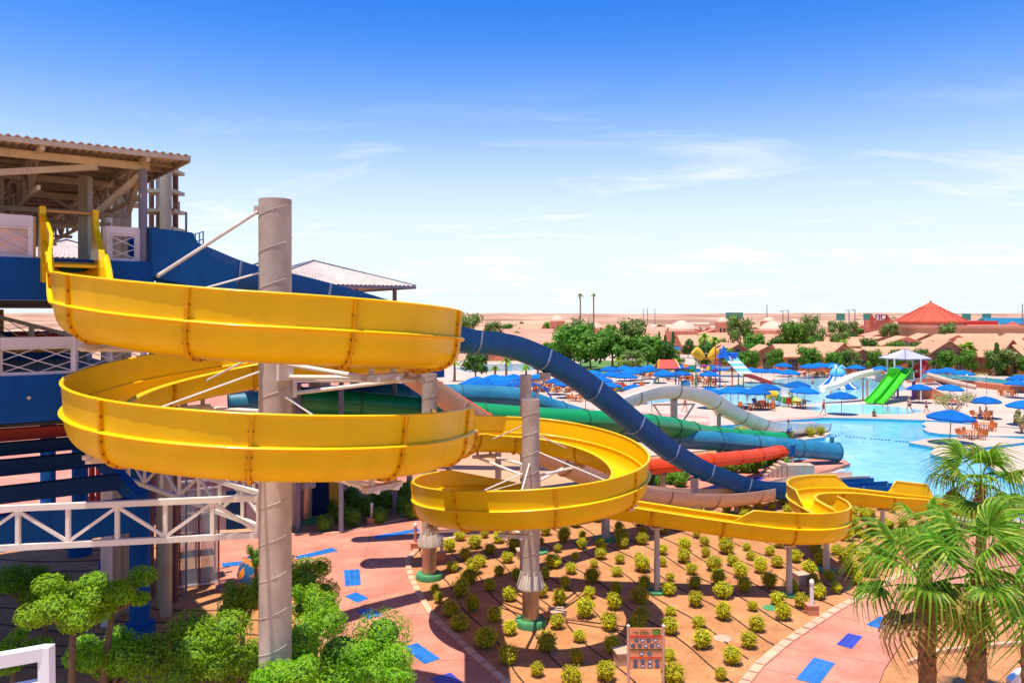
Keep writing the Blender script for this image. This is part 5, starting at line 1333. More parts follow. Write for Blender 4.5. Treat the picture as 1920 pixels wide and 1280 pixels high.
# foreground trees in the bed below the tower: crowns of small leaves
def near_tree(px, py, Y, rx, rz, n, m, lb, seed, lean=0.0, clumps=7, leafs=0.047, core=M_gcore):
    rnd = random.Random(seed); c = P(px, py, Y); t = thing("leafy_tree", lb, "tree", (c.x + lean, Y, 0), 0, "trees in the near beds"); f = MB(); wd = MB(); co = MB()
    fork = Vector((c.x + lean * 0.5, Y, max(0.3, c.z - rz * 0.95))); limb(wd, (c.x + lean, Y, -0.05), fork, 0.11, 0.075, 8, 0.06, rnd)
    cs = [(c, 0.58)]
    for i in range(clumps):
        an = 2 * pi * i / clumps + rnd.uniform(-.4, .4); lv = rnd.uniform(-0.6, 0.75)
        cs.append((c + Vector((cos(an) * rx * 0.72, sin(an) * rx * 0.72, lv * rz * 0.72)), rnd.uniform(0.3, 0.52)))
    for cc, k in cs:
        leaves_on(f, cc, (rx * k, rx * k, rz * k), int(n * k / 2.2), leafs, rnd, 0.62, asp=0.42)
        ball(co, cc, (rx * k * 0.55, rx * k * 0.55, rz * k * 0.55), 9, 6); limb(wd, fork, cc, 0.06, 0.015, 5, 0.08, rnd)
    obj("crown", f, m, t); obj("trunk", wd, M_bark, t, smooth=True); obj("inner_fill", co, core, t, smooth=True)  # added solid fill behind the leaves, not real twigs
    return t
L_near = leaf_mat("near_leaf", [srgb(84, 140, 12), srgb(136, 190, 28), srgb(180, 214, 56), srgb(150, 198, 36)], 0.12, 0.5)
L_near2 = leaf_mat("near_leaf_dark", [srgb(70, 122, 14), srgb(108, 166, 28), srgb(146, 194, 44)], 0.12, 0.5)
near_tree(640, 1225, 21.5, 1.75, 1.35, 7200, L_near, "big round leafy tree by the path right of the broad pillar", 1, clumps=9)
near_tree(575, 1085, 25.0, 0.95, 0.85, 3200, L_near, "leafy hedge-like tree between the broad pillar and path tiles", 2)
near_tree(590, 1130, 23.5, 0.7, 0.75, 2000, L_near, "low leafy clump just right of the broad pillar", 12)
near_tree(125, 1125, 19.4, 0.95, 0.72, 3800, L_near, "pale sunlit tree with forked trunk left of the blue column", 3, 0.3)
near_tree(222, 1108, 20.2, 0.8, 0.55, 2800, L_near, "leafy tree before the blue column with a bent trunk", 4, -0.3)
near_tree(355, 1215, 20.8, 1.35, 0.95, 5200, L_near, "bushy tree between the blue column and broad pillar", 5, clumps=8)
near_tree(205, 1235, 20.5, 1.0, 0.85, 3600, L_near, "sunlit bushy tree below the blue column", 6)
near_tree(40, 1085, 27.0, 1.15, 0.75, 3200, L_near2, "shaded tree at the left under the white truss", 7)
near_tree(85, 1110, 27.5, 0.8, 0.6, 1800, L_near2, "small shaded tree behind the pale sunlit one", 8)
near_tree(455, 1130, 25.6, 0.75, 1.0, 2600, L_near, "narrow leafy tree left of the broad pillar", 9)
near_tree(440, 1245, 20.4, 0.9, 0.8, 2800, L_near, "leafy tree at the foot of the broad pillar", 10)
near_tree(25, 1215, 21.5, 0.85, 0.5, 2000, L_near, "low leafy tree behind the white handrail", 11)
near_tree(530, 1265, 19.0, 0.8, 0.6, 2600, L_near, "low foliage clump right at the broad pillar's foot", 13)
near_tree(700, 1262, 20.5, 0.9, 0.7, 2800, L_near, "low leafy clump below the big round tree", 15)
near_tree(480, 1040, 31.6, 0.35, 0.55, 600, L_near2, "small plant growing from the painted round planter", 17)

# far trees
G_tree = [make_tree(100 + i, 2.0, 1.0, L_tree, M_gcore, 16, 80, 0.095, 0.06, 0.22) for i in range(5)]
G_olive = [make_tree(120 + i, 2.0, 1.0, L_olive, M_gcore, 15, 75, 0.085, 0.05, 0.15) for i in range(3)]
G_dark = [make_tree(140 + i, 2.0, 1.0, L_dark, M_gcore, 16, 80, 0.095, 0.06, 0.22) for i in range(3)]
FT = [(1075, 694, 602, 84, 0), (1108, 696, 622, 74, 0), (1148, 694, 614, 80, 0), (1178, 690, 594, 84, 1), (1212, 696, 626, 72, 0), (1238, 694, 638, 54, 2), (1186, 702, 655, 52, 1), (1090, 690, 590, 60, 1), (1055, 692, 640, 44, 0),
      (876, 662, 584, 62, 1), (922, 654, 598, 42, 1), (852, 660, 598, 40, 1), (893, 716, 654, 58, 2), (1388, 668, 584, 56, 1), (1415, 680, 624, 46, 0), (1408, 682, 642, 50, 0), (1455, 682, 630, 42, 2), (1494, 690, 600, 66, 0), (1524, 674, 586, 46, 1),
      (1512, 684, 630, 56, 0), (1550, 686, 640, 46, 2), (1570, 668, 598, 42, 1), (1665, 648, 602, 42, 1), (1773, 658, 600, 46, 1), (1626, 682, 632, 42, 2), (1655, 682, 645, 34, 0), (1682, 680, 638, 40, 0), (1716, 682, 640, 36, 2),
      (1806, 696, 645, 60, 1), (1898, 698, 652, 56, 1), (1330, 684, 632, 44, 0), (1300, 690, 640, 36, 2), (1350, 692, 648, 40, 0), (1270, 700, 668, 30, 0), (1740, 660, 630, 24, 2), (1822, 660, 628, 20, 2), (1585, 640, 600, 26, 1), (1475, 664, 640, 30, 2), (1435, 648, 610, 22, 1), (1560, 628, 600, 20, 1),
      (1372, 690, 650, 34, 0), (1398, 694, 654, 30, 0), (1442, 696, 650, 36, 0), (1478, 694, 640, 44, 0), (1532, 697, 655, 36, 0), (1545, 694, 646, 40, 1), (1612, 698, 652, 34, 0), (1646, 698, 650, 40, 0), (1672, 696, 648, 40, 2), (1705, 694, 650, 36, 0), (1730, 698, 654, 26, 0), (1786, 700, 652, 34, 0), (1828, 700, 654, 38, 0), (1880, 702, 660, 30, 0), (1912, 704, 656, 36, 1), (1312, 684, 645, 30, 0), (1290, 672, 634, 26, 2), (1345, 664, 632, 24, 1), (1500, 646, 606, 34, 0), (1595, 656, 622, 24, 2), (1640, 662, 634, 22, 0), (1700, 660, 634, 20, 0), (1850, 664, 636, 20, 0), (1925, 660, 624, 26, 1), (1030, 676, 640, 30, 0), (1000, 680, 650, 26, 2), (970, 672, 640, 24, 1), (1262, 684, 650, 30, 0), (1255, 672, 636, 24, 2)]
_rt = random.Random(31)
for _ in range(34):
    _x = _rt.uniform(940, 1920); _y = _rt.uniform(628, 662)
    FT.append((_x, _y, _y - _rt.uniform(20, 34), _rt.uniform(16, 32), _rt.choice((0, 0, 1, 2))))
for _ in range(36):
    _x = _rt.uniform(930, 1920); _y = _rt.uniform(606, 628)
    FT.append((_x, _y, _y - _rt.uniform(8, 16), _rt.uniform(9, 20), _rt.choice((0, 1, 1, 2))))
far_trees = []
for px, py, yt, w_, k in FT:
    o = put_tree(px, py, yt, w_, (G_tree, G_olive, G_dark)[k], None); o["group"] = "trees of the resort gardens"; far_trees.append(o)
# frangipani by the pool: open branches
def open_tree(px, py, ytop, wpx, lb, seed):
    rnd = random.Random(seed); q = G(px, py, 0.14); Y = q.y; h = (py - ytop) / F * Y; r = wpx / 2 / F * Y
    t = thing("frangipani_tree", lb, "tree", q); wd = MB(); f = MB()
    for i in range(9):
        an = 2 * pi * i / 9; e = q + Vector((cos(an) * r * rnd.uniform(0.5, 0.95), sin(an) * r * rnd.uniform(0.5, 0.95), h * rnd.uniform(0.6, 0.95)))
        limb(wd, q + Vector((0, 0, rnd.uniform(0, h * 0.2))), e, 0.09, 0.03, 6, 0.08, rnd); leaves_on(f, e, (r * 0.36, r * 0.36, h * 0.16), 110, 0.11, rnd, 0.3)
    obj("crown", f, leaf_mat("frangipani_leaf", [srgb(120, 130, 60), srgb(160, 160, 90), srgb(190, 170, 120)], 0.1, 0.3), t); obj("trunk", wd, pm("pale_bark", srgb(180, 150, 116), 0.9), t, smooth=True)
open_tree(1788, 782, 734, 74, "open-branched frangipani tree by the big pool parasol", 5); open_tree(1916, 812, 772, 30, "small frangipani beside the seated bather at the edge", 6)
# cypress columns
def cypress(px, py, ytop, wpx, lb, seed):
    rnd = random.Random(seed); q = G(px, py); Y = q.y; h = (py - ytop) / F * Y; r = wpx / 2 / F * Y; t = thing("cypress_tree", lb, "tree", q, 0, "dark columnar cypresses"); f = MB(); wd = MB(); co = MB()
    for i in range(9):
        z = h * (0.16 + 0.82 * i / 9); k = r * (1.0 - 0.75 * (i / 9) ** 2.2); leaves_on(f, q + Vector((0, 0, z)), (k, k, h * 0.09), 90, r * 0.28, rnd, 0.7)
        ball(co, q + Vector((0, 0, z)), (k * 0.75, k * 0.75, h * 0.075), 7, 4)
    wd.tube([q, q + Vector((0, 0, h * 0.3))], 0.12, 6); obj("crown", f, L_dark, t); obj("trunk", wd, M_bark, t); obj("inner_fill", co, M_gcore, t, smooth=True)  # crown is backed by added solid balls
cypress(1869, 706, 640, 15, "tall narrow cypress on the lawn by the lazy river", 1)
for i, (px, lb) in enumerate(((1236, "first"), (1247, "second"), (1262, "third"), (1273, "fourth"))):
    cypress(px, 660, 620 + (i % 2) * 6, 8, f"{lb} small dark cypress from the left above the green grove", 10 + i)
cypress(1893, 662, 632, 11, "short cypress behind the roofs at the right edge", 20)

# ---- fan palms
def fan_frond(seed, L=0.8, R=0.95, nb=24):
    """petiole and a fan of narrow drooping blades, along +X from the crown"""
    rnd = random.Random(seed); mb = MB(); hub = Vector((L, 0, 0.12)); mb.tube([(0, 0, 0), (L * 0.5, 0, 0.1), hub], [0.022, 0.016, 0.01], 5)
    st = MB()
    for i in range(nb):
        a = radians(-112 + 224 * i / (nb - 1)) + rnd.uniform(-.03, .03); ln = R * (1 - 0.22 * abs(a) / 2.0) * rnd.uniform(0.9, 1.08)
        d = Vector((cos(a), sin(a), 0.10 * cos(a))).normalized(); s = Vector((-d.y, d.x, 0)); pts_ = []; dz_ = rnd.uniform(1.5, 2.7)
        for k in range(6):
            t = k / 5; dr_ = -(max(0, t - 0.35) ** 2) * ln * dz_; bend = 1 - max(0, t - 0.55) * 0.55
            pts_.append(hub + d * ln * t * bend + Vector((0, 0, dr_)))
        o = len(mb.v); wv = (0.010, 0.033, 0.034, 0.02, 0.011, 0.003)
        for k, p in enumerate(pts_):
            mb.v.append(tuple(p - s * wv[k] + Vector((0, 0, 0.012)))); mb.v.append(tuple(p + Vector((0, 0, -0.006)))); mb.v.append(tuple(p + s * wv[k] + Vector((0, 0, 0.012))))
        for k in range(5):
            b0 = o + 3 * k; mb.f += [(b0, b0 + 1, b0 + 4, b0 + 3), (b0 + 1, b0 + 2, b0 + 5, b0 + 4)]; mb.m += [0, 0]
    return mb
FR = [fan_frond(i).mesh("frond", L_palm) for i in range(5)]
FRD = [fan_frond(30 + i).mesh("dry_frond", L_dry) for i in range(2)]
def fan_palm(px, py, Y, lb, rad, n, seed, trunk_r=0.22, lean=(0, 0)):
    rnd = random.Random(seed); c = P(px, py, Y); t = thing("fan_palm", lb, "palm tree", (c.x + lean[0], Y + lean[1], 0), 0, "fan palms by the path")
    b = MB(); base = Vector((c.x + lean[0], Y + lean[1], -0.05)); pt = []; rs = []
    for k in range(40):
        u = k / 39; pt.append(base.lerp(c + Vector((0, 0, 0.05)), u) + Vector((0.03 * sin(u * 9), 0, 0))); rs.append(trunk_r * (1.15 - 0.25 * u) * (1.0 + 0.13 * (k % 2)))
    b.tube(pt, rs, 14); obj("trunk", b, M_palmbark, t)
    for k in range(34):                                           # old leaf bases round the upper trunk
        u = rnd.uniform(0.45, 1.0); p = base.lerp(c, u); a = rnd.uniform(0, 6.28); d = Vector((cos(a), sin(a), 0)); s_ = MB()
        s_.bar(p + d * trunk_r * 0.7, p + d * trunk_r * 1.6 + Vector((0, 0, 0.2)), 0.07, 0.03); obj("leaf_base", s_, M_palmbark, t)
    for k in range(n):
        u = (k + 0.5) / n; el = radians(72 - 125 * u ** 0.85 + rnd.uniform(-9, 9)); az = k * 2.39996 + rnd.uniform(-.25, .25); dry = u > 0.84
        me = FRD[k % 2] if dry else FR[k % 5]; o = bpy.data.objects.new("frond", me); COL.objects.link(o); o.parent = t
        o.matrix_parent_inverse = base_matrix(t).inverted()
        sc = rad / 1.55 * rnd.uniform(0.85, 1.12)
        o.matrix_basis = Matrix.Translation(c + Vector((0, 0, 0.1))) @ Matrix.Rotation(az, 4, 'Z') @ Matrix.Rotation(-el, 4, 'Y') @ Matrix.Rotation(rnd.uniform(-.5, .5), 4, 'X') @ Matrix.Scale(sc, 4)
    return t
fan_palm(1735, 1105, 17.5, "nearest fan palm with drooping fronds over the tiled path", 1.85, 14, 1, 0.135, (0.15, -0.3))
fan_palm(1838, 1085, 16.8, "dense fan palm in the lower right bed", 1.8, 14, 2, 0.135, (-0.25, 0.2))
fan_palm(1838, 915, 23.5, "tallest fan palm rising before the pool water", 1.65, 17, 3, 0.13)
fan_palm(1735, 1000, 21.0, "middle fan palm half hidden behind the nearest one", 1.25, 9, 4, 0.15)
fan_palm(1930, 1010, 20.0, "fan palm cut by the right edge of the view", 1.45, 11, 5, 0.15)
b = MB(); b.prism(poly([(1700, 1236), (1760, 1214), (1900, 1200), (2050, 1194), (2050, 1197), (1900, 1204), (1763, 1218), (1703, 1240)], 0.2), 0.0, 0.2); o = obj("planter_wall", b, M_kerb); tag(o, "low sandy planter kerb behind the palm trunks", "wall")
b = MB(); b.prism(poly([(1886, 1272), (1905, 1256), (1950, 1244), (2050, 1238), (2050, 1246), (1950, 1252), (1912, 1264), (1896, 1280)], 0.4), 0.0, 0.45); o = obj("planter_wall", b, M_white); tag(o, "curved white wall in the lower right corner", "wall")
# small palms far off
def far_palm(px, py, ytop, rpx, lb, tall=False, seed=0, bare=False):
    rnd = random.Random(seed); q = G(px, py); Y = q.y; h = (py - ytop) / F * Y; r = rpx / F * Y; t = thing("date_palm", lb, "palm tree", q, 0, "small palms of the gardens"); c = q + Vector((0, 0, h - r * 0.5))
    b = MB(); b.tube([q, q.lerp(c, 0.5) + Vector((0.05, 0, 0)), c], [0.24 if not tall else 0.35, 0.19, 0.17], 8); obj("trunk", b, M_palmbark, t)
    for k in range(18):
        a = 2.4 * k; el = rnd.uniform(-0.4, 1.2); d = Vector((cos(a) * cos(el), sin(a) * cos(el), sin(el))); s = Vector((-sin(a), cos(a), 0)); m = MB(); P0 = c
        prev = None; vs = []; fs = []
        for j in range(6):
            u = j / 5; p = c + d * r * u + Vector((0, 0, -r * 0.55 * u * u)); wv = r * (0.05, 0.16, 0.18, 0.15, 0.09, 0.01)[j]
            vs += [p - s * wv - Vector((0, 0, wv * 0.5)), p, p + s * wv - Vector((0, 0, wv * 0.5))]
        for j in range(5): b0 = 3 * j; fs += [(b0, b0 + 1, b0 + 4, b0 + 3), (b0 + 1, b0 + 2, b0 + 5, b0 + 4)]
        m.add(vs, fs); obj("frond", m, L_palm if not bare else L_olive, t)
    return t
for px, py, yt, r, lb in ((928, 709, 682, 13, "small date palm left of its neighbour behind the teal tube"), (949, 707, 668, 14, "taller date palm by the far water behind the blue slide"), (986, 708, 680, 13, "small date palm just above the grey bracket post"), (852, 716, 668, 16, "pale palm beside the yellow loop's rim"),
                          (1582, 694, 634, 13, "slim palm between parasols before the terracotta gable"), (1752, 698, 636, 14, "slim palm in front of the tall gable"), (1806, 700, 640, 20, "first of two leaning palms before the long bungalow"), (1818, 700, 638, 18, "second of two leaning palms before the long bungalow"),
                          (1320, 690, 620, 16, "bushy palm above the yellow tipping buckets"), (1340, 692, 628, 14, "lower palm above the striped tower"), (1632, 700, 660, 10, "little palm beside the gazebo roof"), (1160, 704, 668, 12, "pale young palm before the green grove"), (1008, 708, 676, 11, "little palm under the blue slide's curve")):
    far_palm(px, py, yt, r, lb, seed=px)
far_palm(1088, 668, 549, 8, "tall mast-like palm, the left of the twin skyline palms", True, 3, True); far_palm(1113, 668, 549, 6, "tall mast-like palm, the right of the twin skyline palms", True, 4, True)
# hedges
def hedge(p0, p1, h, wdt, lb, seed, z=0.1):
    rnd = random.Random(seed); a, c = G(*p0), G(*p1); L = (c - a).length; t = thing("hedge", lb, "hedge", (a + c) / 2); f = MB(); co = MB(); n = max(3, int(L / 0.8))
    for i in range(n):
        p = a.lerp(c, (i + 0.5) / n) + Vector((0, 0, z + h * 0.5)); leaves_on(f, p, (L / n * 0.8, wdt * 0.6, h * 0.55), 70, 0.15, rnd, 0.7)
    co.bar(a + Vector((0, 0, z + h * 0.45)), c + Vector((0, 0, z + h * 0.45)), wdt * 0.8, h * 0.8)
    obj("foliage", f, L_tree, t); obj("inner_fill", co, M_gcore, t)  # solid bar added as fill behind the hedge leaves
hedge((1385, 690), (1440, 689), 1.4, 1.4, "clipped hedge behind the striped play tower", 1); hedge((1270, 700), (1300, 698), 1.6, 1.6, "low hedge beside the red play house", 2)
hedge((1845, 696), (1866, 697), 2.2, 1.4, "dark clipped hedge left of the narrow cypress", 3); hedge((1873, 698), (1892, 699), 2.2, 1.4, "dark clipped hedge right of the narrow cypress", 4); hedge((1440, 694), (1500, 694), 1.0, 1.2, "low hedge along the upper lawn", 5)
hedge((1060, 702), (1110, 704), 1.2, 2.0, "low planting below the green grove", 6)
# ================================================================== resort behind the pool
M_terra = pm("terracotta_render", srgb(216, 134, 98), 0.85, var=0.12, scale=0.5, rand=0.08, stain=0.15)
M_rtile = pm("roof_tile", srgb(206, 150, 112), 0.85, stain=0.25, var=0.16, scale=1.2, rand=0.08, bump=0.3, bscale=3)
M_rtile2 = pm("pink_roof_tile", srgb(208, 142, 116), 0.85, stain=0.2, var=0.14, scale=0.8, rand=0.08)
M_dome = pm("dome_render", srgb(226, 178, 150), 0.8, var=0.06, scale=0.6)
M_redroof = pm("red_roof", srgb(190, 78, 50), 0.8, var=0.12, scale=0.5, bump=0.2, bscale=2)
M_window = pm("dark_window", srgb(60, 62, 66), 0.15, var=0.2, scale=2)
M_frame = pm("window_frame", srgb(150, 128, 108), 0.6)
M_umb = pm("blue_canvas", srgb(0, 98, 172), 0.8, var=0.1, scale=0.6, rand=0.24, spec=0.2)
M_wood = pm("orange_wood", srgb(206, 116, 48), 0.7, var=0.2, scale=4, rand=0.12)
M_pole = pm("pole_wood", srgb(150, 140, 130), 0.6, var=0.1)

def window(par, x, y, z, w_, h_, nx=2, nz=2):
    o = obj("window", (lambda m: (m.box((x, y, z), (w_, 0.08, h_)), m)[1])(MB()), M_window, par, local=True)
    b = MB()
    for i in range(nx + 1): b.box((x - w_ / 2 + w_ * i / nx, y - 0.05, z), (0.09, 0.05, h_))
    for i in range(nz + 1): b.box((x, y - 0.052, z - h_ / 2 + h_ * i / nz), (w_ + 0.08, 0.05, 0.09))
    obj("frame", b, M_frame, o, local=True); return o
def gable_house(px, py, w_, d_, hw, hr, lb, rz=0.0, front=True, roofm=M_rtile, win=True):
    """bungalow: gable towards the viewer (front) or long side towards the viewer"""
    q = G(px, py); t = thing("bungalow", lb, "house", q, rz, "terracotta bungalows behind the pool"); b = MB()
    if front:
        pf = [(-w_ / 2, 0), (w_ / 2, 0), (w_ / 2, hw), (0, hr), (-w_ / 2, hw)]; vs = [(x, -d_ / 2, z) for x, z in pf] + [(x, d_ / 2, z) for x, z in pf]
        b.add(vs, [(0, 1, 2, 3, 4), (9, 8, 7, 6, 5)] + [(i, 5 + i, 5 + (i + 1) % 5, (i + 1) % 5) for i in (1, 4)])
        roofs = [((-w_ / 2 - 0.5, hw - 0.35), (0.0, hr + 0.06)), ((0.0, hr + 0.06), (w_ / 2 + 0.5, hw - 0.35))]
        for (x0, z0), (x1, z1) in roofs:
            r = MB(); o = 0.5; r.add([(x0, -d_ / 2 - o, z0), (x1, -d_ / 2 - o, z1), (x1, d_ / 2 + o, z1), (x0, d_ / 2 + o, z0)] + [(x0, -d_ / 2 - o, z0 + 0.18), (x1, -d_ / 2 - o, z1 + 0.18), (x1, d_ / 2 + o, z1 + 0.18), (x0, d_ / 2 + o, z0 + 0.18)],
                                 [(0, 3, 2, 1), (4, 5, 6, 7), (0, 1, 5, 4), (1, 2, 6, 5), (2, 3, 7, 6), (3, 0, 4, 7)]); obj("roof", r, roofm, t, local=True)
    else:
        pf = [(-d_ / 2, 0), (d_ / 2, 0), (d_ / 2, hw), (0, hr), (-d_ / 2, hw)]; vs = [(-w_ / 2, y, z) for y, z in pf] + [(w_ / 2, y, z) for y, z in pf]
        b.add(vs, [(4, 3, 2, 1, 0), (5, 6, 7, 8, 9)] + [((i + 1) % 5, 5 + (i + 1) % 5, 5 + i, i) for i in (1, 4)])
        for (y0, z0), (y1, z1) in (((-d_ / 2 - 0.5, hw - 0.35), (0.0, hr + 0.06)), ((0.0, hr + 0.06), (d_ / 2 + 0.5, hw - 0.35))):
            r = MB(); o = 0.4; X = w_ / 2 + o; r.add([(-X, y0, z0), (X, y0, z0), (X, y1, z1), (-X, y1, z1), (-X, y0, z0 + 0.18), (X, y0, z0 + 0.18), (X, y1, z1 + 0.18), (-X, y1, z1 + 0.18)],
                                                     [(0, 3, 2, 1), (4, 5, 6, 7), (0, 1, 5, 4), (1, 2, 6, 5), (2, 3, 7, 6), (3, 0, 4, 7)]); obj("roof", r, roofm, t, local=True)
    obj("wall", b, M_terra, t, local=True)
    if win:
        n = max(1, int(w_ / 4.2))
        for i in range(n): window(t, -w_ / 2 + w_ * (i + 0.5) / n, -d_ / 2 - 0.02, 1.35, 2.0, 2.3, 3, 3)
        if front and hr > 5:
            window(t, 0, -d_ / 2 - 0.02, hw + (hr - hw) * 0.35, 0.9, 0.9)
    return t
HS = [(1368, 693, 8, 8, 3.3, 5.4, 0.15, True), (1432, 693, 7, 8, 3.2, 5.0, -0.1, True), (1492, 694, 9, 8, 3.2, 5.2, 0.05, False), (1538, 695, 8, 8, 3.2, 4.9, -0.1, False), (1556, 697, 6.5, 8, 3.4, 5.8, 0.25, True), (1602, 698, 7, 7, 3.2, 4.6, 0.0, True),
      (1668, 696, 11, 8, 3.2, 4.8, 0.0, False), (1760, 699, 8.5, 9, 3.5, 6.4, -0.1, True), (1800, 697, 10, 9, 3.2, 5.6, 0.05, False), (1846, 699, 9, 10, 3.6, 6.6, 0.5, True), (1895, 700, 9, 8, 3.2, 5.6, 0.2, True), (1940, 702, 9, 8, 3.2, 5.6, 0.1, False)]
houses = []
for h in HS: houses.append(gable_house(h[0], h[1], h[2], h[3], h[4], h[5], None, h[6], h[7]))
single_out(houses, "terracotta bungalow in the front row", [("the striped tower", *G2(1370, 722)), ("octopus slide", *G2(1570, 728)), ("the gazebo", *G2(1695, 745)), ("narrow cypress", *G2(1869, 706)), ("slim gable palm", *G2(1752, 698))])
back = []
rr_ = random.Random(5)
for px, py, w_, lo in [(1310, 664, 12, 0), (1350, 660, 13, 0), (1400, 664, 12, 0), (1450, 662, 12, 0), (1500, 668, 14, 0), (1545, 662, 12, 0), (1590, 666, 14, 0), (1640, 662, 13, 0), (1690, 668, 14, 0), (1730, 662, 12, 0), (1775, 668, 15, 0), (1822, 664, 14, 0), (1868, 670, 14, 0), (1910, 664, 14, 0),
                       (1340, 640, 16, 1), (1420, 638, 16, 1), (1480, 640, 16, 1), (1560, 640, 18, 1), (1620, 638, 18, 1), (1660, 642, 18, 1), (1890, 642, 18, 1), (1000, 660, 16, 1), (960, 668, 14, 1), (1035, 664, 14, 1), (990, 646, 20, 1), (1050, 644, 20, 1), (1140, 650, 20, 1), (1210, 652, 18, 1), (1260, 650, 18, 1), (1170, 632, 26, 1), (1240, 634, 26, 1), (1300, 636, 24, 1), (925, 676, 12, 1)]:
    back.append(gable_house(px, py, w_, 8, 3.0, 4.6 + rr_.random() * 1.2, None, rr_.uniform(-0.2, 0.2), rr_.random() < 0.3, M_rtile2 if lo else M_rtile, win=True))
for _ in range(46):
    back.append(gable_house(rr_.uniform(940, 1900), rr_.uniform(608, 634), rr_.uniform(9, 18), 9, 3.0, 4.2 + rr_.random(), None, rr_.uniform(-0.4, 0.4), rr_.random() < 0.3, rr_.choice((M_rtile2, M_redroof, M_rtile, M_dome)), win=True))
single_out(back, {id(o): ("low distant house" if HSi else "terracotta roofed house") for o, HSi in zip(back, [0] * 14 + [1] * 90)},
           [("the striped tower", *G2(1370, 722)), ("octopus slide", *G2(1570, 728)), ("the gazebo", *G2(1695, 745)), ("tiered red roof", *G2(1745, 646)), ("twin mast palms", *G2(1100, 668)), ("the green grove", *G2(1160, 694))])
# trees keep clear of the houses
for o in far_trees:
    for h in houses + back:
        w2, d2 = (7.5, 6.0)
        dx, dy = o.location.x - h.location.x, o.location.y - h.location.y
        if abs(dx) < w2 and abs(dy) < d2: o.location.y = h.location.y - d2 - 0.8
nn_ = {id(o): ("green broadleaf tree", "grey-green feathery tree", "dark green tree")[FT[i][4]] for i, o in enumerate(far_trees)}
single_out(far_trees, nn_, [("the lawn palms", *G2(1240, 700)), ("red play house", *G2(1250, 722)), ("the gazebo", *G2(1695, 745)), ("tiered red roof", *G2(1745, 646)), ("striped play tower", *G2(1370, 722)), ("octopus slide", *G2(1570, 728)), ("the twin mast palms", *G2(1100, 675))])
# white domes on square bases
def dome(px, ytop, ybase, wpx, Y, lb):
    x = (px - 960) / F * Y; r = wpx / 2 / F * Y; zt = CAM_H - (ytop - HOR) / F * Y; zb_ = CAM_H - (ybase - HOR) / F * Y
    t = thing("domed_hall", lb, "building", (x, Y, 0)); b = MB(); b.lathe([(r, zb_ - 0.02), (r * 0.97, zb_ + (zt - zb_) * 0.2), (r * 0.66, zb_ + (zt - zb_) * 0.66), (r * 0.3, zt - (zt - zb_) * 0.1), (0.05, zt)], (x, Y, 0), 12); obj("dome", b, M_dome, t, smooth=25)
    b = MB(); b.box((x, Y, zb_ / 2), (r * 2.1, r * 2.1, zb_)); obj("wall", b, M_terra, t)
    b = MB(); b.lathe([(0.08, zt - 0.1), (0.1, zt + 0.3), (0.0, zt + 0.8)], (x, Y, 0), 6); obj("finial", b, M_redroof, t)
    for k in (-0.6, 0, 0.6):
        b = MB(); b.box((x + k * r, Y - r * 1.06, zb_ * 0.5), (r * 0.3, 0.1, zb_ * 0.4)); obj("window", b, M_window, t)
for px, yt, yb, w_, Y, lb in ((1278, 600, 620, 50, 265, "pale domed hall nearest the skyline palms"), (1449, 601, 619, 52, 270, "pale domed hall behind the grey-green tree"), (1112, 602, 616, 34, 290, "pale domed hall at the foot of the twin mast palms"), (1045, 590, 602, 26, 330, "small pale domed hall on the desert edge"), (1355, 594, 604, 22, 330, "small pale dome left of the far billboard"), (1442, 594, 602, 24, 340, "small pale dome beyond the larger dome"), (1490, 597, 607, 18, 350, "tiny pale dome beside the big feathery tree")):
    dome(px, yt, yb, w_, Y, lb)
# tiered red roof pavilion
Yp = 300.0; pv = thing("pavilion", "large pavilion with tiered red tent roof and finial", "building", ((1745 - 960) / F * Yp, Yp, 0)); px0 = pv.location.x
def zz(y): return CAM_H - (y - HOR) / F * Yp
rp = lambda w_: w_ / 2 / F * Yp
b = MB(); b.lathe([(rp(124), zz(603)), (rp(122), zz(601)), (rp(36), zz(577))], (px0, Yp, 0), 16); obj("lower_roof", b, M_redroof, pv)
for k in range(16):
    a = 2 * pi * k / 16; b = MB(); d = Vector((cos(a), sin(a), 0)); c = Vector((px0, Yp, 0)); b.bar(c + d * rp(122) + Vector((0, 0, zz(600.6))), c + d * rp(36) + Vector((0, 0, zz(576.6))), 0.35, 0.2); obj("roof_rib", b, M_redroof, pv)
b = MB(); b.lathe([(rp(38), zz(577.5)), (rp(37), zz(576)), (rp(10), zz(568.5)), (0.05, zz(566))], (px0, Yp, 0), 16); obj("upper_roof", b, M_redroof, pv)
b = MB(); b.lathe([(0.3, zz(567)), (0.5, zz(565.5)), (0.15, zz(564.5)), (0.0, zz(561))], (px0, Yp, 0), 8); obj("finial", b, M_rust, pv)
b = MB(); b.lathe([(rp(112), 0), (rp(112), zz(603))], (px0, Yp, 0), 16); obj("drum_wall", b, M_terra, pv)
b = MB(); b.box((px0 + 6, Yp - 4, zz(614) / 2), (rp(190) * 2, 26, zz(614))); obj("hall_wall", b, pm("sand_stone", srgb(206, 158, 118), 0.85, var=0.1, scale=0.4), pv)
b = MB(); b.box((px0 + 6, Yp - 4, zz(614) + 0.5), (rp(196) * 2, 27, 1.0)); obj("hall_roof", b, M_rtile2, pv)
b = MB(); b.box((px0 + 16, Yp + 4, zz(608) + 0.5), (16, 12, 1.6)); obj("annex_roof", b, pm("bright_red_roof", srgb(196, 54, 34), 0.7), pv)
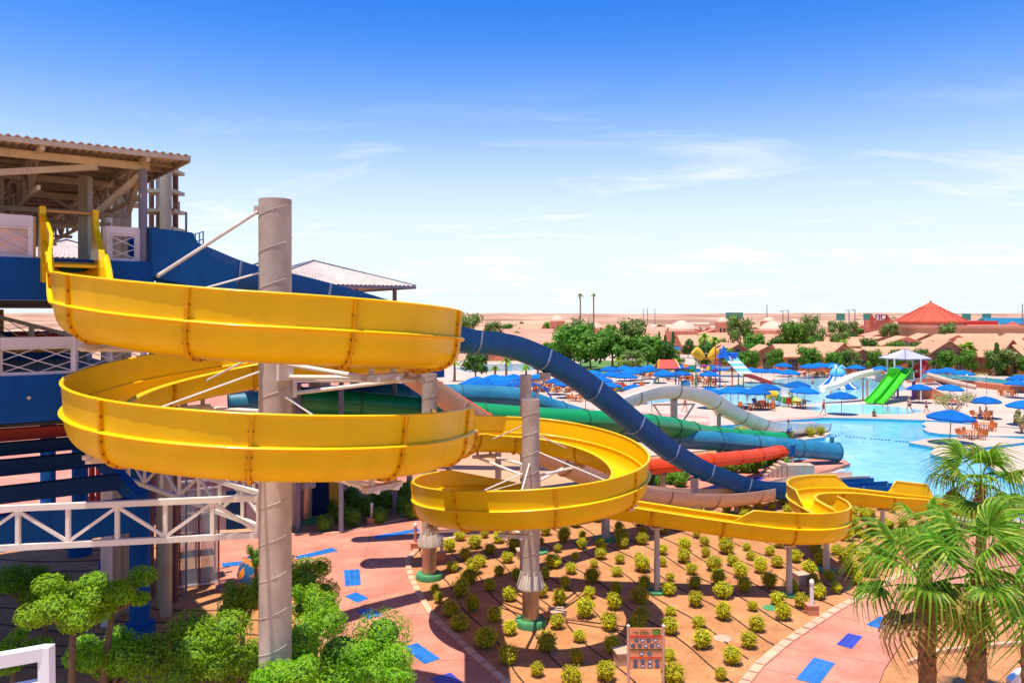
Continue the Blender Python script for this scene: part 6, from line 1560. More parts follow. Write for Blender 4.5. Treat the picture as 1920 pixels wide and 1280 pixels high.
for k in range(7):
    xx = px0 - 12 + k * 6.0; b = MB(); n = 10; c = (xx, Yp - 17.1, 1.6); vs = [(xx - 1.7, Yp - 17.1, 0.4), (xx + 1.7, Yp - 17.1, 0.4)] + [(xx + 1.7 * cos(pi * j / n), Yp - 17.1, 2.2 + 1.5 * sin(pi * j / n)) for j in range(n + 1)]
    b.add(vs, [tuple(range(len(vs)))]); obj("arched_window", b, M_window, pv)
b = MB(); b.lathe([(2.4, 0), (2.4, zz(612)), (2.9, zz(611)), (0.0, zz(602))], (px0 + 27, Yp - 6, 0), 10); obj("corner_turret", b, M_redroof, pv)
sh = thing("shade_hall", "long blue-roofed hall beyond the pavilion at the right", "building", ((1890 - 960) / F * 420, 420, 0))
b = MB(); b.box(((1890 - 960) / F * 420, 420, 3.2), (26, 14, 6.4)); obj("wall", b, M_terra, sh); b = MB(); xb = (1890 - 960) / F * 420; b.add([(xb - 14, 412, 6.4), (xb + 14, 412, 6.4), (xb + 14, 420, 9.6), (xb - 14, 420, 9.6), (xb + 14, 428, 6.4), (xb - 14, 428, 6.4)], [(0, 1, 2, 3), (3, 2, 4, 5), (1, 4, 2), (0, 3, 5)]); obj("roof", b, M_teal, sh)
# skyline: masts, floodlights, billboards
def mast(px, ytop, Y, lb, kind):
    x = (px - 960) / F * Y; zt = CAM_H - (ytop - HOR) / F * Y; t = thing("mast" if kind != "board" else "billboard", lb, "mast" if kind != "board" else "billboard", (x, Y, 0)); b = MB(); b.tube([(x, Y, 0), (x, Y, zt)], [0.35, 0.18], 6); obj("pole", b, M_greypost, t)
    if kind == "light":
        b = MB(); b.box((x - 0.6, Y, zt), (1.6, 0.4, 0.35)); obj("lamp_head", b, M_greypost, t)
    if kind == "board":
        b = MB(); b.box((x, Y, zt - 1.6), (9 if px == 1377 else 4.5, 0.4, 3.4)); obj("panel", b, pm("faded_teal", srgb(70, 140, 120), 0.7), t)
        b = MB(); b.box((x, Y - 0.3, zt - 3.4), (4, 0.5, 0.2)); obj("catwalk", b, M_greypost, t)
    if kind == "lattice":
        for k in range(6):
            b = MB(); z = zt * (k + 0.5) / 6; b.bar((x - 0.6, Y, z), (x + 0.6, Y, z + zt / 12), 0.12, 0.12); obj("brace", b, M_greypost, t)
for i, (px, yt, Y, k, lb) in enumerate([(1438, 571, 420, "mast", "tall thin mast above the feathery tree"), (1468, 583, 400, "light", "left of the paired floodlight masts"), (1478, 582, 400, "light", "right of the paired floodlight masts"), (1206, 578, 600, "lattice", "first of three faint lattice masts on the skyline"), (1214, 577, 600, "lattice", "second of three faint lattice masts on the skyline"), (1228, 579, 600, "lattice", "third of three faint lattice masts on the skyline"),
                                        (1592, 582, 380, "light", "left floodlight mast by the purple sign"), (1603, 581, 380, "light", "right floodlight mast by the purple sign"), (1377, 586, 420, "board", "wide faded teal billboard behind the feathery tree"), (1576, 588, 420, "board", "small teal billboard right of the skyline trees"), (1812, 588, 420, "board", "small billboard right of the pavilion finial"), (1850, 588, 420, "board", "second small billboard beyond the pavilion"), (1917, 570, 400, "lattice", "lattice mast at the right edge of the skyline"), (1627, 588, 420, "board", "small billboard left of the purple letters")]):
    mast(px, yt, Y, lb, k)
fs = thing("letter_sign", "purple roof letters between two red wing shapes", "sign", ((1650 - 960) / F * 330, 330, 0))
for i, ch in enumerate("FFO"):
    cu = bpy.data.curves.new("letters", 'FONT'); cu.body = ch; cu.size = 3.4; cu.extrude = 0.15; cu.align_x = 'CENTER'; to = bpy.data.objects.new("letter", cu); me = None
    COL.objects.link(to); dg = bpy.context.evaluated_depsgraph_get(); me = bpy.data.meshes.new_from_object(to.evaluated_get(dg)); bpy.data.objects.remove(to); me.materials.clear(); me.materials.append(pm("purple_letter", srgb(80, 50, 130), 0.6))
    o = bpy.data.objects.new("letter", me); COL.objects.link(o); o.parent = fs; o.matrix_parent_inverse = base_matrix(fs).inverted(); o.location = ((1644 + i * 6.5 - 960) / F * 330, 330, CAM_H - (599.5 - HOR) / F * 330); o.rotation_euler = (radians(90), 0, 0)
for px in (1635, 1664):
    x = (px - 960) / F * 330; b = MB(); z = CAM_H - (600 - HOR) / F * 330; b.add([(x - 1, 330, z), (x + 1.6, 330, z), (x - 0.3, 330, z + 2.6), (x - 1, 330.3, z), (x + 1.6, 330.3, z), (x - 0.3, 330.3, z + 2.6)], [(0, 1, 2), (5, 4, 3), (0, 3, 4, 1), (1, 4, 5, 2), (2, 5, 3, 0)]); obj("wing", b, M_redroof, fs)
b = MB(); x = (1650 - 960) / F * 330; b.box((x, 331, (CAM_H - (600 - HOR) / F * 330) / 2), (12, 1, CAM_H - (600 - HOR) / F * 330 - 0.02)); obj("base_wall", b, M_terra, fs)

# ---- parasols
def make_parasol():
    t = thing("parasol", None, "parasol"); R, n = 1.72, 8
    b = MB(); prof = [(0.0, 2.62), (R * 0.35, 2.48), (R * 0.7, 2.28), (R, 2.02)]
    o = len(b.v); b.v.append((0, 0, 2.62))
    for r, z in prof[1:]:
        for k in range(16):
            a = 2 * pi * k / 16; sag = -0.05 * (r / R) if k % 2 else 0.0; rr = r * (0.965 if k % 2 else 1); b.v.append((rr * cos(a), rr * sin(a), z + sag))
    for k in range(16): b.f.append((0, 1 + k, 1 + (k + 1) % 16)); b.m.append(0)
    for j in range(2):
        for k in range(16): a0 = 1 + j * 16; b.f.append((a0 + k, a0 + 16 + k, a0 + 16 + (k + 1) % 16, a0 + (k + 1) % 16)); b.m.append(0)
    v0 = len(b.v)                                                    # valance
    for k in range(16):
        x, y, z = b.v[33 + k]; b.v.append((x, y, z - 0.14))
    for k in range(16): b.f.append((33 + k, v0 + k, v0 + (k + 1) % 16, 33 + (k + 1) % 16)); b.m.append(0)
    obj("canopy", b, M_umb, t, local=True)
    b = MB(); b.tube([(0, 0, 0), (0, 0, 2.68)], 0.04, 8); obj("pole", b, M_pole, t, local=True)
    b = MB(); b.lathe([(0.3, 0), (0.3, 0.07), (0.08, 0.1)], (0, 0, 0), 10); obj("base", b, M_concrete, t, local=True)
    return t
par0 = make_parasol(); parasols = []
PS = [(895, 706), (927, 704), (943, 707), (963, 703), (1010, 701), (923, 714), (944, 715), (910, 715), (1042, 707), (1113, 693), (1143, 689.5), (1171, 687), (1192, 686), (1217, 684), (1147, 699), (1174, 702), (1143, 715), (1190, 720), (1115, 702), (1162, 698), (1182, 695),
      (1204, 690), (1283, 682.5), (1277, 696), (1338, 684.5), (1329, 696), (1348, 688), (1271, 641), (1266, 651), (1279, 647), (1408, 689.5), (1428, 690), (1451, 691), (1479, 694), (1469, 680.5), (1517, 682.5), (1536, 681.5), (1560, 681.5), (1329, 727), (1384, 725), (1418, 729), (1436, 723), (1495, 716), (1507, 727),
      (1370, 726), (1578, 736), (1605, 683.5), (1651, 685.5), (1684, 685.5), (1752, 692), (1777, 691), (1805, 695), (1724, 719), (1781, 721), (1849, 742), (1912, 704), (1908, 712), (1920, 752), (1781, 779), (1096, 708), (1070, 700), (975, 716), (880, 714), (1230, 690), (1245, 697), (1128, 706), (1082, 694), (1060, 712)]
for i, (x, y) in enumerate(PS):
    q = G(x, y, 2.62); q.z = 0.13; o = par0 if i == 0 else copy_tree(par0)
    place(o, q, random.uniform(0, 0.8), random.uniform(0.92, 1.08) * (1.12 if y > 770 else 1)); o.rotation_euler = (random.uniform(-.035, .035), random.uniform(-.035, .035), random.uniform(0, .8)); o["group"] = "blue parasols round the pools"; parasols.append(o)
MK = [("the gazebo", *G2(1695, 745)), ("octopus slide", *G2(1570, 728)), ("striped play tower", *G2(1370, 722)), ("red play house", *G2(1250, 722)), ("rainbow arch", *G2(1163, 737)), ("grey bracket post", x if False else -0.4, 75), ("pool frangipani", *G2(1788, 782)), ("the lawn cypress", *G2(1869, 706)), ("blue child at pool edge", *G2(1545, 778))]
MK = [m for m in MK if m[0] not in ("grey bracket post", "blue child at pool edge")] + [("the white hump's crest", *G2(1250, 780)), ("the far date palms", *G2(950, 708))]
single_out(parasols, "blue parasol", MK)

# ---- loungers, tables, chairs
M_towels = [pm("towel_%d" % i, c, 0.9, var=0.15, scale=5) for i, c in enumerate([srgb(206, 110, 44), srgb(40, 60, 130), srgb(190, 50, 40), srgb(230, 220, 210), srgb(210, 150, 60), srgb(60, 60, 90), srgb(220, 130, 60)])]
def make_lounger(mt):
    t = thing("sun_lounger", None, "sun lounger"); b = MB(); b.box((0, 0, 0.30), (0.66, 1.3, 0.06)); obj("frame", b, M_wood, t, local=True)
    b = MB(); b.bar((0, 0.62, 0.33), (0, 1.2, 0.72), 0.64, 0.06, up=(1, 0, 0)); obj("backrest", b, M_wood, t, local=True)
    b = MB(); b.box((0, -0.02, 0.37), (0.58, 1.24, 0.08)); b.bar((0, 0.58, 0.41), (0, 1.16, 0.79), 0.06, 0.56, up=(1, 0, 0)); obj("mattress", b, mt, t, local=True)
    for sx in (-0.28, 0.28):
        for sy in (-0.58, 0.58):
            b = MB(); b.box((sx, sy, 0.135), (0.07, 0.07, 0.27)); obj("leg", b, M_wood, t, local=True)
    return t
LSRC = [make_lounger(m) for m in M_towels]; loungers = []; rr_ = random.Random(9)
LP = []
for cx0, cy0, nx, ny, dx, dy in ((1005, 722, 9, 3, 11, 6), (1090, 722, 6, 3, 12, 7), (1170, 728, 4, 2, 14, 7), (1262, 708, 5, 2, 12, 6), (1485, 705, 9, 1, 11, 5), (1300, 715, 4, 2, 13, 6), (1180, 706, 5, 1, 12, 5), (1620, 702, 5, 1, 12, 5), (1105, 752, 3, 1, 11, 5), (900, 728, 6, 1, 14, 5), (1420, 762, 2, 1, 14, 5)):
    for i in range(nx):
        for j in range(ny): LP.append((cx0 + i * dx + rr_.uniform(-2, 2), cy0 + j * dy + rr_.uniform(-1, 1)))
for i, (x, y) in enumerate(LP):
    src = LSRC[i % 7]; o = src if i < 7 else copy_tree(src); q = G(x, y, 0.13); place(o, q, rr_.uniform(-0.5, 0.5) + (pi if i % 3 else 0.4), 1.05); o["group"] = "sun loungers on the pool deck"; loungers.append(o)
names = ["orange", "navy", "red", "white", "tan", "slate", "pale orange"]
single_out(loungers, {id(o): f"wooden lounger with {names[i % 7]} mat" for i, o in enumerate(loungers)}, MK)
def make_chair():
    t = thing("garden_chair", None, "chair"); b = MB(); b.box((0, 0, 0.43), (0.52, 0.5, 0.05)); obj("seat", b, M_wood, t, local=True)
    b = MB()
    b.bar((0, 0.24, 0.45), (0, 0.34, 0.92), 0.5, 0.05, up=(1, 0, 0)); obj("backrest", b, M_wood, t, local=True)
    for sx in (-0.23, 0.23):
        for sy in (-0.22, 0.22): b = MB(); b.box((sx, sy, 0.2), (0.06, 0.06, 0.4)); obj("leg", b, M_wood, t, local=True)
        b = MB(); b.box((sx, 0, 0.65), (0.05, 0.5, 0.05)); obj("armrest", b, M_wood, t, local=True)
    return t
ch0 = make_chair(); chairs = []; tables = []
def table_set(px, py, lb, n=4, z=0.15):
    q = G(px, py, z); t = thing("garden_table", lb, "table", q); b = MB(); b.lathe([(0.5, 0.68), (0.52, 0.70), (0.5, 0.74), (0, 0.74)], q, 16); obj("top", b, M_wood, t); b = MB(); b.lathe([(0.26, 0), (0.06, 0.06), (0.05, 0.68)], q, 10); obj("pedestal", b, M_wood, t)
    for k in range(n):
        a = 2 * pi * k / n + 0.4; c = ch0 if not chairs else copy_tree(ch0); place(c, q + Vector((cos(a) * 0.85, sin(a) * 0.85, 0)), a - pi / 2, 1.0); c["group"] = "wooden garden chairs"; chairs.append(c)
table_set(1822, 822, "wooden table on the pool island by the big parasol", 5); table_set(1845, 806, "wooden table on the island behind", 4); table_set(1845, 786, "wooden table with bathers under the parasol", 3, 0.13); table_set(1436, 766, "wooden table under the deck parasols", 4, 0.13); table_set(1495, 764, "wooden table behind the red-clad walker", 3, 0.13); table_set(1888, 742, "wooden table near the right edge", 4, 0.13); table_set(1080, 752, "wooden table on the deck under the blue slide", 4, 0.13); table_set(1530, 704, "wooden table by the octopus slide", 3, 0.13); table_set(1405, 768, "wooden table left of the hatted bather", 3, 0.13)
tl = [(o["label"].replace("wooden ", ""), o.location.x, o.location.y) for o in bpy.data.objects if o.name.startswith("garden_table")]
single_out(chairs, "wooden chair", [(a.replace("table ", "the table ", 1), x_, y_) for a, x_, y_ in tl])
# lane line of floats
ln = thing("float_line", "line of small dark floats across the pool", "float line", G(1640, 822))
for k in range(22):
    x = 1560 + k * 6.7; 
    if k % 7 in (3,): continue
    q = G(x, 815 + k * 0.62, -0.18); b = MB(); ball(b, q, (0.12, 0.07, 0.05), 8, 5); obj("float", b, pm("dark_float", srgb(40, 60, 80), 0.5), ln, smooth=True)
# lamp posts on the deck
for i, (px, py, yt, lb) in enumerate(((1098, 768, 712, "thin lamp post between loungers under the blue slide"), (1813, 762, 705, "thin lamp post beside the brick ramp"), (1850, 740, 705, "thin lamp post behind the right parasol"), (1222, 772, 735, "thin post beneath the white hump"))):
    q = G(px, py, 0.13); h = (py - yt) / F * q.y; t = thing("lamp_post", lb, "lamp", q); b = MB(); b.tube([q, q + Vector((0, 0, h))], 0.045, 8); obj("pole", b, M_greypost, t); b = MB(); b.lathe([(0.1, h), (0.14, h + 0.12), (0, h + 0.25)], q, 8); obj("lamp_head", b, M_white, t)
# ================================================================== play structures
PRIM = {k: pm("play_" + k, c, 0.4, var=0.08, scale=1.5) for k, c in dict(red=srgb(206, 44, 26), yellow=srgb(226, 172, 20), green=srgb(30, 150, 60), lime=srgb(60, 190, 20), blue=srgb(10, 90, 180), sky=srgb(110, 190, 220), white=srgb(228, 226, 220), orange=srgb(226, 120, 30), purple=srgb(110, 60, 140), grey=srgb(176, 174, 176)).items()}
def rod(t, nm, pts_, r, m, n=8): b = MB(); b.tube(pts_, r, n); return obj(nm, b, m, t, smooth=40)
V = Vector
# red-roofed play house
q = G(1251, 724, 0.13); t = thing("play_house", "play frame with red gable roof and yellow edging in the splash pool", "play frame", q)
for sx in (-1.6, 1.6):
    for sy in (-1.2, 1.2): rod(t, "post", [q + V((sx, sy, 0)), q + V((sx, sy, 3.0))], 0.09, PRIM["blue"] if sx > 0 else PRIM["green"])
b = MB(); b.box(q + V((0, 0, 1.5)), (3.4, 2.6, 0.12)); obj("platform", b, PRIM["sky"], t)
for s in (-1, 1):
    b = MB(); b.add([q + V((-1.75, 1.5 * s, 2.95)), q + V((1.75, 1.5 * s, 2.95)), q + V((1.3, 0, 4.25)), q + V((-1.3, 0, 4.25)), q + V((-1.75, 1.5 * s, 2.85)), q + V((1.75, 1.5 * s, 2.85)), q + V((1.3, 0, 4.12)), q + V((-1.3, 0, 4.12))],
                    [(0, 1, 2, 3), (4, 5, 6, 7), (0, 1, 5, 4), (1, 2, 6, 5), (2, 3, 7, 6), (3, 0, 4, 7)]); obj("roof_panel", b, PRIM["red"], t)
    for sx in (-1, 1): rod(t, "roof_edge", [q + V((1.78 * sx, 1.52 * s, 2.95)), q + V((1.32 * sx, 0, 4.28))], 0.09, PRIM["yellow"])
for sy in (-1.3, 1.3): rod(t, "rail", [q + V((-1.6, sy, 2.3)), q + V((1.6, sy, 2.3))], 0.05, PRIM["yellow"])
b = MB(); b.lathe([(0.75, 0), (0.8, 0.5), (0.55, 1.0), (0.0, 1.2)], q + V((2.6, -1.5, 0)), 16); obj("spray_dome", b, PRIM["sky"], t, smooth=True)
rod(t, "slide_rail", [q + V((-1.6, -1.2, 1.6)), q + V((-3.6, -3.0, 0.15))], 0.18, PRIM["white"])
# striped tower
q = G(1368, 724, 0.13); t = thing("play_tower", "tall play tower with blue and white striped roof and red slide", "play frame", q)
for sx, sy, h, c in ((-1.9, -1.4, 6.2, "purple"), (1.8, -1.4, 4.4, "lime"), (-1.9, 1.4, 6.2, "red"), (1.8, 1.4, 5.4, "green"), (0, -1.5, 4.6, "red"), (-3.4, -1.5, 3.6, "green"), (-5.8, -1.8, 4.0, "green")): rod(t, "post", [q + V((sx, sy, 0)), q + V((sx, sy, h))], 0.1, PRIM[c])
for k in range(7):
    b = MB(); u0, u1 = k / 7, (k + 1) / 7; a, c = V((-0.9, -1.1, 4.9)), V((1.3, -2.6, 2.2)); p0, p1 = q + a.lerp(c, u0), q + a.lerp(c, u1 - 0.01)
    b.add([p0 + V((-0.5, 0, 0)), p0 + V((1.6, 0, 0)), p1 + V((1.6, 0, 0)), p1 + V((-0.5, 0, 0)), p0 + V((-0.5, 0.15, -0.08)), p0 + V((1.6, 0.15, -0.08)), p1 + V((1.6, 0.15, -0.08)), p1 + V((-0.5, 0.15, -0.08))], [(3, 2, 1, 0), (4, 5, 6, 7), (0, 1, 5, 4), (1, 2, 6, 5), (2, 3, 7, 6), (3, 0, 4, 7)])
    obj("stripe_panel", b, PRIM["sky"] if k % 2 else PRIM["white"], t)
b = MB(); b.add([q + V((-2.1, -1.6, 4.6)), q + V((-0.4, -1.6, 4.6)), q + V((-1.2, -1.0, 6.6)), q + V((-2.1, 0.2, 4.6)), q + V((-0.4, 0.2, 4.6))], [(0, 1, 2), (1, 4, 2), (4, 3, 2), (3, 0, 2)]); obj("cone_roof", b, PRIM["blue"], t)
b = MB(); b.lathe([(0.75, 0), (0.9, 0.9), (0.8, 1.1), (0.0, 1.12)], q + V((0.3, -0.6, 4.3)), 14); obj("tipping_bucket", b, PRIM["blue"], t, smooth=40)
for z, c in ((1.6, "grey"), (3.0, "grey")):
    b = MB(); b.box(q + V((0, 0, z)), (4.0, 3.0, 0.12)); obj("platform", b, PRIM[c], t)
for z in (2.1, 2.5, 3.5, 3.9): rod(t, "rail", [q + V((-1.9, -1.45, z)), q + V((1.8, -1.45, z))], 0.045, PRIM["yellow" if z < 3 else "red"])
rod(t, "water_pipe", [q + V((-5.8, -1.8, 3.4)), q + V((-1.9, -1.6, 3.4))], 0.07, PRIM["blue"]); rod(t, "water_pipe", [q + V((-9.0, -1.8, 3.0)), q + V((-5.8, -1.8, 3.0))], 0.07, PRIM["blue"])
for k, c in enumerate(("purple", "yellow", "red", "blue", "green", "orange")):
    b = MB(); b.lathe([(0.0, 0.5), (0.35, 0.42), (0.5, 0.0), (0.45, -0.05)], q + V((-2.6 - k * 0.9, -1.2 + 0.6 * (k % 2), 2.4 + 0.35 * (k % 3))), 10); obj("spray_cup", b, PRIM[c], t, smooth=40); rod(t, "cup_pole", [q + V((-2.6 - k * 0.9, -1.2 + 0.6 * (k % 2), 0)), q + V((-2.6 - k * 0.9, -1.2 + 0.6 * (k % 2), 2.5 + 0.35 * (k % 3)))], 0.06, PRIM[c])
cvr = catmull([list(p) + [0, 0] for p in ((q + V((1.9, -1.0, 1.75)))[:], (q + V((3.2, -1.4, 1.35)))[:], (q + V((4.8, -1.9, 0.75)))[:], (q + V((6.0, -2.3, 0.3)))[:])], 0.4); fr_ = frames_of(cvr); nn = 12
b = MB(); b.sweep(fr_, shell([(0.55 * cos(pi + pi * k / nn), 0.6 * (1 + sin(pi + pi * k / nn))) for k in range(nn + 1)], 0.05)); obj("slide_trough", b, PRIM["red"], t, smooth=50)
# tipping buckets
q = G(1324, 706, 0.13); t = thing("tipping_buckets", "pair of yellow tipping barrels tilted apart on poles", "water play", q)
for s in (-1, 1):
    rod(t, "pole", [q + V((1.1 * s, 0, 0)), q + V((1.1 * s, 0, 3.4))], 0.1, PRIM["yellow"]); b = MB(); c = q + V((1.5 * s, 0, 4.2)); d = V((0.75 * s, 0, 0.65)).normalized(); b.tube([c - d * 1.3, c - d * 0.2, c + d * 0.9, c + d * 1.0], [0.45, 0.95, 1.0, 0.85], 14); obj("barrel", b, PRIM["yellow"], t, smooth=40)
rod(t, "cross_bar", [q + V((-1.1, 0, 3.3)), q + V((1.1, 0, 3.3))], 0.09, PRIM["orange"])
# rainbow arch
q = G(1163, 738, 0.13); t = thing("rainbow_arch", "small rainbow arch of four coloured bands on the deck", "water play", q)
for k, c in enumerate(("red", "orange", "yellow", "green")): R_ = 1.25 - k * 0.2; rod(t, "band", [q + V((R_ * cos(pi * j / 14), 0.02 * k, R_ * 1.15 * sin(pi * j / 14) + 0.05)) for j in range(15)], 0.105, PRIM[c], 10)
# blue hoop arch
q = G(985, 775, 0.13); t = thing("hoop_arch", "tall thin blue steel arch over the deck behind the grey posts", "arch", q)
for off in (0, 0.35): rod(t, "hoop", [P(940 + 98 * (0.5 - 0.5 * cos(pi * j / 20)), 765 - 48 * sin(pi * j / 20) + (10 if j > 18 else 0), 92 + off * 2) for j in range(21)], 0.11, PRIM["blue"], 8)
# octopus slide
q = G(1571, 727, 0.13); t = thing("octopus_slide", "blue octopus-shaped slide with radiating blue and white lanes", "water play", q)
b = MB(); b.lathe([(0.0, 3.2), (0.7, 3.1), (1.15, 2.6), (1.2, 2.1), (0.9, 1.7)], q, 16); obj("head", b, PRIM["sky"], t, smooth=True)
for k in range(14):
    a = pi + pi * 1.0 * (k - 0.5) / 12; d = V((cos(a), sin(a), 0)); s = V((-d.y, d.x, 0)); rows = []
    for j in range(7): u = j / 6; p = q + d * (0.8 + 2.2 * u) + V((0, 0, 2.1 * (1 - u) ** 1.4 + 0.12)); w_ = 0.17 + 0.2 * u; rows.append((p - s * w_, p + s * w_))
    b = MB(); vs = [x for r in rows for x in r] + [x - V((0, 0, 0.1)) for r in rows for x in r]; n2 = 14; fs = []
    for j in range(6): o = 2 * j; fs += [(o, o + 1, o + 3, o + 2), (n2 + o, n2 + o + 2, n2 + o + 3, n2 + o + 1), (o, o + 2, n2 + o + 2, n2 + o), (o + 1, n2 + o + 1, n2 + o + 3, o + 3)]
    b.add(vs, fs); obj("lane", b, PRIM["blue"] if k % 3 else PRIM["white"], t, smooth=40)
for k in range(5): a = 0.5 + k * 1.2; rod(t, "spray_arm", [q + V((0, 0, 2.9)), q + V((cos(a) * 0.9, sin(a) * 0.9, 3.5)), q + V((cos(a) * 1.3, sin(a) * 1.3, 3.1))], 0.12, PRIM["white" if k % 2 else "sky"])
# banded tube slide
q = G(1436, 757, 0.13); t = thing("banded_tube_slide", "little tube slide banded yellow and green in the splash pool", "water play", q); pa = [P(1440, 740, 104), P(1456, 742, 104), P(1472, 746, 103.5), P(1488, 752, 103), P(1500, 757, 102.5)]
for k in range(4): rod(t, "tube_band", [pa[k], pa[k].lerp(pa[k + 1], 0.5), pa[k + 1]], 0.62, PRIM[("yellow", "green", "lime", "yellow")[k]], 14)
for p in (pa[0], pa[2]): rod(t, "leg", [V((p.x, p.y, 0.1)), p - V((0, 0, 0.5))], 0.08, PRIM["green"])
# gazebo tower with green slides
q = G(1694, 747, 0.13); Yg = q.y; t = thing("gazebo_tower", "grey-roofed gazebo tower with twin bright green slides", "water play", q)
za_, ze_, zp = CAM_H - (654 - HOR) / F * Yg, CAM_H - (671 - HOR) / F * Yg, CAM_H - (708 - HOR) / F * Yg
hip_roof(t, (q.x + 0.2, Yg), 2.35, 2.35, ze_, za_, PRIM["grey"], 0.35)
for sx, sy in ((-2.0, -1.6), (1.2, -2.3), (2.0, 1.4), (-1.2, 2.1)): rod(t, "roof_post", [q + V((sx, sy, 0)), q + V((sx, sy, ze_ - 0.1))], 0.1, PRIM["white"])
b = MB(); b.box(q + V((0, 0, zp - 0.1)), (4.0, 4.0, 0.2), 0.35); obj("platform", b, PRIM["grey"], t)
for sx, sy in ((-1.8, 0.5), (0.5, -1.6), (1.6, 0.2), (0, 1.6)): rod(t, "leg", [q + V((sx, sy, 0)), q + V((sx, sy, zp - 0.15))], 0.14, PRIM["purple"])
for k, off in enumerate((-0.62, 0.62)):
    s0, s1 = P(1690, 700, Yg - 2.0), P(1640, 754, Yg - 7.0); s1.z = 0.35; side = V((0.75, -0.35, 0)).normalized() * off
    pp = [s0 + side + V((0, 0, 0.2)), s0.lerp(s1, 0.12) + side + V((0, 0, 0.12)), s0.lerp(s1, 0.5) + side - V((0, 0, 0.15)), s0.lerp(s1, 0.85) + side - V((0, 0, 0.25)), s1 + side - V((0, 0, 0.05))]
    cvr = catmull([list(p) + [0, 0] for p in pp], 0.4); fr_ = frames_of(cvr); b = MB(); b.sweep(fr_, shell([(-0.58, 0.42), (-0.55, 0.1), (-0.4, 0), (0.4, 0), (0.55, 0.1), (0.58, 0.42)], 0.06)); obj("green_slide", b, PRIM["lime"], t, smooth=40)
for px in (1676, 1702): p = P(px, 700, Yg - 2.3); b = MB(); b.box(p, (1.0, 0.9, 1.5), 0.3); obj("slide_cheek", b, PRIM["green"] if px > 1690 else PRIM["lime"], t)
b = MB(); p = P(1688, 706, Yg - 1.9); b.box(p, (1.6, 0.1, 1.0), 0.3); obj("blue_panel", b, PRIM["blue"], t); p = P(1655, 708, Yg - 2.2); b = MB(); b.box(p, (2.6, 0.1, 1.1), 0.35); obj("grey_panel", b, PRIM["grey"], t); p = P(1709, 706, Yg - 2.4); b = MB(); b.box(p, (0.9, 0.1, 1.3), 0.35); obj("pale_panel", b, PRIM["white"], t)
rod(t, "red_chute", [P(1736, 686, Yg), P(1728, 685, Yg), P(1722, 692, Yg - 1), P(1719, 700, Yg - 1.6)], 0.75, PRIM["red"], 14)
rod(t, "chute_rim", [P(1739, 688, Yg - 0.2), P(1733, 682, Yg - 0.4), P(1724, 687, Yg - 1.2), P(1718, 696, Yg - 2)], 0.16, PRIM["white"], 8)
wp_ = [P(1646, 702, Yg - 1), P(1620, 707, Yg - 2.5), P(1594, 715, Yg - 4), P(1570, 728, Yg - 5), P(1543, 735, Yg - 5.5)]
cvr = catmull([list(p) + [0, 0] for p in wp_], 0.6); fr_ = frames_of(cvr); b = MB(); b.sweep(fr_, shell([(0.65 * cos(pi + pi * k / 12), 0.75 * (1 + sin(pi + pi * k / 12))) for k in range(13)], 0.05)); obj("white_slide", b, M_whiteslide, t, smooth=50)
for px in (1618, 1626): p = P(px, 712, Yg - 3); rod(t, "slide_post", [V((p.x, p.y, 0.1)), p], 0.1, PRIM["orange"])
# brick ramp with white rail
q = G(1755, 757, 0.13); t = thing("brick_ramp", "terracotta ramp wall with white rail sloping down beside the gazebo", "ramp", q)
r0, r1, r2 = P(1713, 727, 110), P(1752, 729, 108), P(1806, 758, 103)
for a, c in ((r0, r1), (r1, r2)):
    b = MB(); pr = [V((a.x, a.y, 0.1)), V((c.x, c.y, 0.1)), c, a]; off = V((0.9, 2.4, 0)); b.add(pr + [p + off for p in pr], [(0, 1, 2, 3), (7, 6, 5, 4), (3, 2, 6, 7), (0, 4, 5, 1), (1, 5, 6, 2), (0, 3, 7, 4)]); obj("ramp_wall", b, M_terra, t)
    rod(t, "hand_rail", [a + V((0, -0.05, 1.0)), c + V((0, -0.05, 1.0))], 0.04, PRIM["white"]); rod(t, "hand_rail", [a + V((0, -0.05, 0.5)), c + V((0, -0.05, 0.5))], 0.03, PRIM["white"])
    for u in (0, 0.33, 0.66, 1): p = a.lerp(c, u); rod(t, "rail_post", [p + V((0, -0.05, -0.02)), p + V((0, -0.05, 1.05))], 0.035, PRIM["white"])
b = MB(); pr = [P(1738, 702, 114), P(1790, 717, 112), P(1830, 726, 110)]; bb = MB(); bb.tube(pr, 0.35, 8); obj("upper_kerb", bb, M_deck, t)
# pool ladder
q = G(1662, 774, 0.14); t = thing("pool_ladder", "steel pool ladder below the green slides", "ladder", q)
for s in (-0.28, 0.28): rod(t, "rail", [q + V((s, 0.4, 0)), q + V((s, 0.35, 0.9)), q + V((s, -0.1, 1.05)), q + V((s, -0.3, 0.6)), q + V((s, -0.35, -0.1))], 0.035, M_steel)
for z in (0.1, 0.4): rod(t, "rung", [q + V((-0.28, -0.33, z)), q + V((0.28, -0.33, z))], 0.03, M_steel)
# lifeguard chair
q = G(1472, 762, 0.13); t = thing("lifeguard_stand", "white lifeguard stand with red panel at the splash pool", "stand", q)
for sx in (-0.5, 0.5):
    for sy in (-0.5, 0.5): rod(t, "leg", [q + V((sx * 1.2, sy * 1.2, 0)), q + V((sx, sy, 1.9))], 0.06, PRIM["white"])
b = MB(); b.box(q + V((0, 0, 1.3)), (1.1, 1.1, 0.08)); obj("seat", b, PRIM["white"], t); b = MB(); b.box(q + V((0.2, -0.62, 0.75)), (0.7, 0.05, 0.8)); obj("panel", b, PRIM["red"], t); b = MB(); b.box(q + V((0, 0.5, 1.8)), (1.1, 0.08, 0.9)); obj("backrest", b, PRIM["white"], t)

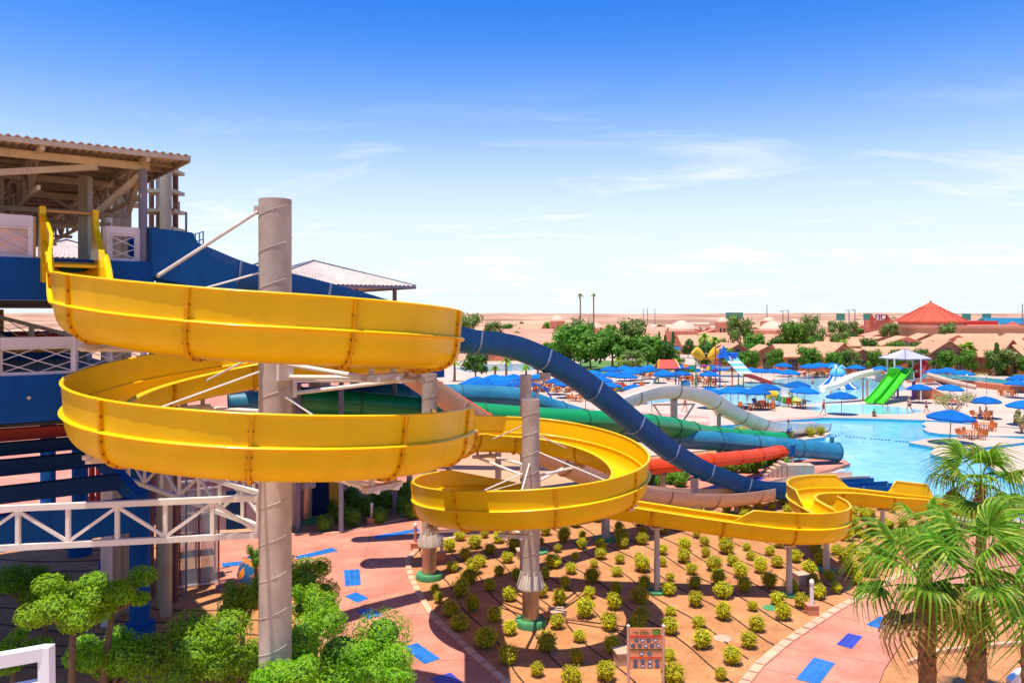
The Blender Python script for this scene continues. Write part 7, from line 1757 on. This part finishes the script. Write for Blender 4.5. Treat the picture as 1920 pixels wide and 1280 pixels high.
# ================================================================== people
M_skin = [pm("skin_%d" % i, c, 0.6, var=0.06, scale=6) for i, c in enumerate((srgb(186, 120, 88), srgb(206, 146, 112), srgb(120, 76, 54)))]
M_hair = pm("dark_hair", srgb(42, 30, 24), 0.6)
def cloth(c): return pm("cloth_%d_%d_%d" % c, srgb(*c), 0.85, var=0.08, scale=8)
POSE = {
 "stand": dict(pelvis=(0, 0, .95), chest=(0, 0, 1.30), neck=(0, 0, 1.50), head=(0, -.02, 1.66), kl=(-.10, -.02, .50), al=(-.10, .02, .08), tl=(-.10, -.16, .03), kr=(.10, -.02, .50), ar=(.11, .02, .08), tr=(.12, -.16, .03), el=(-.27, .02, 1.16), wl=(-.28, -.08, .92), hl=(-.28, -.11, .80), er=(.27, .02, 1.16), wr=(.28, -.08, .92), hr=(.28, -.11, .80)),
 "walk": dict(pelvis=(0, 0, .94), chest=(0, -.03, 1.29), neck=(0, -.04, 1.49), head=(0, -.07, 1.65), kl=(-.09, -.20, .54), al=(-.09, -.20, .10), tl=(-.09, -.38, .05), kr=(.09, .10, .50), ar=(.10, .36, .14), tr=(.10, .28, .03), el=(-.25, .14, 1.16), wl=(-.26, .10, .92), hl=(-.26, .07, .81), er=(.25, -.14, 1.16), wr=(.25, -.30, .98), hr=(.25, -.37, .90)),
 "sit": dict(pelvis=(0, 0, .52), chest=(0, .04, .88), neck=(0, .03, 1.08), head=(0, .0, 1.24), kl=(-.12, -.42, .52), al=(-.12, -.46, .10), tl=(-.12, -.62, .05), kr=(.12, -.42, .52), ar=(.12, -.40, .10), tr=(.12, -.56, .05), el=(-.26, -.06, .72), wl=(-.20, -.28, .62), hl=(-.17, -.36, .60), er=(.26, -.06, .72), wr=(.20, -.28, .62), hr=(.17, -.36, .60)),
}
RAD = dict(pelvis=(.145, .11), chest=(.165, .11), neck=(.06, .06), head=(.10, .115), hipl=(.10, .10), hipr=(.10, .10), shl=(.075, .075), shr=(.075, .075), kl=(.062, .065), kr=(.062, .065), al=(.042, .045), ar=(.042, .045), tl=(.045, .03), tr=(.045, .03), el=(.045, .045), er=(.045, .045), wl=(.032, .03), wr=(.032, .03), hl=(.04, .02), hr=(.04, .02), waist=(.13, .095), crown=(.085, .095))
def skin_mesh(pose, names_, edges, grow=0.0, name="body", sub=1):
    J = dict(POSE[pose]); p = V(J["pelvis"]); c = V(J["chest"]); J["hipl"] = p + V((-.09, 0, -.05)); J["hipr"] = p + V((.09, 0, -.05)); up = (c - p).normalized()
    J["shl"] = c + V((-.19, 0, .10)); J["shr"] = c + V((.19, 0, .10)); J["waist"] = p.lerp(c, 0.42); J["crown"] = V(J["head"]) + V((0, .01, .09))
    if pose in ("stand", "walk", "sit"):
        for s in ("l", "r"): J["sl" + s] = V(J["sh" + s]).lerp(V(J["e" + s]), 0.5); J["th" + s] = V(J["hip" + s]).lerp(V(J["k" + s]), 0.5)
    me = bpy.data.meshes.new(name); me.from_pydata([tuple(J[n]) for n in names_], [(names_.index(a), names_.index(b)) for a, b in edges], []); o = bpy.data.objects.new("tmp", me); COL.objects.link(o)
    md = o.modifiers.new("skin", 'SKIN'); md.use_smooth_shade = True; ss = o.modifiers.new("sub", 'SUBSURF'); ss.levels = sub; ss.render_levels = sub
    for i, n in enumerate(names_):
        r = RAD.get(n, (.07, .07)); me.skin_vertices[0].data[i].radius = (r[0] + grow, r[1] + grow); me.skin_vertices[0].data[i].use_root = (n == names_[0])
    dg = bpy.context.evaluated_depsgraph_get(); out = bpy.data.meshes.new_from_object(o.evaluated_get(dg)); bpy.data.objects.remove(o); return out
BODY = ["pelvis", "waist", "chest", "neck", "head", "crown", "hipl", "thl", "kl", "al", "tl", "hipr", "thr", "kr", "ar", "tr", "shl", "sll", "el", "wl", "hl", "shr", "slr", "er", "wr", "hr"]
BE = [("pelvis", "waist"), ("waist", "chest"), ("chest", "neck"), ("neck", "head"), ("head", "crown"), ("pelvis", "hipl"), ("hipl", "thl"), ("thl", "kl"), ("kl", "al"), ("al", "tl"), ("pelvis", "hipr"), ("hipr", "thr"), ("thr", "kr"), ("kr", "ar"), ("ar", "tr"), ("chest", "shl"), ("shl", "sll"), ("sll", "el"), ("el", "wl"), ("wl", "hl"), ("chest", "shr"), ("shr", "slr"), ("slr", "er"), ("er", "wr"), ("wr", "hr")]
RAD["thl"] = RAD["thr"] = (.085, .09); RAD["sll"] = RAD["slr"] = (.052, .052)
CACHE = {}
def parts_of(pose):
    if pose not in CACHE:
        CACHE[pose] = (skin_mesh(pose, BODY, BE), skin_mesh(pose, ["pelvis", "hipl", "thl", "hipr", "thr"], [("pelvis", "hipl"), ("hipl", "thl"), ("pelvis", "hipr"), ("hipr", "thr")], 0.018, "shorts"),
                       skin_mesh(pose, ["chest", "waist", "pelvis", "shl", "sll", "shr", "slr"], [("chest", "waist"), ("waist", "pelvis"), ("chest", "shl"), ("shl", "sll"), ("chest", "shr"), ("shr", "slr")], 0.016, "shirt"),
                       skin_mesh(pose, ["crown", "head"], [("crown", "head")], 0.012, "hair"))
    return CACHE[pose]
def person(px, py, pose, lb, shorts, shirt=None, sk=0, rz=0.0, sc=1.0, hair=M_hair, z=0.13, hat=None):
    q = G(px, py, z); t = thing("person", lb, "person", q, rz); t.scale = (sc, sc, sc); ms = parts_of(pose)
    def put(nm, me, m):
        me = me.copy(); me.materials.clear(); me.materials.append(m); o = bpy.data.objects.new(nm, me); COL.objects.link(o); o.parent = t; return o
    put("body", ms[0], M_skin[sk]); put("shorts", ms[1], cloth(shorts))
    if shirt: put("shirt", ms[2], cloth(shirt))
    h = put("hair", ms[3], hair); h.location = (0, .022, .02)
    if hat:
        b = MB(); hd = V(POSE[pose]["head"]); b.lathe([(.2, .05), (.19, .07), (.12, .09), (.11, .17), (0, .2)], hd + V((0, 0, .02)), 14); obj("hat", b, cloth(hat), t, local=True)
    return t
person(1478, 825, "stand", "person in blue shirt and shorts standing by the white slide outlet", (60, 120, 190), (70, 120, 180), 2, 0.4, 1.08, z=0.15)
person(1544, 778, "walk", "person in red swimwear walking near the pool parasol", (196, 40, 30), (206, 70, 34), 1, 1.2, 1.05)
person(1705, 774, "walk", "bare-chested person in dark shorts walking past the ladder", (50, 60, 66), None, 1, -1.4, 1.1)
person(1737, 774, "walk", "small figure in dark clothes behind the bare-chested walker", (60, 56, 80), (60, 60, 90), 1, -1.3, 0.85)
person(1639, 786, "sit", "bather seated on the far pool edge", (60, 40, 40), None, 2, 0.0, 0.9, z=-0.2)
person(1903, 800, "sit", "bather in red top seated on the island edge", (40, 40, 60), (206, 60, 60), 1, 1.0, 1.0, z=0.0)
person(1284, 772, "walk", "person in orange swimwear striding below the white hump", (226, 100, 60), (226, 110, 80), 1, 1.5, 1.1)
person(1380, 803, "stand", "person in red shorts half behind the white slide", (200, 40, 40), (226, 226, 226), 1, 0.3, 1.0)
person(1482, 757, "stand", "person in yellow shirt standing by the lifeguard stand", (40, 40, 46), (206, 160, 40), 2, 0.0, 1.1)
person(1449, 770, "sit", "bather in blue hat seated at the deck table", (206, 90, 30), (226, 110, 40), 1, 2.6, 1.1, hat=(70, 110, 190))
person(1401, 752, "stand", "child in teal shorts standing at the splash pool", (30, 110, 120), None, 1, 0.5, 0.8)
person(1434, 752, "stand", "thin person behind the deck parasol", (90, 90, 90), (200, 190, 180), 1, 0.2, 1.0)
person(1838, 786, "sit", "dark-haired bather seated under the right parasol", (40, 50, 120), None, 0, 0.6, 1.05)
person(1850, 787, "sit", "tanned bather seated beside the dark-haired one", (40, 50, 120), None, 0, -0.8, 1.05)
person(1524, 728, "stand", "bather wading before the octopus slide", (60, 90, 110), None, 1, 0, 1.0, z=-0.6)
person(1558, 752, "stand", "bather wading left of the pool parasol", (40, 120, 130), None, 1, 0, 1.0, z=-0.9)
person(1500, 746, "stand", "bather wading behind the yellow-shirted person", (60, 60, 60), None, 1, 0.8, 1.0, z=-0.8)
person(1650, 723, "stand", "bather standing in water behind the white chute", (60, 60, 60), None, 2, 0.8, 1.1, z=0.0)
person(1865, 704, "walk", "person in white walking on the lawn by the cypress", (230, 226, 220), (226, 220, 210), 1, 0.8, 1.0, z=0.17)
person(1862, 706, "walk", "person in black on the lawn by the cypress", (40, 40, 40), (50, 44, 44), 1, 0.8, 1.0, z=0.17)
person(1255, 710, "stand", "child in yellow on the red-roofed play frame's far side", (226, 180, 40), (226, 190, 60), 1, 0, 0.9)
person(1360, 742, "stand", "bather in orange standing in front of the striped tower", (226, 110, 40), None, 1, 0.5, 1.0)
person(1290, 746, "stand", "bather in purple shorts in the splash pool near the play house", (110, 60, 140), None, 1, 0.9, 1.0)
person(1212, 752, "walk", "bather in green shorts walking behind the blue slide", (40, 140, 70), None, 1, 1.0, 1.0)
person(1120, 748, "stand", "bather in red shorts between loungers under the blue slide", (190, 40, 40), None, 0, 0.5, 1.0)
# splashes where the slides meet the water
M_foam = leaf_mat("foam", [srgb(225, 240, 244), srgb(250, 252, 252)], 0.0, 0.4); rs2 = random.Random(4)
for (px_, py_), rad_, lb in (((1592, 856), (1.3, 0.7, 0.22), "white splash of water at the teal tube outlet"), ((1640, 930), (1.0, 0.5, 0.18), "white splash of water at the blue slide end"), ((1556, 822), (0.9, 0.6, 0.15), "white splash of water at the white slide outlet"), ((1610, 905), (1.1, 0.5, 0.16), "white splash of water at the cream slide outlet")):
    q = G(px_, py_, -0.15); f = MB(); leaves_on(f, q, rad_, 420, 0.05, rs2, 0.05); o = obj("water_splash", f, M_foam, kind="stuff"); tag(o, lb, "splash")
